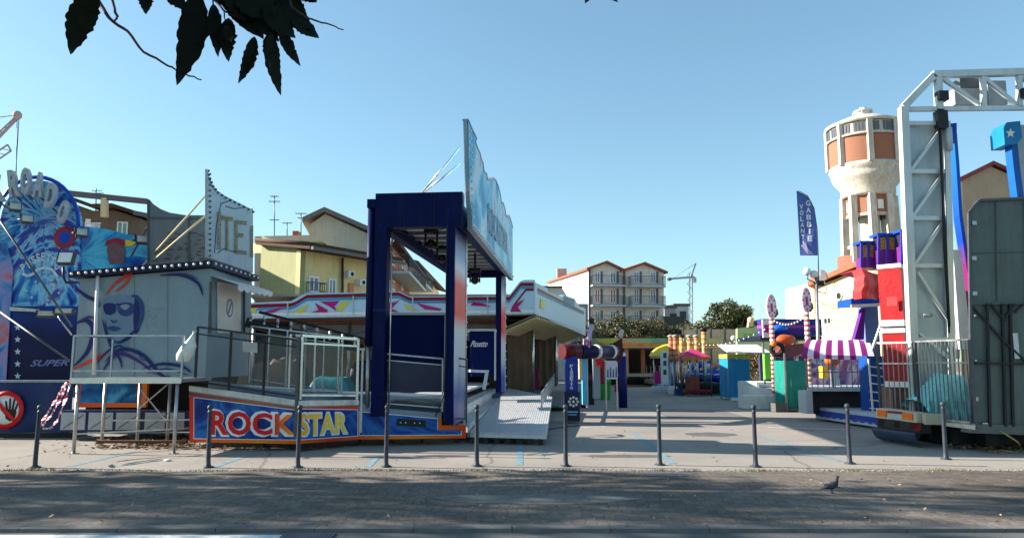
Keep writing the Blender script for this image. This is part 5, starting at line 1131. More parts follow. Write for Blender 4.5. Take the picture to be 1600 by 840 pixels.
    MB().lathe(cc, [(.17, 0), (.2, 0)], 24, ax=ax).lathe(cc, [(.001, -.001), (.02, -.001)], 12, ax=ax).prism([cc + Sd.u * -.1 + V((0, 0, -.12)), cc + Sd.u * -.07 + V((0, 0, -.13)), cc + Sd.u * .1 + V((0, 0, .12)), cc + Sd.u * .07 + V((0, 0, .13))], Sd.n * .003).part('emblem', mat('emblem_blue', srgb(70, 90, 150), .5), d_)
    for (p0, p1) in (((326, 520), (326, 440)), ((379, 520), (379, 452))): MB().bar(dpx(*p0, .04), dpx(*p1, .04), .04).part('door_post', DSTEEL, root)
    c_ = MB(); a, b = dpx(330, 431, .02), dpx(390, 444, .02); out_ = Sd.n * .55 + V((0, 0, -.18)); n = 24
    for i in range(n):
        t, t2 = i / n, (i + 1) / n; z_a = -.03 - .05 * abs(math.sin(t * math.pi * 6)); z_b = -.03 - .05 * abs(math.sin(t2 * math.pi * 6)); p, q_ = a.lerp(b, t), a.lerp(b, t2)
        sag = lambda f: V((0, 0, -.04 * math.sin(math.pi * f)))
        c_.face([p, q_, q_ + out_, p + out_]); c_.face([p + out_, q_ + out_, q_ + out_ + V((0, 0, z_b - .06)), p + out_ + V((0, 0, z_a - .06))])
    c_.part('canopy', mat('canopy_canvas', (.7, .7, .67), .7, var=.08, bump=.15), root)
    # roof edge with bulbs
    e0 = F(118, 434, .12); e1 = F(323, 411, .12) ; zt2 = zt + .02
    A1 = A + F.n * .18 + dn * 0 - F.u * .15; B1 = B + F.n * .18 + F.u * .12; C1 = B2 + Sd.n * .15 + V((.03, 0, 0)); zl2 = zl + .02
    r_ = MB().prism([V((A1.x, A1.y, zl2)), V((B1.x, B1.y, zt2)), V((C1.x, C1.y, zt2)), V((A1.x + dep.x, A1.y + dep.y, zl2))], (0, 0, .13)).part('roof_edge', DKNAVY, root)
    bl = MB()
    for i in range(20): p = V((A1.x, A1.y, 0)).lerp(V((B1.x, B1.y, 0)), (i + .5) / 20) + F.n * .01; bl.ball((p.x, p.y, zl2 + (zt2 - zl2) * (i + .5) / 20 + .07), .032, 8)
    for i in range(10): p = V((B1.x, B1.y, 0)).lerp(V((C1.x, C1.y, 0)), (i + .5) / 10) + Sd.n * .01; bl.ball((p.x, p.y, zt2 + .07), .03, 8)
    bl.part('roof_bulbs', BULB, r_)
    return root, F, Sd, zt2 + .13
bt_root, BF, BS, BZT = booth()
# bulb signs standing on the booth roof
def bulb_sign_front():
    Sd = Pl((P(325, 400, 15.7).x, 15.7), (P(396, 400, 17.6).x, 17.6)); root = thing('bulb_sign', 'pale curved sign with gold bulb letters facing right on the booth roof', 'sign', (Sd.A.x, Sd.A.y, BZT), 'bulb signs on the booth roof')
    top = [(324.5, 264), (327, 276), (332, 288), (340, 298), (352, 306), (366, 313), (380, 320), (395, 328)]; bot = [(395, 426), (324.5, 402)]
    SGM = mat('sign_pale', srgb(166, 176, 182), .5, var=.14, scale=2.5, dirt=.1)
    pn = MB().prism([Sd(*p) for p in top + bot], -Sd.n * .06).part('panel', SGM, root)
    b_ = MB()
    for i in range(16): b_.ball(Sd(327.2, 272 + i * 8.5, .02), .026, 6)
    for i in range(15):
        t = i / 14 * 6.99; k = int(t); f = t - k; b_.ball(Sd(top[k][0] + (top[k + 1][0] - top[k][0]) * f, top[k][1] + 3 + (top[k + 1][1] - top[k][1]) * f, .02), .03, 6)
    b_.part('edge_bulbs', mat('edge_bulb_dark', (.1, .11, .13), .3), root)
    # letters made of bulbs
    g_ = MB(); rows = {'T': ['11111', '00100', '00100', '00100', '00100', '00100', '00100', '00100'], 'E': ['1111', '1000', '1000', '1110', '1000', '1000', '1000', '1111'], 'I': ['1', '1', '1', '1', '1', '1', '1', '1']}
    def letter(ch, px0, px1, y0, y1):
        R_ = rows[ch]; nn = len(R_); m2 = len(R_[0])
        for i, r__ in enumerate(R_):
            for j, c_ in enumerate(r__):
                if c_ == '1':
                    for s0 in (-.25, .25):
                        for s1 in (-.25, .25):
                            px = px0 + (px1 - px0) * ((j + .5 + s1) / m2); py = y0 + (y1 - y0) * ((i + .5 + s0) / nn) + (px - 340) * .12; g_.ball(Sd(px, py, .03), .022, 6)
    letter('I', 338, 344, 330, 390); letter('T', 345, 362, 336, 390); letter('E', 365, 384, 340, 393); letter('I', 390, 394, 346, 396)
    g_.part('bulb_letters', GOLD, root)
    q = MB()
    for pts in ([(335, 395), (338, 350), (345, 318), (362, 312)], [(340, 395), (350, 388), (365, 393), (380, 396)], [(352, 322), (366, 326), (384, 324)]):
        for a, b in zip(pts, pts[1:]): q.bar(Sd(*a, .006), Sd(*b, .006), .008, .02)
    q.part('painted_swirls', FDM := mat('airbrush_mid_blue', (0, 0, 0)), root)
    MB().bar(Sd(395, 426, -.03), Sd(395, 326, -.03), .05).part('edge_post', DSTEEL, root)
    # struts
    for a, b in (((222, 416, 18.2), (324, 303, 15.9)), ((232, 413, 17.9), (322, 336, 15.9))):
        MB().tube(P(*a), P(*b), .022).part('strut', mat('cream_rod', srgb(190, 180, 140), .5), root)
    pl = Pl((P(232, 400, 17.7).x, 17.7), (P(330, 400, 17.9).x, 17.9)); r2 = thing('bulb_sign', 'dark grey back of the second curved sign on the booth roof', 'sign', (pl.A.x, pl.A.y, BZT), 'bulb signs on the booth roof')
    MB().prism([pl(*p) for p in [(232, 311), (238, 318), (250, 326), (265, 332), (290, 336), (330, 336), (330, 420), (231, 420)]], (0, .06, 0)).part('panel', mat('sign_back_grey', srgb(105, 112, 116), .5, .2, var=.12, dirt=.15), r2)
    f_ = MB(); f_.bar(pl(232, 312, .02), pl(232, 420, .02), .04).bar(pl(233, 340, .02), pl(328, 342, .02), .03).bar(pl(296, 336, .02), pl(296, 420, .02), .03); f_.part('back_frame', DSTEEL, r2)
    w_ = MB(); rn = random.Random(5)
    for cx in (260, 275, 292, 308, 322):
        for k in range(9): px, py = cx + rn.uniform(-5, 5), 362 + k * 6 + rn.uniform(-2, 2); w_.bar(pl(px, py, .015), pl(px + rn.uniform(4, 9), py + rn.uniform(-2, 2), .015), .03, .015)
    w_.part('bulb_wiring', mat('rusty_wiring', srgb(92, 70, 60), .7), r2)
bulb_sign_front()

# terrace in front of the booth
def terrace():
    Yf, Yk = 14.0, 15.4; z = P(200, 591, Yf).z; x0, x1 = P(110, 590, Yf).x, P(284, 590, Yf).x
    root = thing('steel_terrace', 'steel framed terrace with handrail standing before the grey booth', 'terrace', ((x0 + x1) / 2, Yf, 0))
    MB().box(x0, x1, Yf, Yk, z - .07, z).part('deck', STEEL, root)
    MB().box(x0, x1, Yf - .02, Yf - .002, z - .09, z + .012).part('deck_edge', CHROME, root)
    for i, (px, Y_) in enumerate(((117, Yf), (273, Yf), (160, Yk - .1), (262, Yk), (215, Yk))):
        x = P(px, 650, Y_).x; MB().tube((x, Y_ + .04, 0), (x, Y_ + .04, z - .07), .034).box(x - .07, x + .07, Y_ - .03, Y_ + .11, 0, .012).part('leg', STEEL, root)
    r_ = MB(); zt = P(200, 524, Yf).z
    for zz in (zt, z + .14): r_.bar((x0, Yf + .03, zz), (x1 - .02, Yf + .03, zz), .03)
    r_.bar((x0, Yf + .03, zt), (x0, Yk, zt), .03); r_.part('handrail', STEEL, root)
    for x in (x0, x1 - .02): MB().bar((x, Yf + .03, z), (x, Yf + .03, zt), .035).part('post', STEEL, root)
    MB().bar((x0, Yk, z), (x0, Yk, zt), .035).part('post', STEEL, root)
    b_ = MB().bar((x0 + .1, Yf + .1, .35), (x1 - .1, Yk, .36), .03).bar((x0 + .1, Yk, .5), (x1, Yk, .52), .03).bar(P(215, 640, Yk), P(262, 600, Yk), .025).bar(P(220, 608, Yk), P(262, 660, Yk), .025); b_.part('brace', STEEL, root)
terrace()
# trailer beneath with painted panel
def trailer():
    Y = 16.4; root = thing('booth_trailer', 'low trailer with white lockers and a painted blue panel under the booth', 'trailer', P(190, 650, Y) * V((1, 1, 0)))
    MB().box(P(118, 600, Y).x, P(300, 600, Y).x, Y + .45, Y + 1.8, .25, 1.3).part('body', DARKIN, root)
    fr = MB().bpx(122, 597, 229, 636, Y, .1).part('painted_panel_frame', ramp_mat('panel_frame_orange', [(0, srgb(220, 60, 30)), (1, srgb(235, 120, 40))], 0, -9.5, -8), root)
    m_ = MB(); m_.bpx(126, 599, 213, 629, Y - .012, .012).part('painted_panel', airbrush_mat('sea_airbrush', [srgb(10, 60, 110), srgb(30, 110, 170), srgb(90, 170, 205)], 1.2, 2.), fr)
    lk = MB().bpx(92, 641, 300, 674, Y - .05, .5).part('locker_row', mat('locker_frame', srgb(36, 44, 80), .5), root)
    d_ = MB()
    for px in (95, 138, 181, 226, 258): d_.bpx(px, 644, px + (38 if px < 250 else 30), 671, Y - .065, .012)
    d_.part('locker_doors', mat('locker_white', srgb(168, 172, 176), .5, dirt=.2), lk)
    w_ = MB()
    for px in (98, 141, 184, 229): w_.bar(P(px, 669, Y - .075), P(px + 32, 648, Y - .075), .012)
    w_.part('locker_braces', DSTEEL, lk)
    MB().bpx(150, 688, 290, 692, 15.0, .12).part('tow_bar', mat('rusty_steel', srgb(84, 62, 48), .8, var=.3), root)
trailer()

# ================================================================== LEFT PAINTED RIDE
def left_ride():
    Y = 18.6; F = Pl((-20, Y), (-5, Y)); root = thing('painted_ride', 'tall ride front airbrushed in blues with glittering letters on its arch', 'fairground ride', (-12, Y, 0))
    AB = airbrush_mat('blue_airbrush', [srgb(8, 20, 84), srgb(16, 50, 140), srgb(36, 120, 190), srgb(130, 196, 222), srgb(84, 76, 160), srgb(14, 60, 150), srgb(60, 160, 200)], .75, 2.6, tuple(F(70, 340)))
    AB2 = airbrush_mat('cyan_airbrush', [srgb(16, 60, 150), srgb(30, 130, 195), srgb(90, 190, 220), srgb(40, 120, 190), srgb(110, 80, 160)], .5, 1.6, tuple(F(120, 400)))
    arch = [(62 + 62 * math.cos(t) * 1.0, 352 - 70 * math.sin(t)) for t in [i * math.pi / 18 for i in range(19)]]
    pts = [F(124, 478), ] + [F(*p) for p in arch] + [F(-110, 352), F(-110, 478)]
    MB().prism(pts, (0, .15, 0)).part('arch_panel', AB, root)
    MB().prism([F(125, 478, -.06), F(125, 352, -.06), F(160, 356, -.06), F(200, 366, -.06), F(240, 372, -.06), F(240, 478, -.06)], (0, .12, 0)).part('wing_panel', AB2, root)
    MB().prism([F(-110, 605), F(120, 605), F(120, 478.5), F(-110, 478.5)], (0, .15, 0)).part('lower_panel', ramp_mat('shaded_blue_lower', [(0, srgb(8, 14, 44)), (.6, srgb(12, 24, 74)), (1, srgb(26, 64, 150))], 2, .9, 3.2, .45, .3, 1.2), root)  # tree shade over the lower front is blended into its blue
    MB().prism([F(-20, 605, .02), F(10, 605, .02), F(18, 480, .02), F(22, 420, .02), F(12, 380, .02), F(-20, 380, .02)], F.n * .02).part('side_strip', airbrush_mat('purple_airbrush', [srgb(40, 40, 110), srgb(60, 130, 190), srgb(150, 140, 190), srgb(190, 100, 90)], .8, 2), root)
    # painted face with a red cap on the wing, kept generic
    SK = mat('painted_brown', srgb(112, 84, 92), .5, var=.25, scale=6)
    q = MB(); q.face([F(*p, -.045 + .001) + V((0, -.02, 0)) for p in [(170, 412), (166, 392), (168, 380), (178, 374), (190, 376), (195, 392), (193, 412)]]); q.part('painted_head', SK, root)
    q = MB(); q.face([F(*p, -.02) for p in [(163, 384), (166, 375), (180, 371), (192, 374), (196, 382), (190, 384), (178, 378)]]); q.part('painted_cap', mat('painted_red', srgb(150, 44, 60), .5, var=.2), root)
    q = MB(); q.face([F(*p, -.02) for p in [(196, 374), (212, 378), (206, 384), (194, 384)]]); q.part('painted_brim', YELLOW, root)
    # arched tube and letters
    t_ = MB(); t_.path([F(62 + 64 * math.cos(t), 350 - 72 * math.sin(t), .1) for t in [R(-4 + i * 9.2) for i in range(21)]], .05, 8); t_.part('arch_tube', BLUE, root)
    GL = mat('silver_glitter', srgb(172, 178, 184), .45, .1, var=.5, scale=40, bump=.6)
    for ch, cx, cy, ang, hh, ww in (('K', 9, 299, 14, 44, 17), ('R', 35, 291, 10, 44, 16), ('O', 53, 288, 4, 44, 15), ('A', 73, 293, -2, 40, 15), ('D', 92, 310, -6, 40, 15), ('O', 110, 335, -12, 38, 13)):
        vs, fs = text_mesh(ch, .05, .06, 0); x0, x1 = min(v[0] for v in vs), max(v[0] for v in vs); y0, y1 = min(v[1] for v in vs), max(v[1] for v in vs); s_ = Y / FPX; c_ = F(cx, cy, .3)
        q = MB(); ca, sa = math.cos(R(ang)), math.sin(R(ang))
        for x, y, z in vs:
            a = ((x - x0) / (x1 - x0) - .5) * ww * s_ ; b = ((y - y0) / (y1 - y0) - .5) * hh * s_; q.v.append((c_.x + a * ca - b * sa, c_.y - z, c_.z + a * sa + b * ca))
        q.f = list(fs); q.mi = [0] * len(fs); q.sm = [False] * len(fs)
        l_ = q.part('arch_letter', GL, root); MB().bar(c_ + V((0, .1, -.3)), c_ + V((0, .34, -.4)), .03).part('letter_bracket', DSTEEL, l_)
    # painted lettering
    def arc_word(t, pts_, wd, ht, m, nm):
        q = MB()
        for ch, (px, py, an) in zip(t, pts_):
            vs, fs = text_mesh(ch, .03, 0, 0); x0, x1 = min(v[0] for v in vs), max(v[0] for v in vs); y0, y1 = min(v[1] for v in vs), max(v[1] for v in vs); k = len(q.v); ca, sa = math.cos(R(an)), math.sin(R(an))
            for x, y, z in vs:
                a = ((x - x0) / max(.15, x1 - x0) - .5) * wd; b = ((y - y0) / (y1 - y0) - .5) * ht; q.v.append(tuple(F(px + a * ca + b * sa * -1, py - (a * sa + b * ca), .012)))
            for f in fs: q.f.append(tuple(k + i for i in f)); q.mi.append(0); q.sm.append(False)
        q.part(nm, m, root)
    PW = mat('painted_white', srgb(190, 208, 222), .5, var=.15)
    arc_word('PISSETTO', [(37, 418, 30), (46, 412, 30), (53, 406, 22), (60, 402, 8), (68, 401, 0), (76, 403, -10), (83, 408, -22), (90, 416, -35)], 6.5, 13, PW, 'painted_name')
    q = MB(); cu = [(35, 427), (44, 431), (52, 428), (60, 421), (70, 418), (82, 421), (90, 432), (93, 446)]
    for a, b in zip(cu, cu[1:]): q.bar(F(*a, .014), F(*b, .014), .006, .07)
    q.part('painted_ribbon', PW, root)
    q = MB(); add_text(q, 'SUPER', F(47, 572, .01), F(106, 571, .01), F(50, 562, .01), 0, F.n, .02, 0, .25); q.part('painted_word', mat('painted_lilac', srgb(120, 126, 178), .5), root)
    st = MB()
    for cy in (511, 530, 549, 568, 587):
        st.face([F(28 + (5.5 if i % 2 == 0 else 2.3) * math.sin(i * math.pi / 5), cy - (5.5 if i % 2 == 0 else 2.3) * math.cos(i * math.pi / 5), .012) for i in range(10)])
    st.part('painted_stars', PW, root)
    rg = MB().lathe(F(102, 371, .02), [(.16, 0), (.28, 0)], 24, ax=(V((1, 0, 0)), V((0, 0, 1)), F.n)).part('painted_ring', mat('painted_red', (0, 0, 0)), root)
    MB().lathe(F(102, 371, .02), [(.001, 0), (.16, 0)], 24, ax=(V((1, 0, 0)), V((0, 0, 1)), F.n)).part('painted_eye', BLUE, rg)
    m_ = MB(); rn = random.Random(11)
    for _ in range(46):
        px, py = rn.gauss(70, 20), rn.uniform(432, 476); s_ = rn.uniform(.5, 2.2); m_.face([F(px + s_ * math.cos(t), py + s_ * .9 * math.sin(t), .011) for t in [i * math.pi / 3 for i in range(6)]])
    m_.part('painted_sparkles', PW, root)
    MB().prism([F(24, 480, .02), F(70, 484, .02), F(70, 488, .02), F(24, 486, .02)], F.n * .2).part('ledge', STEEL, root)
    # lower skirt, tarpaulin
    MB().bpx(-150, 594, 118, 597, 17.2, .5).part('skirt_ledge', STEEL, root)
    ct = MB(); a, b = P(-160, 640, 16.9), P(112, 640, 16.9); wavy_cloth(ct, (a.x, 16.9, 0), (b.x, 16.9, 0), .12, P(0, 597, 16.9).z, .05, 90, 14, 3., 4); ct.part('skirt_tarpaulin', mat('skirt_blue', srgb(20, 44, 92), .45, var=.2, scale=1.2, bump=.15), root)
    MB().box(a.x, b.x, 16.95, 17.6, .0, .11).part('skirt_foot', BLACKM, root)
    # diagonal stays
    for a, b in (((-30, 300, 16.8), (112, 510, 16.6)), ((-10, 480, 17), (108, 563, 15.8)), ((205, 400, 18), (236, 345, 18))): MB().tube(P(*a), P(*b), .025).part('stay', DSTEEL, root)
    return F
LF = left_ride()
# no entry hand sign on the skirt
def hand_sign():
    pl = Pl((-14, 16.82), (-5, 16.82)); c_ = pl(8, 640); root = thing('hand_sign', 'round no touching sign with a black hand and red bar', 'sign', (c_.x, c_.y, c_.z - .45)); ax = (V((1, 0, 0)), V((0, 0, 1)), V((0, -1, 0)))
    k = 16.82 / FPX
    MB().lathe(c_, [(.001, .0), (28 * k, 0), (28 * k, -.01)], 36, ax=ax).part('disc', WHITEC, root)
    h = MB(); 
    def Q(x, y, o=.006): return c_ + V((x * k, -o, -y * k))
    h.prism([Q(*p) for p in [(0, 2), (2, 13), (9, 17), (16, 13), (18, 4), (17, -1), (2, -1)]], (0, -.003, 0))
    for (x0, y0, x1, y1) in ((3.5, 0, .5, -13), (7.6, 0, 7, -17), (11.8, 0, 13.5, -16), (15.6, 1, 19.5, -11), (2, 6, -6, -2)):
        d = V((x1 - x0, y1 - y0)).normalized(); s_ = V((-d.y, d.x)) * 1.7; h.prism([Q(x0 + s_.x, y0 + s_.y, .010), Q(x0 - s_.x, y0 - s_.y, .010), Q(x1 - s_.x * .8, y1 - s_.y * .8, .010), Q(x1, y1 - .8, .010) if False else Q(x1 + d.x * 1.2, y1 + d.y * 1.2, .010), Q(x1 + s_.x * .8, y1 + s_.y * .8, .010)], (0, -.002, 0))
    h.part('hand', BLACK, root)
    MB().lathe(c_ + V((0, -.016, 0)), [(22 * k, 0), (29 * k, 0), (29 * k, -.006)], 36, ax=ax).part('red_ring', RED, root)
    MB().prism([Q(-19, -15, .02), Q(-15, -19, .02), Q(19, 15, .02), Q(15, 19, .02)], (0, -.004, 0)).part('red_bar', RED, root)
hand_sign()
def floodlight(px, py, Y, w_, h_, label, glass, yaw=0., arm=None):
    c_ = P(px, py, Y); root = thing('floodlight', label, 'floodlight', c_, 'floodlights on the painted ride'); rot = Matrix.Rotation(R(yaw), 3, 'Z') @ Matrix.Rotation(R(-18), 3, 'X')
    def tb(x0, x1, y0, y1, z0, z1, nm, m, par):
        mb = MB().box(x0, x1, y0, y1, z0, z1); mb.v = [tuple(c_ + rot @ V(v)) for v in mb.v]; return mb.part(nm, m, par)
    hs = tb(-w_ / 2, w_ / 2, -.03, .09, -h_ / 2, h_ / 2, 'housing', DSTEEL, root); tb(-w_ * .42, w_ * .42, -.042, -.031, -h_ * .4, h_ * .4, 'glass', glass, hs)
    tb(-w_ / 2 - .03, -w_ / 2 - .005, -.01, .05, -.05, h_ * .7, 'bracket', BLACKM, root)
    if arm: MB().path([P(*p) for p in arm], .03, 8).part('arm', BLACKM, root)
    return root
floodlight(103, 403, 17.2, .36, .30, 'large white faced floodlight on a bent arm beside the grey booth', mat('flood_glass_white', (.8, .82, .8), .3, var=.05), 0, [(99, 416, 17.2), (99, 432, 17.2), (103, 441, 17.2), (122, 441, 17.3)])
GLT = mat('flood_glass', (.45, .45, .4), .3, var=.2)
for px, py, lab in ((24, 323, 'small black floodlight below the first arch letter'), (43, 342, 'small black floodlight below and right of the first one'), (128, 363, 'small black floodlight at the edge of the painted wing'), (222, 374, 'small pale floodlight beside the grey sign back')): floodlight(px, py, 17.9, .26, .2, lab, GLT, 35, [(px - 14, py + 1, 18.3), (px - 3, py, 18)])
for px, py, lab in ((73, 490, 'long floodlight lying on the dark ledge above the painted stars'), (100, 486, 'second small lamp on the pole behind the booth corner')): floodlight(px, py, 17.6, .42, .14, lab, GLT, 10, [(px - 10, py + 4, 17.9), (px, py, 17.7)])
root = thing('lamp_pole', 'thin horizontal lamp pole left of the grey booth', 'pole', P(70, 490, 17.8)); MB().tube(P(60, 489, 17.8), P(118, 486, 17.8), .02).tube(P(86, 488, 17.8), P(112, 523, 17.6), .02).part('pole', STEEL, root)
# barrier tape hanging from the terrace to the bollard
def tape():
    m_ = MB(); A, B = P(107, 594, 14.3), P(62, 668, 12.4)
    for s_, sag in ((0, .12), (.05, .32), (-.03, .02)):
        n = 26
        for i in range(n):
            f = lambda t: A.lerp(B, t) + V((s_, 0, -sag * math.sin(math.pi * t))); p, q = f(i / n), f((i + 1) / n); tw = R(30 + 120 * math.sin(i * .35 + s_ * 30)); wv = V((math.cos(tw) * .035, math.sin(tw) * .03, .012)); m_.m(i % 2).face([p - wv, p + wv, q + wv, q - wv])
    m_.thing('barrier_tape', [mat('tape_red', srgb(205, 60, 70), .4), mat('tape_white', (.75, .75, .75), .4)], 'red and white barrier tape sagging from the terrace to the leftmost bollard', 'barrier tape')
tape()

# ================================================================== FOOTBALL ARCH AND STALLS IN THE MIDDLE
def football_arch():
    Y = 21.; root = thing('football_arch', 'inflatable football game arch in red and navy tubes', 'inflatable arch', P(900, 655, Y) * V((1, 1, 0)))
    k = Y / FPX
    a, b, c_, d = P(880, 549, Y), P(902, 549, Y), P(978, 551, Y + 3), P(932, 549, Y + 1)
    MB().tube(P(878, 549, Y), P(904, 549, Y + .3), .21, n=16).part('red_tube', mat('inflatable_red', srgb(76, 8, 16), .4, var=.15, bump=.1), root)
    MB().tube(P(904, 549, Y + .3), P(960, 550, Y + 1.6), .2, n=16).part('navy_tube', mat('inflatable_navy', srgb(8, 12, 62), .35, var=.15, bump=.1), root)
    for px, t in ((930, .8), (953, 1.4)): MB().tube(P(px, 549, Y + t), P(px + 3, 549, Y + t + .07), .207, n=16).part('white_band', WHITEC, root)
    bx = MB().bpx(884, 556, 903, 612, Y, .35).part('left_pillar', mat('pillar_blue', srgb(22, 48, 140), .4, var=.15), root)
    pl = Pl((-2, Y - .01), (4, Y - .01)); q = MB()
    for i, ch in enumerate('PISSETTO'): y0 = 569 + i * 4.9; q2 = MB(); hw = .8 if ch == 'I' else 2.6; add_text(q, ch, pl(893 - hw, y0 + 4.2, .01), pl(893 + hw, y0 + 4.2, .01), pl(893 - hw, y0, .01), 0, pl.n, .02)
    q.part('vertical_lettering', WHITEC, bx)
    bb = MB().bpx(882, 612, 906, 658, Y - .1, .5).part('pillar_foot', mat('foot_navy', srgb(14, 22, 62), .4), root)
    pl2 = Pl((-2, Y - .12), (4, Y - .12)); q = MB(); cc = (896, 627)
    for i in range(8):
        an = R(i * 45); 
        s_ = [(cc[0] + (6.6) * math.cos(an) + (2.9 if j % 2 == 0 else 1.3) * math.sin(j * math.pi / 5 + an), cc[1] + 6.6 * math.sin(an) - (2.9 if j % 2 == 0 else 1.3) * math.cos(j * math.pi / 5 + an)) for j in range(10)] if i % 1 == 0 else None
        q.face([pl2(*p, .004 + .0004 * i) for p in s_])
    q.face([pl2(cc[0] + (3 if j % 2 == 0 else 1.4) * math.sin(j * math.pi / 5), cc[1] - (3 if j % 2 == 0 else 1.4) * math.cos(j * math.pi / 5), .008) for j in range(10)])
    q.part('star_ball_emblem', WHITEC, bb)
    q = MB(); q.prism([pl2(886, 644, .004), pl2(903, 644, .004), pl2(903, 642, .004), pl2(886, 642, .004)], pl2.n * .002).prism([pl2(888, 648, .004), pl2(901, 648, .004), pl2(901, 646.6, .004), pl2(888, 646.6, .004)], pl2.n * .002); q.part('small_print', LBLUE, bb)
    MB().bpx(905, 556, 910, 592, Y + .6, .2).part('cream_panel', mat('cream_paint', srgb(225, 205, 150), .5), root)
    MB().bpx(910, 557, 917, 632, Y + .6, .25).part('cyan_panel', CYAN, root); MB().bpx(917, 560, 919, 636, Y + .58, .3).part('corner_post', LGREY, root)
    MB().bpx(927, 560, 938, 622, Y + 5, .3).part('grey_pillar', GREYP, root); MB().bpx(938, 563, 944, 600, Y + 5.2, .3).part('red_pillar', DRED, root)
    q = MB(); q.prism([P(930, 560, Y + 4.9), P(942, 560, Y + 4.9), P(941, 575, Y + 4.9), P(936, 569, Y + 4.9), P(933, 574, Y + 4.9)], (0, .02, 0)); q.part('flame_motif', RED, root)
    q = MB().ball(P(892, 528, Y + .8) + V((.3, 0, .3)), .14, 10).ball(P(917, 535, Y), .02, 6)
    MB().bpx(912, 529, 922, 543, Y + .4, .2).part('round_badge', mat('badge_lilac', srgb(170, 160, 200), .5), root)
    MB().lathe(P(917, 536, Y + .38), [(.05, 0), (.08, 0)], 16, ax=(V((1, 0, 0)), V((0, 0, 1)), V((0, -1, 0)))).part('badge_ring', RED, root)
    # figure top: yellow-green crest and red fins
    MB().prism([P(932, 530, Y + 1.5), P(944, 528, Y + 1.5), P(960, 528, Y + 1.5), P(968, 530, Y + 1.5), P(957, 536, Y + 1.5), P(946, 536, Y + 1.5)], (0, .3, 0)).part('yellow_crest', mat('lime_yellow', srgb(176, 176, 70), .5, var=.2), root)
    MB().prism([P(946, 540, Y + 2.3), P(962, 532, Y + 2.3), P(972, 528, Y + 2.3), P(974, 553, Y + 2.3), P(968, 566, Y + 2.3), P(960, 553, Y + 2.3)], (0, .5, 0)).part('red_fin', mat('inflatable_red', (0, 0, 0)), root)
    MB().path([P(920, 531, Y + .7), P(922, 518, Y + .7), P(925, 506, Y + .7)], .075, 8, .05).part('lilac_horn', mat('badge_lilac', (0, 0, 0)), root); MB().bpx(921, 497, 928, 506, Y + .7, .12).part('speaker_box', BLACK, root)
    MB().path([P(969, 527, Y + 2.2), P(972, 515, Y + 2.2), P(974, 511, Y + 2.2)], .07, 8, .05).part('white_horn', mat('pale_horn', srgb(190, 185, 180), .5), root)
    r2 = thing('litter_bin', 'bright green wheeled bin beside the grey pillar of the football arch', 'bin', G(946, 624)); g = G(946, 624)
    pr = [(.24, 0), (.26, .05), (.31, .72), (.33, .74), (.33, .8)]; MB().lathe(g, pr, 4, a0=R(45), a1=R(405), smooth=False).part('body', GREEN, r2)
    MB().lathe(g, [(.35, .8), (.35, .84), (.2, .92), (.01, .93)], 4, a0=R(45), a1=R(405), smooth=False).part('lid', GREEN, r2)
    for dx in (-.15, .15): MB().tube((g.x + dx - .03, g.y + .22, .08), (g.x + dx + .03, g.y + .22, .08), .08, n=12).part('wheel', RUBBER, r2)
    r3 = thing('arcade_cabinet', 'dark tall punching machine standing behind the cyan panel', 'arcade machine', G(923, 632)); g = G(923, 632)
    MB().box(g.x - .12, g.x + .14, g.y, g.y + .4, 0, 1.2).part('cabinet', BLACKM, r3); MB().ball((g.x + .02, g.y, .85), .14, 12).part('pad', RUBBER, r3)
    MB().box(g.x - .12, g.x + .14, g.y - .01, g.y - .002, 1.0, 1.15).part('display', mat('display_red', srgb(120, 30, 40), .3), r3)
    r4 = thing('cable_reel', 'dark hose reel with a green cap lying beside the ramp foot', 'hose reel', G(868, 640)); g = G(868, 642)
    m_ = MB(); [m_.lathe(g + V((0, 0, .02 + .035 * i)), [(.26, 0), (.29, .018), (.26, .036), (.23, .018), (.26, 0)], 24) for i in range(3)]; m_.part('hose', RUBBER, r4); MB().box(g.x - .15, g.x + .1, g.y - .1, g.y + .1, .13, .2).part('cap', mat('cap_green', srgb(30, 130, 100), .4), r4)
    r5 = thing('red_sack', 'small dark red sack on the ground at the cyan panel foot', 'sack', G(913, 636)); g = G(912, 637); m_ = MB().ball(g + V((0, 0, .1)), .13, 12, (1, .8, .9)); m_.v = [(x + .02 * noise.noise(V((x * 20, y * 20, z * 20))), y, z) for x, y, z in m_.v]; m_.part('sack', DRED, r5)
football_arch()

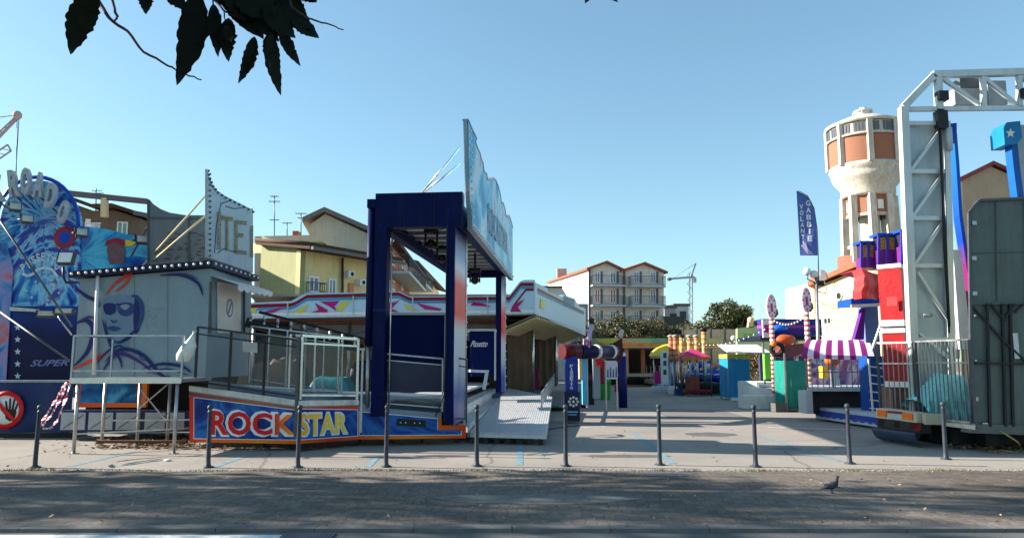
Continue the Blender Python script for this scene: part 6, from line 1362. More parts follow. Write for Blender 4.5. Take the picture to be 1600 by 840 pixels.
def pavilion():
    Y = 52.; root = thing('shop_pavilion', 'low open pavilion with a green and orange painted fascia at the end of the lane', 'pavilion', P(1010, 590, Y) * V((1, 1, 0)))
    MB().bpx(925, 528, 1130, 536, Y, .4).part('fascia', ramp_mat('fascia_green', [(0, srgb(110, 140, 110)), (.3, srgb(170, 140, 110)), (.5, srgb(100, 160, 130)), (.7, srgb(90, 130, 100)), (1, srgb(150, 160, 120))], 0, 6, 13, .5, .5, 1.5), root)
    MB().bpx(925, 536.3, 1130, 541, Y + .05, .4).part('orange_band', mat('orange_band', srgb(190, 120, 50), .5, var=.25), root)
    MB().bpx(920, 541.3, 1135, 543, Y - .8, 5).part('canopy', mat('canopy_beige', srgb(190, 175, 150), .6), root)
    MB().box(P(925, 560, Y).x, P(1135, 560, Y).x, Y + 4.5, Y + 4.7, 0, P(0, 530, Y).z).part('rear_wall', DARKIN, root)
    for px, c in ((976, srgb(205, 150, 125)), (1002, srgb(150, 90, 60)), (1060, srgb(190, 110, 60)), (940, srgb(190, 150, 120))):
        MB().bpx(px, 543.3, px + 6, 590, Y, .4).part('pillar', mat('pillar_%d' % px, c, .6), root)
    MB().bpx(960, 583, 1060, 588, Y - .5, 1).part('step', mat('step_grey', srgb(150, 145, 135), .7), root)
    r2 = thing('stone_bench', 'long low pale concrete kerb bench across the lane end', 'bench', G(1000, 600)); a, b = G(955, 600), G(1022, 602)
    MB().box(a.x, b.x, a.y, a.y + .8, .28, .42).part('seat', mat('bench_concrete', (.45, .42, .38), .8, var=.15), r2)
    for x in (a.x + .4, b.x - .4): MB().box(x - .15, x + .15, a.y + .1, a.y + .7, 0, .28).part('support', mat('bench_concrete', (0, 0, 0)), r2)
    for (px, py, w_, h_, m, lab) in ((985, 588, .5, 1.6, mat('green_bin', srgb(24, 80, 60), .5), 'dark green tall crate before the pavilion'), (996, 600, .6, 1.0, mat('pink_stripe', srgb(190, 140, 140), .6, var=.3, scale=12), 'pinkish striped planter at the left corner of the white kiddie platform')):
        g = G(px + 8, py); r3 = thing('planter', lab, 'planter', g); MB().lathe(g, [(w_ * .42, 0), (w_ * .5, h_ * .8), (w_ * .54, h_ * .82), (w_ * .54, h_ * .9), (w_ * .46, h_ * .9), (.01, h_ * .85)], 12).part('pot', m, r3)
        m_ = MB(); leafball(m_, g + V((0, 0, h_)), w_ * .5, w_ * .5, .25, 160, .06, .1); m_.part('plant', LEAF_DARK, r3)
    r4 = thing('concrete_fence', 'grey concrete panel fence behind the kiddie rides', 'fence', P(1140, 590, 56) * V((1, 1, 0))); Yf = 56.
    CF = mat('concrete_panel', srgb(150, 150, 138), .85, var=.15, scale=.8, dirt=.25)
    for px in range(1068, 1260, 22): MB().bpx(px + .4, 532, px + 21.6, 588, Yf, .12).part('panel', CF, r4)
    for px in range(1068, 1262, 22): MB().bpx(px - .6, 512, px + .8, 590, Yf - .06, .22).part('post', DSTEEL, r4)
    for px in range(1068, 1260, 22): MB().bpx(px + .4, 514, px + 21.6, 531.5, Yf, .12).part('upper_panel', CF, r4)
pavilion()

def kiddie():
    # yellow-roofed carousel
    Y = 42.; c_ = P(1042, 556, Y); root = thing('yellow_carousel', 'small carousel with a yellow domed roof and pale patterned columns', 'carousel', (c_.x, Y, 0)); k = Y / FPX
    zr = P(0, 556, Y).z; zt = P(0, 538, Y).z
    MB().lathe((c_.x + .2, Y, 0), [(33 * k, zr), (30 * k, zr + .22), (22 * k, zr + .45), (10 * k, zt), (.01, zt + .05)], 24).part('roof', YELLOW, root)
    MB().lathe((c_.x + .2, Y, 0), [(31 * k, zr - .02), (31 * k, zr - .12), (29 * k, zr - .12)], 24).part('roof_trim', WHITEC, root)
    MB().lathe((c_.x + .2, Y, 0), [(.01, .35), (30 * k, .35), (30 * k, 0)], 24).part('platform', LGREY, root)
    MB().lathe((c_.x + .2, Y, 0), [(12 * k, .35), (12 * k, zr)], 10, smooth=False).part('drum', mat('pale_blue_drum', srgb(160, 190, 210), .5), root)
    for i in range(8): t = i * math.pi / 4 + .2; MB().tube((c_.x + .2 + math.cos(t) * 28 * k, Y + math.sin(t) * 28 * k, .35), (c_.x + .2 + math.cos(t) * 28 * k, Y + math.sin(t) * 28 * k, zr), .03).part('pole', CHROME, root)
    # totem columns
    STR = ramp_mat('totem_stripes', [(i / 16, srgb(200, 140, 105) if i % 2 else srgb(140, 76, 58)) for i in range(17)], 2, 1.2, 3.4); STR2 = ramp_mat('totem_stripes_yellow', [(i / 16, srgb(205, 172, 105) if i % 2 else srgb(160, 110, 62)) for i in range(17)], 2, 1.2, 3.4)
    for i, (px, m, lab) in enumerate(((1049, STR, 'left'), (1056, STR, 'second'), (1066, STR2, 'third'), (1078, STR2, 'fourth'), (1089, STR2, 'fifth'), (1101, STR2, 'rightmost'))):
        Yc = 40. - i * .25; p = P(px, 560, Yc); zt = P(px, 525 if i != 5 else 518, Yc).z
        r_ = thing('totem_column', {0: 'orange striped totem column at the yellow carousel', 1: 'second orange striped column, right against the first', 2: 'short yellow striped column left of the pink parasol roof', 3: 'yellow striped column behind the top of the pink roof', 4: 'yellow striped column left of the tallest one', 5: 'tallest yellow striped column with a dark lamp on top'}[i], 'column', (p.x, Yc, 0), 'striped totem columns')
        MB().lathe((p.x, Yc, 0), [(.13, 1.75), (.13, zt), (.01, zt)], 12).part('shaft', m, r_); MB().tube((p.x, Yc, .4), (p.x, Yc, 1.76), .06, n=10).part('lower_pole', STEEL, r_); MB().lathe((p.x, Yc, 0), [(.2, 0), (.2, .38), (.14, .42)], 12).part('foot', WHITEC, r_)
        MB().lathe((p.x, Yc, 0), [(.15, zt - .05), (.19, zt), (.15, zt + .06), (.01, zt + .1)] if i != 5 else [(.12, zt), (.2, zt + .06), (.2, zt + .2), (.01, zt + .22)], 12).part('cap', BLACK if i in (2, 5) else MATS['step_grey'], r_)
    r_ = thing('white_totem', 'white panel tower with green windows beside the yellow roof', 'tower', P(1038, 590, 39) * V((1, 1, 0)))
    MB().bpx(1034, 548, 1044, 600, 39, .3).part('tower', WHITEC, r_); [MB().bpx(1036.5, y, 1041.5, y + 8, 38.985, .012).part('window', mat('dark_green', srgb(50, 90, 80), .4), r_) for y in (551, 563, 577)]
    # white deck platform with fence
    a, b, c2, d = G(1005, 600), G(1064, 609), G(1100, 604), G(1055, 590)
    r_ = thing('kiddie_platform', 'low white platform with barrier at the left of the lane rides', 'platform', (a + b) / 2)
    MB().prism([V((p.x, p.y, .12)) for p in (a, b, c2, d)], (0, 0, .28)).part('deck', WHITEC, r_); f_ = MB()
    for p, q in ((a, b), (b, c2)):
        for i in range(9): t = p.lerp(q, i / 8); f_.bar((t.x, t.y, .4), (t.x, t.y, 1.4), .03)
        f_.bar((p.x, p.y, 1.4), (q.x, q.y, 1.4), .04)
    f_.part('barrier', STEEL, r_)
    for px, py, m, lab in ((1030, 592, MAGENTA, 'small magenta ride seat on the white platform'), (1041, 594, YELLOW, 'small yellow ride seat on the white platform')):
        p = P(px, py, 44); r_ = thing('toy_seat', lab, 'ride seat', p, 'small seats on the white platform'); MB().box(p.x - .3, p.x + .3, p.y - .2, p.y + .3, .42, .75).part('seat', m, r_); MB().box(p.x - .3, p.x + .3, p.y + .3, p.y + .4, .42, 1.15).part('backrest', m, r_)
    # pink parasol booth
    Y = 37.; p = P(1087, 560, Y); r_ = thing('pink_roof_booth', 'small booth under a pink hipped canopy in front of blue ride cars', 'booth', (p.x, Y, 0)); k = Y / FPX; z0, z1 = P(0, 557, Y).z, P(0, 543, Y).z
    w_ = 23 * k; q = MB(); ap = V((p.x, Y + .7, z1)); cs = [V((p.x - w_, Y, z0)), V((p.x + w_, Y, z0)), V((p.x + w_, Y + 1.4, z0)), V((p.x - w_, Y + 1.4, z0))]
    for i in range(4): q.face([cs[i], cs[(i + 1) % 4], ap])
    q.part('canopy', mat('pink_canvas', srgb(205, 60, 110), .6, var=.12), r_); q = MB()
    for i in range(4): a_, b_ = cs[i], cs[(i + 1) % 4]; q.face([a_, b_, b_ + V((0, 0, -.14)), a_ + V((0, 0, -.14))])
    q.part('valance', mat('orange_valance', srgb(205, 120, 60), .6), r_)
    for c_ in cs: MB().tube((c_.x, c_.y, 0), c_, .035).part('post', DSTEEL, r_)
    cb = MB().bpx(1075, 588, 1093, 610, Y - .1, .6); cb.part('counter', mat('wood_brown', srgb(120, 62, 50), .6, var=.2), r_); MB().bpx(1072, 609, 1112, 613, Y - .2, .8).part('base', DRED, r_)
    # blue cars
    BCM = mat('ride_blue', srgb(26, 60, 180), .3, var=.2, coat=.4); BC2 = mat('ride_sky', srgb(40, 130, 210), .35, var=.2)
    for i, (px, py, m, lab) in enumerate(((1082, 578, BC2, 'sky blue ride car left under the pink canopy'), (1094, 575, BCM, 'deep blue ride car second from left'), (1108, 574, BC2, 'sky blue ride car with a white top'), (1122, 580, BCM, 'large deep blue ride car with a raised wing'))):
        Yc = 40 - i * .4; c_ = P(px, py, Yc); r_ = thing('blue_ride_car', lab, 'ride car', (c_.x, Yc, .6), 'blue cars of the lane ride')
        q = MB(); n = 14
        prof = [(.01, 0), (.3, .03), (.42, .2), (.4, .42), (.26, .52), (.24, .62)]; q.lathe((c_.x, Yc, .62), prof, n); q.part('hull', m, r_)
        MB().prism([(c_.x + .05, Yc + .25, .9), (c_.x + .4, Yc + .25, 1.0), (c_.x + .62, Yc + .3, 1.75), (c_.x + .45, Yc + .3, 1.72)], (0, .08, 0)).part('wing', m, r_)
        MB().ball((c_.x - .05, Yc, 1.42 + .1 * (i % 2)), .2, 12, (1, .8, .9)).part('head', WHITEC if i == 2 else m if i < 3 else mat('painted_peach', srgb(225, 150, 130), .5), r_)
        MB().prism([(c_.x - .3, Yc - .38, 1.0), (c_.x + .1, Yc - .42, 1.05), (c_.x + .1, Yc - .42, 1.12), (c_.x - .3, Yc - .38, 1.07)], (0, -.02, 0)).part('stripe', WHITEC, r_)
    r_ = thing('ride_turntable', 'dark round turntable carrying the blue ride cars', 'turntable', P(1105, 605, 39.5) * V((1, 1, 0))); c_ = P(1107, 600, 39.8); MB().lathe((c_.x, 39.8, 0), [(1.6, 0.1), (1.75, .45), (1.75, .58), (.01, .6)], 28).part('disc', BLACKM, r_)
    r_ = thing('green_mat', 'flat green mat on the ground left of the teal wrapped kiosk', 'mat', G(1125, 614)); a, b = G(1112, 618), G(1136, 611); MB().box(a.x, b.x, a.y, b.y + .5, .002, .07).part('mat', mat('mat_green', srgb(30, 110, 90), .7), r_)
kiddie()

def wrapped_kiosk(name, label, px0, px1, py0, py1, d, m, awn=False):
    Y = GY(py1 + 1); a, b = P(px0, 600, Y), P(px1, 600, Y); zt = P(0, py0, Y).z; root = thing(name, label, 'kiosk', ((a.x + b.x) / 2, Y, 0))
    MB().box(a.x + .05, b.x - .05, Y + .05, Y + d, .1, zt - .02).part('cabin', DARKIN, root)
    c_ = MB(); wavy_cloth(c_, (a.x, Y, 0), (b.x, Y, 0), .12, zt, .05, 40, 18, px0 * .1, 2); c_.part('front_cloth', m, root)
    c_ = MB(); wavy_cloth(c_, (a.x - .02, Y + d, 0), (a.x, Y, 0), .12, zt, .04, 24, 18, px0 * .2, 2); c_.part('side_cloth', m, root)
    for x, y in ((a.x, Y), (b.x, Y), (a.x, Y + d), (b.x, Y + d)): MB().bar((x, y + .03, 0), (x, y + .03, zt + .25), .05).part('post', STEEL, root)
    return root, a, b, Y, zt
TEALW = mat('cyan_wrap', srgb(24, 130, 178), .45, var=.15, scale=1.2, bump=.25)
root, a, b, Y, zt = wrapped_kiosk('wrapped_kiosk', 'kiosk wrapped in bright cyan cloth under a white awning', 1139, 1172, 560, 624, 1.3, TEALW)
MB().box(a.x - .05, b.x + .05, Y - .04, Y + 1.3, zt + .01, zt + .2).part('yellow_header', mat('lime_yellow', (0, 0, 0)), root)
MB().prism([(a.x - .2, Y - .6, zt + .26), (b.x + .8, Y - .6, zt + .22), (b.x + .8, Y + 1.3, zt + .62), (a.x - .1, Y + 1.3, zt + .62)], (0, 0, .04)).part('awning', mat('awning_white', (.6, .6, .58), .7), root)
MB().box(a.x + .05, b.x - .3, Y - .1, Y + .1, .0, .12).part('ballast', WHITEC, root)
GCL = mat('sea_green_wrap', srgb(22, 124, 112), .5, var=.15, scale=1.2, bump=.25)
wrapped_kiosk('wrapped_kiosk', 'kiosk wrapped in sea green cloth between the two candy striped poles', 1228, 1261, 563, 642, 1.0, GCL)
# white steps
root = thing('white_steps', 'white painted entrance steps left of the sea green kiosk', 'steps', G(1200, 640)); 
for i, (px0, py0, px1, py1, Y) in enumerate(((1166, 618, 1228, 631, 26.8), (1172, 606, 1226, 619, 27.8), (1182, 597, 1226, 607, 28.8))):
    q = MB(); a, b = P(px0, py0, Y), P(px1, py0, Y); q.box(a.x, b.x, Y, Y + (.98 if i < 2 else 2.4), .02, P(0, py0, Y).z); q.part('step', mat('step_white', (.6, .6, .58), .6, dirt=.15), root)

def candy():
    # candy poles with oval badges
    STR = bpy.data.materials.new('candy_stripe'); STR.use_nodes = True; n = STR.node_tree.nodes; l = STR.node_tree.links; g = n.new('ShaderNodeNewGeometry'); sp = n.new('ShaderNodeSeparateXYZ'); l.new(g.outputs['Position'], sp.inputs[0])
    ma = n.new('ShaderNodeMath'); ma.operation = 'MULTIPLY'; ma.inputs[1].default_value = 6.2; l.new(sp.outputs[2], ma.inputs[0]); fr = n.new('ShaderNodeMath'); fr.operation = 'FRACT'; l.new(ma.outputs[0], fr.inputs[0])
    cr = n.new('ShaderNodeValToRGB'); cr.color_ramp.interpolation = 'CONSTANT'; e = cr.color_ramp.elements; e[0].color = (*srgb(225, 205, 175), 1); e[1].position = .5; e[1].color = (*srgb(150, 70, 90), 1); l.new(fr.outputs[0], cr.inputs[0]); l.new(cr.outputs[0], n['Principled BSDF'].inputs['Base Color'])
    MATS['candy'] = STR
    for px, pyb, py0, py1, lab, Y in ((1208, 625, 460, 498, 'striped candy pole with a pink oval badge left of the sea green kiosk', 27.), (1263.5, 625, 449, 488, 'taller striped candy pole with a pink oval badge right of the sea green kiosk', 24.5)):
        p = P(px, 560, Y); k = Y / FPX; root = thing('candy_pole', lab, 'pole', (p.x, Y, .3), 'striped candy poles')
        zc = (P(0, py0, Y).z + P(0, py1, Y).z) / 2; MB().tube((p.x, Y, .2), (p.x, Y, P(0, py1, Y).z + .05), .085, n=14).part('pole', STR, root)
        rx, rz = 7.5 * k, (py1 - py0) / 2 * k
        def ell(s_, d, o): return MB().prism([(p.x + s_ * rx * math.cos(t), Y + o, zc + s_ * rz * math.sin(t)) for t in [i * math.pi / 14 for i in range(28)]], (0, d, 0))
        ell(1, .08, -.08).part('badge', mat('badge_pink', srgb(225, 170, 195), .4), root)
        ell(.86, -.006, -.083).part('badge_ring', mat('badge_white', srgb(235, 225, 225), .4), root)
        q = MB()
        for i in range(8): t = i * math.pi / 4; q.prism([(p.x + rx * .72 * math.cos(t) + s_[0], Y - .092, zc + rz * .72 * math.sin(t) + s_[1]) for s_ in ((-.03, -.03), (.03, -.03), (.03, .03), (-.03, .03))], (0, -.004, 0))
        q.prism([(p.x - .04, Y - .092, zc - .2), (p.x + .05, Y - .092, zc - .18), (p.x + .03, Y - .092, zc + .12), (p.x - .05, Y - .092, zc + .1)], (0, -.004, 0)); q.part('badge_motif', mat('badge_magenta', srgb(200, 70, 120), .4), root)
        MB().bar((p.x + .12, Y + .1, zc - .3), (p.x + .3, Y + .3, zc - .15), .12, .2).part('lamp', BLACKM, root)
    root = thing('pink_signal', 'small pink square badge on a striped post at the left edge of the purple stall', 'badge', P(1198, 560, 28)); MB().bpx(1192, 499, 1203, 527, 28, .1).part('panel', mat('badge_white', (0, 0, 0)), root); MB().bpx(1194, 507, 1201, 519, 27.98, .015).part('disc', MAGENTA, root)
candy()

def purple_stall():
    Y = 29.; root = thing('purple_stall', 'fairground stall with a blue and magenta lit header above the steps', 'stall', P(1240, 600, Y) * V((1, 1, 0)))
    MB().bpx(1190, 498, 1284, 524, Y, .5).part('header', ramp_mat('header_purple', [(0, srgb(40, 40, 120)), (.45, srgb(70, 40, 130)), (.55, srgb(190, 70, 150)), (.65, srgb(60, 40, 120)), (1, srgb(30, 60, 150))], 2, 2.6, 3.4, .35), root)
    MB().bpx(1188, 524.5, 1284, 530, Y - .6, 3).part('roof', DKNAVY, root)
    MB().ball(P(1219, 513, Y - .2), .27, 16, (1.2, .7, .6)).part('blue_dome', mat('dome_blue', srgb(30, 100, 220), .25, coat=.5), root)
    MB().bpx(1195, 553, 1204, 592, Y - .4, .2).part('green_sign', LIME, root); MB().bpx(1204, 563, 1210, 580, Y - .38, .2).part('yellow_sign', YELLOW, root)
    MB().bpx(1188, 555, 1284, 605, Y + 2, .2).part('rear_wall', mat('stall_rear', srgb(60, 60, 90), .6, var=.3), root)
    for px in (1193, 1246, 1282): MB().bpx(px, 530, px + 2.4, 605, Y - .2, .1).part('post', STEEL, root)
    MB().skew(1186, 600, 1290, 604, Y - .5, 3).part('floor', LGREY, root)
    r2 = thing('orange_ornament', 'rounded orange and dark ornament with a black ring hanging before the purple stall', 'ornament', P(1225, 560, 27)); c_ = P(1228, 530, 26.6)
    m_ = MB().ball(c_, .27, 18, (1.3, .7, .7)); m_.v = [(x + .05 * noise.noise(V((x * 3, y * 3, z * 3))), y, z + .06 * noise.noise(V((x * 3 + 9, y * 3, z * 3)))) for x, y, z in m_.v]; m_.part('orange_shell', mat('ornament_orange', srgb(205, 90, 50), .4, var=.2), r2)
    ax = (V((.9, -.3, 0)).normalized(), V((0, 0, 1)), V((-.3, -.9, 0)).normalized()); cc = P(1214, 545, 26.2)
    MB().lathe(cc, [(.14, -.06), (.24, -.06), (.27, 0), (.24, .06), (.14, .06), (.12, 0), (.14, -.06)], 22, ax=ax).part('black_ring', RUBBER, r2)
    MB().prism([P(1222, 540, 26.4), P(1256, 536, 26.8), P(1258, 552, 26.8), P(1228, 560, 26.4), P(1212, 556, 26.4)], (0, .35, 0)).part('brown_body', mat('ornament_brown', srgb(110, 50, 50), .5, var=.2), r2)
    MB().ball(P(1209, 537, 26.1), .1, 10).part('knob', ORANGE, r2)
    MB().tube(P(1240, 540, 27), P(1240, 528, 28.9), .05).part('arm', DSTEEL, r2)
    # green painted building with a figure silhouette behind
    r3 = thing('green_fun_house', 'pale green painted fun house front behind the kiosks', 'fun house', P(1175, 590, 46) * V((1, 1, 0))); Yg = 46.
    MB().prism([P(1152, 590, Yg), P(1152, 513, Yg), P(1196, 507, Yg), P(1210, 507, Yg), P(1210, 590, Yg)], (0, .3, 0)).part('front', mat('pale_green_paint', srgb(176, 196, 130), .6, var=.15, scale=2), r3)
    m_ = MB(); rn = random.Random(3)
    for px in (1163, 1170, 1177, 1184): m_.bpx(px, 521, px + 4.5, 531, Yg - .02, .012)
    m_.part('green_lettering', mat('leaf_green_paint', srgb(120, 180, 90), .6), r3)
    m_ = MB().ball(P(1173, 500, Yg + .2), .22, 10).prism([P(1169, 512, Yg), P(1178, 511, Yg), P(1177, 503, Yg), P(1170, 503, Yg)], (0, .3, 0)); m_.part('peach_ornament', mat('painted_peach2', srgb(225, 185, 150), .5), r3)
    MB().ball(P(1146, 528, 44), .16, 12).part('lamp_globe', WHITEC, r3)
purple_stall()

# lamp post with globes and the feather flag
def lamp_post():
    g = G(1280, 637); Y = g.y; root = thing('lamp_post', 'steel lamp post with white globes beside the feather flag', 'street lamp', g)
    def q(px, py): return P(px, py, Y)
    MB().tube(g, q(1276, 432), .07, .05, n=12).part('pole', STEEL, root)
    MB().path([q(1276, 445), q(1270, 440), q(1262, 436), q(1262, 430)], .025, 8).path([q(1276, 442), q(1274, 436), q(1273, 431)], .025, 8).part('arm', DSTEEL, root)
    for px, py in ((1261, 424), (1272, 428)): MB().ball(q(px, py), .15, 16).part('globe', mat('globe_glass', (.75, .75, .73), .3, var=.04), root)
    fl = MB().bpx(1277, 438, 1288, 446, Y - .1, .3).part('flood_box', BLACKM, root); MB().path([q(1278, 455), q(1290, 458), q(1292, 448)], .02, 6).part('cable_loop', BLACKM, root)
    f = thing('feather_flag', 'blue feather flag with white lettering GABBIE VOLANTI on a slim pole', 'flag', q(1280, 432))
    pole = [q(1279, 440), q(1278.5, 400), q(1277, 360), q(1272, 325), q(1262, 306), q(1250, 299), q(1244.5, 298.5)]
    MB().path(pole, .022, 8, .012).part('pole', DSTEEL, f)
    out = [(1244.5, 299), (1250, 300), (1262, 307), (1272, 326), (1276.5, 360), (1278, 399), (1250, 399), (1248, 360), (1246, 325)]
    FM = mat('flag_blue', srgb(84, 104, 172), .6, var=.15, scale=2)
    # gently curved cloth grid clipped to the outline
    m_ = MB(); n = 26
    def edge(py):
        L = [(299, 1244.5), (325, 1246), (360, 1248), (399, 1250)]; Rr = [(299, 1247), (301, 1252), (307, 1262), (315, 1268), (326, 1272), (360, 1276.5), (399, 1278)]
        def it(T):
            for (y0, x0), (y1, x1) in zip(T, T[1:]):
                if y0 <= py <= y1: return x0 + (x1 - x0) * (py - y0) / (y1 - y0)
            return T[-1][1]
        return it(L), it(Rr)
    def FP(px, py, o=0.):
        a, b = edge(min(399, max(299, py))); s_ = (px - a) / max(1, b - a); return P(px, py, Y - .06 * math.sin(s_ * 3 + py * .03) - o)
    for j in range(n):
        y0, y1 = 299 + 100 * j / n, 299 + 100 * (j + 1) / n; (a0, b0), (a1, b1) = edge(y0), edge(y1)
        for i in range(6): m_.face([FP(a0 + (b0 - a0) * i / 6, y0), FP(a0 + (b0 - a0) * (i + 1) / 6, y0), FP(a1 + (b1 - a1) * (i + 1) / 6, y1), FP(a1 + (b1 - a1) * i / 6, y1)])
    cl = m_.part('cloth', FM, f)
    t_ = MB()
    def col(word, x0, y0, st, w_, h_):
        for i, ch in enumerate(word):
            x = x0 + i * .55; y = y0 + i * st; ww = w_ * .3 if ch == 'I' else w_; x += (w_ - ww) / 2; add_text(t_, ch, FP(x, y + h_, .02), FP(x + ww, y + h_, .02), FP(x, y, .02), .0, V((0, -1, 0)), .03)
    col('GABBIE', 1259, 313, 11, 7.5, 8.5); col('VOLANTI', 1249, 319, 9.5, 6, 7.5)
    t_.part('lettering', WHITEC, cl)
    t_ = MB(); t_.face([FP(*p, .02) for p in [(1251, 384), (1258, 378), (1262, 388), (1272, 397), (1262, 397), (1256, 389)]]); t_.part('painted_streak', mat('streak_lilac', srgb(190, 170, 205), .5), cl)
lamp_post()

def striped_stall():
    # purple and white awning with its booth, railings and black underside
    Y = 21.5; root = thing('striped_awning_stall', 'stall with a purple and white striped awning over railings', 'stall', P(1320, 640, Y) * V((1, 1, 0)))
    a, b = P(1252, 553, Y - .6), P(1366, 556, Y - .6); ta, tb = P(1262, 531, Y + .4), P(1356, 530, Y + .4)
    PS = mat('awning_purple', srgb(140, 40, 120), .6, var=.1); WS = mat('awning_pale', srgb(225, 225, 235), .6, var=.06)
    m_ = MB(); n = 12
    for i in range(n):
        t, t2 = i / n, (i + 1) / n; m_.m(i % 2); A_, B_, C_, D_ = a.lerp(b, t), a.lerp(b, t2), ta.lerp(tb, t2), ta.lerp(tb, t)
        for k in range(4):
            s0, s1 = k / 4, (k + 1) / 4; bow = lambda s_: V((0, 0, .1 * math.sin(math.pi * s_)))
            m_.face([A_.lerp(D_, s0) + bow(s0), B_.lerp(C_, s0) + bow(s0), B_.lerp(C_, s1) + bow(s1), A_.lerp(D_, s1) + bow(s1)])
        m_.face([A_, B_, B_ + V((0, 0, -.12)), A_ + V((0, 0, -.12))])
    m_.m(1).face([a, ta, P(1256, 553, Y + .4)]); m_.m(1).face([b, tb, P(1362, 556, Y + .4)])
    m_.part('awning', [PS, WS], root)
    fz = P(0, 606, Y).z
    MB().skew(1262, 606, 1390, 611, Y, 4).part('floor', LGREY, root)
    MB().skew(1268, 612, 1385, 646, Y + .3, 3.4).part('undercarriage', BLACKM, root)
    MB().bpx(1260, 610, 1270, 646, Y - .1, .6).part('front_pier', LGREY, root)
    for px in (1260, 1300, 1345): MB().bpx(px, 556, px + 2.5, 606, Y + (.3 if px != 1260 else 0), .06).part('post', STEEL, root)
    m_ = MB()
    for z_, w_ in ((fz + .45, .03), (fz + .85, .04)): m_.bar((P(1270, 600, Y).x, Y + .05, z_), (P(1385, 600, Y).x, Y + .05, z_), w_)
    for i in range(14): x = P(1270, 600, Y).x + i * .165; m_.bar((x, Y + .05, fz), (x, Y + .05, fz + .85), .02)
    m_.part('railing', STEEL, root)
    rw = MB().skew(1268, 556, 1390, 604, Y + 3.2, .15).part('rear_panel', airbrush_mat('stall_airbrush', [srgb(60, 60, 110), srgb(130, 90, 150), srgb(200, 170, 170), srgb(90, 150, 190)], 1.4, 2), root)
    MB().bpx(1286, 572, 1294, 590, Y + 1.4, .3).part('yellow_prize_box', YELLOW, root); MB().bpx(1304, 578, 1312, 602, Y + 1.0, .3).part('white_console', WHITEC, root)
    MB().ball(P(1300, 562, Y + 1.2), .22, 12).part('orange_plush', ORANGE, root)
    m_ = MB(); m_.prism([P(1310, 590, Y + 1), P(1318, 590, Y + 1), P(1330, 556, Y + 1), P(1322, 556, Y + 1)], (0, .1, 0)); m_.part('pink_slide', mat('slide_pink', srgb(205, 110, 160), .4), root)
    MB().bpx(1268, 504, 1302, 512, Y + 2, .1).part('wire_top', STEEL, root) if False else None
    w_ = MB()
    for y in (475, 487, 500, 512): w_.tube(P(1284, y, Y + 2.5), P(1378, y + 2, Y + 2.5), .006, n=5)
    w_.part('stay_wires', DSTEEL, root)
    # steps / low stage rails in front
    r2 = thing('stage_steps', 'grey metal steps with tube rails leading under the striped awning', 'steps', G(1345, 655)); a = G(1325, 655)
    for i in range(4): MB().box(a.x + i * .18, a.x + i * .18 + .7, Y - 1.2 + i * .25, Y - .95 + i * .25, .2 + i * .18, .24 + i * .18).part('tread', STEEL, r2)
    MB().path([(a.x, Y - 1.25, .1), (a.x, Y - 1.25, .9), (a.x + .7, Y - .3, 1.6)], .02, 6).path([(a.x + .75, Y - 1.25, .1), (a.x + .75, Y - 1.25, .9), (a.x + 1.4, Y - .3, 1.6)], .02, 6).part('rail', STEEL, r2)
    # blue ladder tower
    r3 = thing('ladder_tower', 'blue ride frame with white ladder rungs behind the red cover', 'ride frame', P(1368, 640, 20) * V((1, 1, 0)))
    MB().bpx(1357, 556, 1384, 642, 20.2, .5).part('blue_box', mat('frame_blue', srgb(20, 70, 140), .4, dirt=.15), r3)
    m_ = MB()
    for i in range(6): m_.bar(P(1359, 572 + i * 13, 20.1), P(1381, 575 + i * 13, 20.1), .03)
    m_.bar(P(1357, 560, 20.1), P(1364, 645, 20.1), .04).part('ladder', WHITE, r3)
    MB().bpx(1352, 478, 1374, 556, 21.5, .4).part('upper_column', mat('upper_grey_blue', srgb(100, 120, 160), .4), r3)
    MB().prism([P(1330, 478, 20.8), P(1378, 476, 20.8), P(1378, 462, 20.8), P(1330, 466, 20.8)], (0, .9, 0)).part('blue_tray', BLUE, r3); MB().prism([P(1330, 480, 20.75), P(1378, 478, 20.75), P(1378, 473, 20.75), P(1330, 475.5, 20.75)], (0, .03, 0)).part('white_edge', WHITEC, r3)
    MB().prism([P(1335, 530, 21), P(1350, 530, 21), P(1352, 482, 21), P(1348, 482, 21)], (0, .2, 0)).part('violet_fin', PURPLE, r3)
    m_ = MB(); [m_.ball(P(1375 - i * 1.6, 510 + i * 4.6, 20), .045, 8) for i in range(8)]; m_.tube(P(1375, 508, 20.05), P(1362, 548, 20.05), .02).part('bulb_string', BULB, r3)
striped_stall()

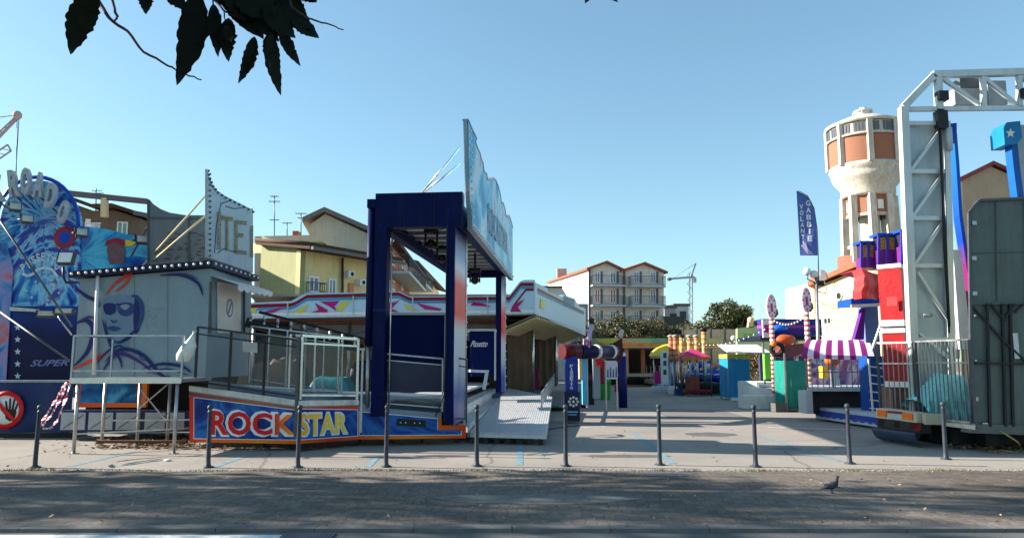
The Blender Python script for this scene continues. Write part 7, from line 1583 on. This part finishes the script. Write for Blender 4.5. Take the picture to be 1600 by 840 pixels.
def drop_cover():
    Y = 17.6; root = thing('red_cover', 'tall red and white weatherproof cover over a ride seat frame', 'cover', P(1400, 650, Y) * V((1, 1, 0)))
    RC = mat('red_vinyl', srgb(178, 22, 30), .5, var=.2, bump=.5, dirt=.15); RC2 = mat('dark_red_vinyl', srgb(150, 22, 30), .45, var=.12, bump=.2)
    # turned to the left so that its faces catch the sun
    A, B, D = P(1376, 500, Y), P(1412, 500, Y - .35), P(1424, 500, Y + .6)
    def band(y0, y1, m, nm, g=0.):
        z1, z0 = P(1376, y0, Y).z, P(1376, y1, Y).z; E = A + (D - B); q = MB()
        c = (A + B + D + E) / 4; pts = [c + (p - c) * (1 + g) for p in (A, B, D, E)]
        q.prism([V((p.x, p.y, z0)) for p in pts], (0, 0, z1 - z0)); return q.part(nm, m, root)
    band(420, 500, RC, 'red_upper', .0); band(414, 420.3, WHITEC, 'white_top', .04); band(500.3, 520, WHITEC, 'white_band', .02); band(520.3, 595, RC2, 'dark_red_lower', -.03); band(595.3, 604, WHITEC, 'white_hem', -.02)
    MB().path([A + V((-.03, -.03, P(0, 510, Y).z - A.z)), B + V((.0, -.04, P(0, 511, Y).z - B.z)), D + V((.03, 0, P(0, 509, Y).z - D.z))], .02, 6).part('strap', DSTEEL, root)
    MB().prism([P(1386, 478, Y - .25), P(1401, 477, Y - .35), P(1401, 463, Y - .35), P(1386, 464, Y - .25)], (0, -.02, 0)).part('label_patch', mat('patch_pink', srgb(210, 80, 80), .5), root)
    MB().box(P(1388, 620, Y).x, P(1418, 620, Y).x, Y - .2, Y + .3, .5, P(0, 604, Y).z).part('base_frame', mat('base_brown', srgb(110, 80, 70), .6, var=.3), root)
    r2 = thing('red_tarpaulin', 'faded red tarpaulin bundled over a tray left of the tall red cover', 'tarpaulin', P(1353, 466, 19.5)); Yt = 19.5
    pts = [(1336, 424), (1352, 421), (1376, 430), (1374, 458), (1345, 465), (1331, 449)]
    m_ = MB(); n = 18; A_, B_, C_ = P(1332, 440, Yt + .1), P(1348, 440, Yt - .45), P(1378, 440, Yt + .25); zt, zm, z0 = P(0, 423, Yt).z, P(0, 452, Yt).z, P(0, 467, Yt).z
    top = (A_ + B_ + C_) / 3 + V((0, .5, 0))
    for (p, q) in ((A_, B_), (B_, C_)):
        k = len(m_.v)
        for i in range(n + 1):
            for j in range(n + 1):
                t, v = i / n, j / n; b = p.lerp(q, t); pull = 0 if v > .45 else (.45 - v) * .55; b = b.lerp(top, pull); z = z0 + (zt - z0) * v - .12 * t * v * (1 if p is B_ else -.3)
                w_ = .045 * noise.noise(V((b.x * 3.5, z * 5, 2))) + .03 * noise.noise(V((b.x * 9, z * 2.5, 5)))
                m_.v.append((b.x + w_, b.y - w_, z))
        for i in range(n):
            for j in range(n): a = k + i * (n + 1) + j; m_.f.append((a, a + n + 1, a + n + 2, a + 1)); m_.mi.append(0); m_.sm.append(True)
    zz = lambda p, f: V((p.x, p.y, zt - f)); m_.face([zz(A_, -.02), zz(B_, 0), zz(C_, .12), zz(C_ + V((-.2, .8, 0)), .1), zz(A_ + V((0, .8, 0)), 0)])
    m_.part('sheet', mat('faded_red_vinyl', srgb(206, 60, 62), .5, var=.15, bump=.2), r2)
    for i, (px0, px1, y0, Yp) in enumerate(((1346, 1368, 380, 19.5), (1373, 1400, 368, 19.2), (1409, 1419, 362, 18.8))):
        r3 = thing('seat_tower', ['purple seat tower with striped headrest above the red tarpaulin', 'wide purple seat tower with striped headrest above the red cover', 'narrow purple seat tower partly behind the white mast'][i], 'ride seat', P((px0 + px1) / 2, 416, Yp), 'purple seat towers')
        MB().bpx(px0 + 1, y0 + 22, px1 - 1, 418, Yp, .35).part('backrest', mat('seat_purple', srgb(110, 40, 120), .4, var=.2), r3); MB().bpx(px0 - 2, y0 - 4, px1 + 2, y0, Yp - .05, .45).part('top_plate', BLUE, r3)
        ym = 2; h_ = MB().bpx(px0 + 1, y0, px1 - 1, y0 + 22, Yp + .03, .3).part('headrest', mat('headrest_dark', srgb(40, 40, 66), .5), r3)
        m_ = MB()
        nst = 7
        for s_ in range(nst):
            yy = y0 + 2 + s_ * 2.8; w_ = px1 - px0 - 4; xm = px0 + 2 + w_ / 2
            for (xa, xb, sg) in ((px0 + 2, xm - 1, 1), (xm + 1, px1 - 2, -1)): m_.prism([P(xa, yy + (2 if sg > 0 else 0), Yp + .01), P(xb, yy + (0 if sg > 0 else 2), Yp + .01), P(xb, yy + 1.2 + (0 if sg > 0 else 2), Yp + .01), P(xa, yy + 1.2 + (2 if sg > 0 else 0), Yp + .01)], (0, -.01, 0))
        m_.part('chevrons', YELLOW, h_)
        for px in (px0, (px0 + px1) / 2, px1): MB().bar(P(px, 418, Yp - .04), P(px, y0, Yp - .04), .06).part('tube', mat('tube_violet', srgb(70, 50, 150), .35), r3)
drop_cover()

def skirt_trailer():
    a, b = G(1275, 656), G(1373, 671); pl = Pl(a, b); root = thing('skirted_trailer', 'low trailer bed with a blue cloth skirt before the striped stall', 'trailer', (a + b) / 2)
    z1, z2 = pl(1275, 638).z, pl(1373, 648).z; z = (z1 + z2) / 2 + .03; th = V((1.6, .25, 0))
    MB().prism([V((a.x, a.y, z - .08)), V((b.x, b.y, z - .08)), V((b.x, b.y, z - .08)) + th, V((a.x, a.y, z - .08)) + th], (0, 0, .08)).part('bed', LGREY, root)
    c_ = MB(); wavy_cloth(c_, a, b, .12, z - .08, .03, 60, 8, 2., 9); c_.part('skirt', mat('skirt_cloth_blue', srgb(52, 66, 150), .6, var=.2, bump=.2), root)
    MB().prism([V((a.x, a.y, .06)), V((b.x, b.y, .06)), V((b.x + .1, b.y, .06)), V((a.x + .1, a.y, .06))], (0, 0, .08)).part('lower_rail', LGREY, root)
    MB().box(a.x + .3, a.x + 1.2, min(a.y, b.y) + .5, max(a.y, b.y), 0.05, z - .1).part('core', BLACKM, root)
    # lorry trailer tail
    Y = 14.9; r2 = thing('trailer_tail', 'rear end of a lorry trailer with orange reflectors and a curved bumper', 'trailer', P(1405, 690, Y) * V((1, 1, 0)))
    L, Rr = P(1371, 640, 16.3), P(1437, 650, 14.9); tl = Pl(L, Rr)
    def tp(px0, y0a, px1, y0b, h, o, d, nm, m, par=r2): return MB().prism([tl(px0, y0a + h, o), tl(px1, y0b + h, o), tl(px1, y0b, o), tl(px0, y0a, o)], tl.n * d).part(nm, m, par)
    tp(1369, 637, 1432, 645, 15, -.3, .3, 'tail_board', mat('tail_cream', srgb(196, 186, 165), .5, dirt=.2))
    tp(1372, 639.5, 1386, 641, 10, .003, .02, 'reflector', ORANGE); tp(1411, 643.5, 1427, 646, 10, .003, .02, 'reflector', ORANGE); tp(1388, 641, 1410, 643, 3, .003, .02, 'red_strip', DRED); tp(1388, 645, 1410, 647.3, 8, .003, .012, 'rear_plate', LGREY)
    tp(1370, 653, 1436, 661, 16, -.25, .24, 'lamp_bar', BLACKM)
    for (p0, p1, m, nm) in ((1372, 1381, DRED, 'tail_light'), (1422, 1436, RED, 'tail_light'), (1396, 1405, mat('number_plate', srgb(180, 140, 60), .5), 'number_plate')): tp(p0, 654 + (p0 - 1370) * .11, p1, 654 + (p1 - 1370) * .11, 10, -.04, .03, nm, m)
    q = MB(); n = 10
    for i in range(n):
        a0, a1 = i / n * math.pi / 2, (i + 1) / n * math.pi / 2
        def cc(px, y, an): p = tl(px, y, .02); return p + tl.n * (.07 - .25 * (1 - math.sin(an + math.pi / 2))) + V((0, 0, -.27 * math.sin(an)))
        q.face([cc(1368, 667, a0), cc(1436, 676, a0), cc(1436, 676, a1), cc(1368, 667, a1)])
    q.part('curved_bumper', mat('bumper_blue_metal', srgb(70, 84, 110), .35, .5), r2)
    MB().prism([tl(1433, 662, -.1), tl(1439, 663, -.1), tl(1439, 647, -.1), tl(1433, 646, -.1)], -tl.n * .5).part('side_plate', mat('tail_cream', (0, 0, 0)), r2)
    for k in (0, 1): c_ = tl(1385 + 38 * k, 668, -.9); MB().tube((c_.x - .1, c_.y + .3, .32), (c_.x + .12, c_.y + .3, .32), .32, n=20).part('wheel', RUBBER, r2)
skirt_trailer()

def gantry():
    Y = 16.2; root = thing('ride_gantry', 'tall silver steel gantry with braced mast and top truss', 'ride gantry', P(1445, 650, Y) * V((1, 1, 0)))
    def q(px, py, d=0.): return P(px, py, Y + d)
    SV = mat('silver_paint', srgb(196, 200, 200), .42, .3, var=.08, dirt=.18)
    MB().bar(q(1411, 168), q(1431, 660), .17, .17).part('outer_post', SV, root)
    MB().bar(q(1478, 190), q(1488, 655), .13, .13).part('inner_post', SV, root)
    MB().prism([q(1420, 193, .1), q(1474, 193, .1), q(1486, 655, .1), q(1436, 660, .1)], (0, .04, 0)).part('mast_panel', mat('mast_panel_grey', srgb(168, 180, 186), .45, .2, var=.06, dirt=.15), root)
    m_ = MB()
    for (y) in (193, 268, 341, 415, 530): m_.bar(q(1418 + (y - 190) * .035, y), q(1478 + (y - 190) * .02, y), .09)
    for a, b in (((1424, 265), (1472, 200)), ((1426, 338), (1472, 273)), ((1430, 412), (1474, 346)), ((1434, 425), (1482, 500)), ((1436, 520), (1484, 560))): m_.bar(q(*a), q(*b), .06)
    m_.part('mast_bracing', SV, root)
    t_ = MB().bar(q(1411, 168), q(1459, 118), .15).bar(q(1457, 117), q(1760, 108), .15).bar(q(1416, 171), q(1760, 167), .10).bar(q(1465, 118), q(1468, 190), .14)
    for px in (1536, 1592, 1650, 1710): t_.bar(q(px, 116), q(px + 1, 168), .10)
    t_.bar(q(1472, 122), q(1530, 164), .08).bar(q(1538, 122), q(1588, 164), .08).bar(q(1598, 122), q(1650, 164), .08)
    t_.part('top_truss', SV, root)
    MB().bar(q(1470, 120, 1.2), q(1760, 112, 1.2), .08).bar(q(1459, 118), q(1470, 120, 1.2), .06).bar(q(1536, 118), q(1536, 118, 1.2), .06).bar(q(1592, 116), q(1592, 114, 1.2), .06).part('rear_truss', SV, root)
    MB().bar(q(1700, 112), q(1712, 660), .16).part('far_post', SV, root)
    GB = mat('equipment_grey', srgb(150, 158, 162), .45, .2, dirt=.15)
    MB().box(q(1492, 0).x + .0, q(1536, 0).x, Y + .2, Y + .8, q(0, 163).z, q(0, 122).z) if False else None
    MB().bpx(1492, 138, 1536, 163, Y + .25, .5).part('equipment_box', GB, root); MB().bpx(1500, 122, 1530, 137.5, Y + .35, .4).part('equipment_box_top', mat('equipment_dark', srgb(90, 96, 100), .5), root); MB().bpx(1544, 126, 1573, 163, Y + .25, .4).part('equipment_box', GB, root)
    MB().tube(q(1467, 175, -.1), q(1483, 510, -.05), .03).path([q(1466, 170, -.1), q(1471, 250, -.12), q(1475, 380, -.1), q(1483, 520, -.1)], .022, 6).part('cable_bundle', BLACK, root)
    MB().ball(q(1470, 178, -.05), .12, 10).bpx(1466, 172, 1482, 200, Y - .15, .2).part('winch', BLACKM, root); MB().tube(q(1482, 200, -.1), q(1484, 235, -.1), .07, n=12).part('motor', LGREY, root)
    for px, py in ((1458, 152), (1586, 148)): MB().box(q(px, 0).x - .11, q(px, 0).x + .11, Y - .15, Y + .05, q(0, py + 7).z, q(0, py - 7).z).part('flood_lamp', BLACKM, root)
    MB().tube(q(1442, 492, -.12), q(1456, 492, -.12), .04).part('bolt_block', STEEL, root)
    # white jack leg right of the mast
    MB().prism([q(1489, 390, .2), q(1502, 390, .2), q(1518, 545, .2), q(1500, 545, .2)], (0, .25, 0)).prism([q(1490, 560, .3), q(1500, 560, .3), q(1500, 440, .3), q(1490, 440, .3)], (0, .2, 0)).part('white_leg', mat('hot_white', (.72, .72, .75), .4, var=.08), root)
    # blue arms
    for i, (pts, lab) in enumerate((([(1487, 196), (1492, 260), (1497, 340), (1510, 430), (1524, 520)], 'slim blue and magenta ride arm right behind the silver mast'), ([(1578, 208), (1583, 260), (1592, 330), (1600, 400)], 'blue ride arm with a white star on its head'))):
        Ya = 17.5 if i == 0 else 17.0; r2 = thing('swing_boom', lab, 'ride arm', P(*pts[-1], Ya), 'blue ride arms'); QQ = [P(*p, Ya) for p in pts]
        gm = ramp_mat('arm_paint_%d' % i, [(0, srgb(150, 30, 90)), (.35, srgb(120, 30, 100)), (.5, srgb(20, 60, 160)), (1, srgb(20, 90, 180))], 2, 2.5, 6.5, .3) if i == 0 else mat('arm_blue', srgb(14, 84, 160), .4)
        m_ = MB()
        for a, b in zip(QQ, QQ[1:]): m_.bar(a, b, .15 if i else .08, .24)
        m_.part('arm', gm, r2)
        if i:
            hp = [(1568, 200), (1574, 191), (1594, 189), (1597, 215), (1588, 226), (1570, 226)]; MB().prism([P(*p, Ya - .2) for p in hp], (0, .5, 0)).part('arm_head', mat('head_cyan', srgb(20, 118, 176), .4), r2)
            MB().face([P(1579 + (8 if j % 2 == 0 else 3.4) * math.sin(j * math.pi / 5), 208 - (8 if j % 2 == 0 else 3.4) * math.cos(j * math.pi / 5), Ya - .215) for j in range(10)]).part('star', WHITEC, r2)
            MB().bpx(1594, 195, 1612, 420, Ya - .1, .3).part('rail', GB, r2)
        else: MB().prism([P(*p, Ya - .15) for p in [(1484, 193), (1495, 192), (1495, 212), (1490, 222), (1485, 220)]], (0, .35, 0)).part('arm_head', BLUE, r2)
    return root
gantry()

def container():
    Y = 14.2; root = thing('grey_container', 'tall dark grey ride housing with chamfered top and black bracing', 'ride housing', P(1560, 690, Y) * V((1, 1, 0)))
    CG = mat('container_grey', srgb(94, 106, 102), .55, .1, var=.16, scale=1.5, dirt=.45)
    def q(px, py, o=0.): return P(px, py, Y - o)
    MB().prism([q(1519, 668), q(1514, 332), q(1530, 313), q(1800, 300), q(1800, 674)], (2.1, 3., 0)).part('housing', CG, root)
    m_ = MB().bar(q(1514, 332, .03), q(1530, 313, .03), .05).bar(q(1530, 313, .03), q(1800, 300, .03), .05).bar(q(1514, 332, .03), q(1519, 668, .03), .05).bar(q(1516, 474, .03), q(1800, 470, .03), .05)
    m_.bar(q(1556, 313, .02), q(1558, 474, .02), .015); m_.part('edge_frame', DSTEEL, root)
    m_ = MB()
    for px in (1542, 1566, 1578): m_.bar(q(px, 474, .05), q(px + 5, 666, .05), .045)
    for a, b in (((1519, 478), (1566, 530)), ((1566, 530), (1640, 600)), ((1585, 474), (1568, 500)), ((1548, 474), (1570, 502)), ((1524, 567), (1800, 570)), ((1600, 474), (1585, 488))): m_.bar(q(*a, .05), q(*b, .05), .035)
    m_.part('black_bracing', BLACKM, root)
    MB().prism([q(1516, 676, .06), q(1800, 686, .06), q(1800, 668, .06), q(1518, 662, .06)], (0, .3, 0)).part('sill_beam', mat('sill_grey', srgb(96, 100, 98), .5, dirt=.3), root)
    [MB().bpx(a_, 676, b_, 697, Y + .6, .3).part('foot', BLACKM, root) for a_, b_ in ((1540, 1560), (1700, 1730))]
    MB().box(q(1530, 600).x, q(1800, 600).x, Y + 1.0, Y + 2.8, .04, .5).part('underside', BLACKM, root)
    m_ = MB(); [m_.ball(q(*p, .05), .03, 8) for p in ((1523, 493), (1524, 563))]; m_.bar(q(1535, 661, .07), q(1543, 661, .07), .02); m_.part('bolts', CHROME, root)
    m_ = MB()
    for px in (1600,): m_.bar(q(px, 314, .02), q(px + 3, 470, .02), .012)
    m_.bar(q(1519, 395, .02), q(1800, 388, .02), .012); m_.part('sheet_seams', DSTEEL, root)
    m_ = MB()
    for px, py in ((1523, 345), (1523, 400), (1524, 455), (1526, 620)): m_.bpx(px - 4, py, px + 3, py + 6, Y - .06, .05)
    m_.part('hinge_blocks', STEEL, root)
    MB().bpx(1584, 520, 1592, 560, Y - .06, .04).part('latch_bar', STEEL, root)
    # yellow hose at the corner
    r2 = thing('hose', 'yellow hose dropping from the grey housing to the ground', 'hose', q(1600, 700)); MB().path([q(1562, 672, .1), q(1575, 680, .2), q(1590, 690, .3), G(1597, 700, .02), G(1588, 706, .02), G(1560, 702, .02)], .014, 8).part('tube', mat('hose_yellow', srgb(170, 150, 80), .5), r2)
container()

# barred fences before the gantry
def fence(A, B, z0, z1, label):
    A, B = V((A.x, A.y, 0)), V((B.x, B.y, 0)); root = thing('barred_fence', label, 'fence', A, 'barred fences before the gantry'); L = (B - A).length; n = int(L / .105)
    MB().bar(A + V((0, 0, z1)), B + V((0, 0, z1)), .035).bar(A + V((0, 0, z0)), B + V((0, 0, z0)), .04).bar(A + V((0, 0, z0 + (z1 - z0) * .72)), B + V((0, 0, z0 + (z1 - z0) * .72)), .03).part('frame', STEEL, root)
    for p in (A, B): MB().bar(p + V((0, 0, z0 - .1)), p + V((0, 0, z1)), .05).part('post', DSTEEL, root)
    m_ = MB()
    for i in range(1, n): p = A.lerp(B, i / n); m_.bar(p + V((0, 0, z0)), p + V((0, 0, z1)), .018)
    m_.part('bars', STEEL, root)
fence(P(1374, 600, 16.6), P(1430, 600, 15.9), P(0, 652, 16.2).z, P(0, 535, 16.2).z, 'barred fence panel before the lower part of the red cover')
fence(P(1434, 600, 15.6), P(1520, 600, 14.1), P(0, 655, 15.0).z, P(0, 532, 14.9).z, 'barred fence panel before the cyan cover')
root = thing('support_beam', 'cream steel edge beam under the barred fence', 'stage edge', P(1440, 655, 15.5)); MB().prism([P(1430, 655, 15.8), P(1524, 664, 14.0), P(1524, 671, 14.0), P(1430, 659, 15.8)], (.05, .3, 0)).part('beam', mat('tail_cream', (0, 0, 0)), root)
MB().prism([P(1432, 653, 15.85), P(1524, 662, 14.05), P(1524, 662, 17), P(1440, 653, 17.8)], (0, 0, -.04)).part('floor', STEEL, root)
def cyan_cover():
    root = thing('cyan_tarpaulin', 'crumpled cyan tarpaulin over machinery behind the barred fence', 'tarpaulin', P(1488, 650, 15.4)); Yc = 15.5; n = 22; m_ = MB()
    x0, x1 = P(1440, 600, Yc).x, P(1520, 600, Yc).x; z0 = .62
    for i in range(n + 1):
        for j in range(n + 1):
            u, v = i / n, j / n; h_ = 1.0 if u > .28 else u / .28 * .9 + .1; h_ = (.35 + .65 * min(1, (u / .55) ** 1.1)) * (1 - max(0, (u - .88) / .12) ** 2 * .25)
            z = z0 + (P(0, 588, Yc).z - z0) * h_ * (1 - max(0, abs(v * 2 - 1) - .5) ** 1.5 * 2.2) + .13 * (abs(noise.noise(V((u * 3.2, v * 2.5, 1)))) - .12) + .05 * abs(noise.noise(V((u * 9, v * 7, 3))))
            m_.v.append((x0 + (x1 - x0) * u, Yc - .2 + 1.1 * v + .12 * abs(noise.noise(V((u * 5, v * 3, 4)))), max(z0, z)))
    for i in range(n):
        for j in range(n): a = i * (n + 1) + j; m_.f.append((a, a + n + 1, a + n + 2, a + 1)); m_.mi.append(0); m_.sm.append(False)
    wavy_cloth(m_, (x0, Yc - .22, 0), (x1, Yc - .22, 0), z0 - .1, z0 + .28, .05, 40, 8, 1., 6)
    m_.part('sheet', mat('cyan_vinyl', srgb(130, 214, 218), .35, spec=.5, var=.18, scale=4, bump=.35), root)
cyan_cover()

# ================================================================== SMALL THINGS
def pigeon():
    g = G(1299, 771); root = thing('pigeon', 'dark pigeon standing on the shaded pavement facing right', 'pigeon', g); root.scale = (.82, .82, .82); m_ = MB(); n = 14
    sp = [((-.165, .075), .006, .018), ((-.12, .085), .012, .026), ((-.07, .10), .028, .034), ((-.02, .115), .048, .045), ((.03, .13), .058, .05), ((.068, .152), .05, .042), ((.088, .185), .032, .028), ((.095, .215), .023, .022), ((.102, .243), .026, .024), ((.112, .262), .022, .021), ((.128, .262), .010, .010), ((.142, .256), .004, .004)]
    k0 = 0
    for i, ((x, z), rz, ry) in enumerate(sp):
        a, b = sp[max(0, i - 1)][0], sp[min(len(sp) - 1, i + 1)][0]; d = V((b[0] - a[0], 0, b[1] - a[1])).normalized(); up = V((-d.z, 0, d.x))
        for j in range(n): t = 2 * math.pi * j / n; p = V((x, 0, z)) + up * rz * math.cos(t) + V((0, 1, 0)) * ry * math.sin(t); m_.v.append(tuple(g + p))
    for i in range(len(sp) - 1):
        for j in range(n): j2 = (j + 1) % n; m_.f.append((i * n + j, i * n + j2, (i + 1) * n + j2, (i + 1) * n + j)); m_.mi.append(0); m_.sm.append(True)
    for s_ in (-1, 1):
        m_.path([g + V((.02, .02 * s_, .09)), g + V((.01, .02 * s_, .045)), g + V((.018, .022 * s_, .008))], .006, 6, .004)
        for dx, dy in ((.035, 0), (.025, .015), (.025, -.015), (-.02, 0)): m_.path([g + V((.018, .022 * s_, .008)), g + V((.018 + dx, .022 * s_ + dy, .007))], .003, 5, .002)
    m_.part('body', mat('pigeon_feathers', (.035, .04, .05), .6, var=.3, scale=30), root)
    for s_ in (-1, 1):
        w_ = MB().ball(g + V((-.02, .042 * s_, .125)), .06, 12, (1.35, .22, .55)); w_.part('wing', mat('pigeon_wing', (.06, .065, .075), .6, var=.3, scale=30), root)
        MB().ball(g + V((.112, .021 * s_, .25)), .004, 6).part('eye', ORANGE, root)
pigeon()

# leaf litter and grass tufts
LIT = leaf_mat('dead_leaves', (.10, .045, .02), (.42, .30, .17))
def litter(regions, name, label):
    m_ = MB(); rn = random.Random(name)
    for (px0, px1, py0, py1, n, s0) in regions:
        for _ in range(n):
            p = G(rn.uniform(px0, px1), rn.uniform(py0, py1)); a = rn.uniform(0, 6.28); s_ = s0 * rn.uniform(.5, 1.3); z = rn.uniform(.01, .05); u = V((math.cos(a), math.sin(a), rn.uniform(-.5, .5))) * s_; v = V((-math.sin(a), math.cos(a), rn.uniform(-.5, .5))) * s_ * .6
            c_ = V((p.x, p.y, z)); m_.face([c_ - u, c_ + v * .9 + V((0, 0, .01)), c_ + u, c_ - v])
    m_.thing(name, LIT, label, 'leaves', base=(0, 0, 0), kind='stuff')
litter([(150, 300, 684, 702, 700, .05), (210, 300, 680, 696, 350, .06), (300, 430, 696, 706, 120, .04), (430, 560, 698, 705, 30, .03), (1478, 1570, 688, 702, 420, .05), (1540, 1600, 700, 710, 60, .05), (60, 150, 690, 712, 25, .04)], 'fallen_leaves', 'heap of dry brown leaves blown under the rides')
litter([(-100, 1700, 735, 825, 260, .025), (-100, 1700, 705, 735, 90, .022), (900, 1400, 600, 700, 60, .03)], 'scattered_leaves', 'single dry leaves scattered over pavement and lot')
GRS = leaf_mat('grass_blades', (.06, .08, .02), (.20, .19, .08)); m_ = MB(); rn = random.Random(9)
def tuft(cx, spread, n, h_):
    for _ in range(n):
        x = cx + rn.gauss(0, spread); y = YB + .02 + .10 * noise.noise(V((x * .5, 3, 0))) + rn.gauss(0, .035); d = V((rn.gauss(0, .3), rn.gauss(0, .3), 1)).normalized(); hh = h_ * rn.uniform(.4, 1.2); s_ = V((rn.uniform(-1, 1), rn.uniform(-1, 1), 0)).normalized() * .005; b = V((x, y, .004)); m_.face([b - s_, b + s_, b + d * hh + V((rn.gauss(0, .02), 0, 0))])
for px, py, lab in BL: tuft(G(px, 735).x, .14, 110, .05)
for _ in range(60): tuft(rn.uniform(-9, 9), .12, 26, .028)
tuft(G(470, 735).x - .3, .5, 300, .045); tuft(G(560, 735).x, .4, 200, .04); tuft(G(40, 735).x, .5, 160, .05)
m_.thing('grass', GRS, 'sparse grass growing along the pavement edge', 'grass', base=(0, 0, 0), kind='stuff')
# crumbling dirt strip along the pavement edge
m_ = MB(); rn = random.Random(2)
for _ in range(900):
    x = rn.uniform(-10, 10); y = YB + .05 + .1 * noise.noise(V((x * .5, 3, 0))) + rn.gauss(0, .06); s_ = rn.uniform(.006, .02); m_.ball((x, y, s_ * .4), s_, 4, (1, 1, .6))
m_.thing('gravel', mat('gravel_grains', (.26, .24, .2), .9, var=.3), 'loose gravel grains along the pavement edge', 'gravel', base=(0, 0, 0), kind='stuff')
# pale litter scraps on the lot
for px, py, lab in ((262, 720, 'crumpled pale paper scrap on the lot right of the terrace legs'), (850, 710, 'pale paper scrap lying left of the lettered post bollard')):
    g = G(px, py); m_ = MB().ball(g + V((0, 0, .02)), .05, 8, (1.4, .9, .35)); m_.v = [(x + .02 * noise.noise(V((x * 60, y * 60, z))), y, z) for x, y, z in m_.v]; m_.thing('paper_scrap', WHITEC, lab, 'paper scrap')

# ================================================================== OVERHEAD STRINGS AND MIDWAY CLUTTER
def cable(a, b, sag, r, label, bulbs=0, m=None):
    a, b = V(a), V(b); n = 20; f = lambda t: a.lerp(b, t) - V((0, 0, sag * 4 * t * (1 - t)))
    root = thing('light_string' if bulbs else 'overhead_cable', label, 'light string' if bulbs else 'cable', a)
    MB().path([f(i / n) for i in range(n + 1)], r, 5).part('wire', RUBBER, root)
    if bulbs:
        q = MB(); [q.ball(f((i + .5) / bulbs) - V((0, 0, .05)), .035, 6) for i in range(bulbs)]; q.part('string_bulbs', m or BULB, root)
cable(P(1066, 528, 39.3), P(1208, 505, 27), .5, .012, 'sagging bulb string from the totem columns to the first candy pole', 22)
cable(P(1208, 498, 27), P(1263, 487, 24.5), .25, .012, 'short bulb string between both candy poles', 12)
cable(P(1280, 470, 26.5), P(1378, 462, 20.8), .35, .012, 'thin cable from the lamp post to the blue tray')
cable(G(905, 664, .02), G(846, 672, .02), -.01, .012, 'black cable lying on the lot between ramp and lettered post')
cable(G(560, 694, .02), G(470, 704, .02), -.01, .012, 'black cable lying on the lot under the yellow lettering')
# crates and cartons by the stalls
def crate(px, py, w_, d_, h_, m, label, ang=0.):
    g = G(px, py); root = thing('crate', label, 'crate', g, 'crates left beside the stalls'); root.rotation_euler = (0, 0, ang)
    q = MB().box(g.x - w_ / 2, g.x + w_ / 2, g.y - d_ / 2, g.y + d_ / 2, .012, .03)
    for x0, x1, y0, y1 in ((-w_ / 2, -w_ / 2 + .02, -d_ / 2, d_ / 2), (w_ / 2 - .02, w_ / 2, -d_ / 2, d_ / 2), (-w_ / 2 + .021, w_ / 2 - .021, -d_ / 2, -d_ / 2 + .02), (-w_ / 2 + .021, w_ / 2 - .021, d_ / 2 - .02, d_ / 2)): q.box(g.x + x0, g.x + x1, g.y + y0, g.y + y1, .031, h_)
    q.part('box', m, root); q = MB(); [q.box(g.x - w_ / 2 - .008, g.x + w_ / 2 + .008, g.y - d_ / 2 - .008, g.y - d_ / 2 - .001, z, z + .025) for z in (.06, h_ * .55, h_ - .03)]; q.part('ribs', m, root)
crate(1062, 617, .5, .4, .32, mat('crate_blue', srgb(30, 60, 120), .5), 'small dark blue crate at the corner of the white platform')
crate(1216, 643, .45, .35, .3, mat('crate_grey', srgb(90, 92, 92), .6), 'small grey crate at the foot of the white steps', .3)
crate(970, 612, .6, .4, .35, DRED, 'small dark red crate right of the green bin', .2)

# poster board and blue figure post behind the football arch
pl = Pl((0, 26.2), (8, 26.2)); root = thing('poster_board', 'pale poster board with blue figures right of the green bin', 'poster board', pl(955, 600) * V((1, 1, 0)) + V((0, 0, .3)))
MB().prism([pl(946, 592), pl(965, 592), pl(965, 563), pl(946, 563)], (0, .05, 0)).part('board', mat('poster_pale', srgb(200, 205, 210), .5, var=.15, scale=2), root)
for i in range(4): x = 948.5 + i * 4.3; MB().prism([pl(x, 589, .004), pl(x + 2.6, 589, .004), pl(x + 2.2, 576 - (i % 2) * 3, .004), pl(x + .6, 576 - (i % 2) * 3, .004)], pl.n * .003).part('painted_figure', mat('poster_blue', srgb(60, 80, 140), .5, var=.3), root)
for px in (947, 964): MB().bar((pl(px, 580).x, 26.28, 0), (pl(px, 580).x, 26.28, pl(px, 563).z), .05).part('leg', STEEL, root)
root = thing('blue_pillar', 'dark blue padded pillar with a white cap right of the poster board', 'pillar', P(973, 600, 28) * V((1, 1, 0)))
MB().tube((P(973, 600, 28).x, 28, 0), (P(973, 600, 28).x, 28, P(0, 556, 28).z), .16, n=14).part('shaft', mat('pad_navy', srgb(16, 26, 90), .5, var=.2), root); MB().ball((P(973, 600, 28).x, 28, P(0, 555, 28).z), .13, 12).part('cap', WHITEC, root)
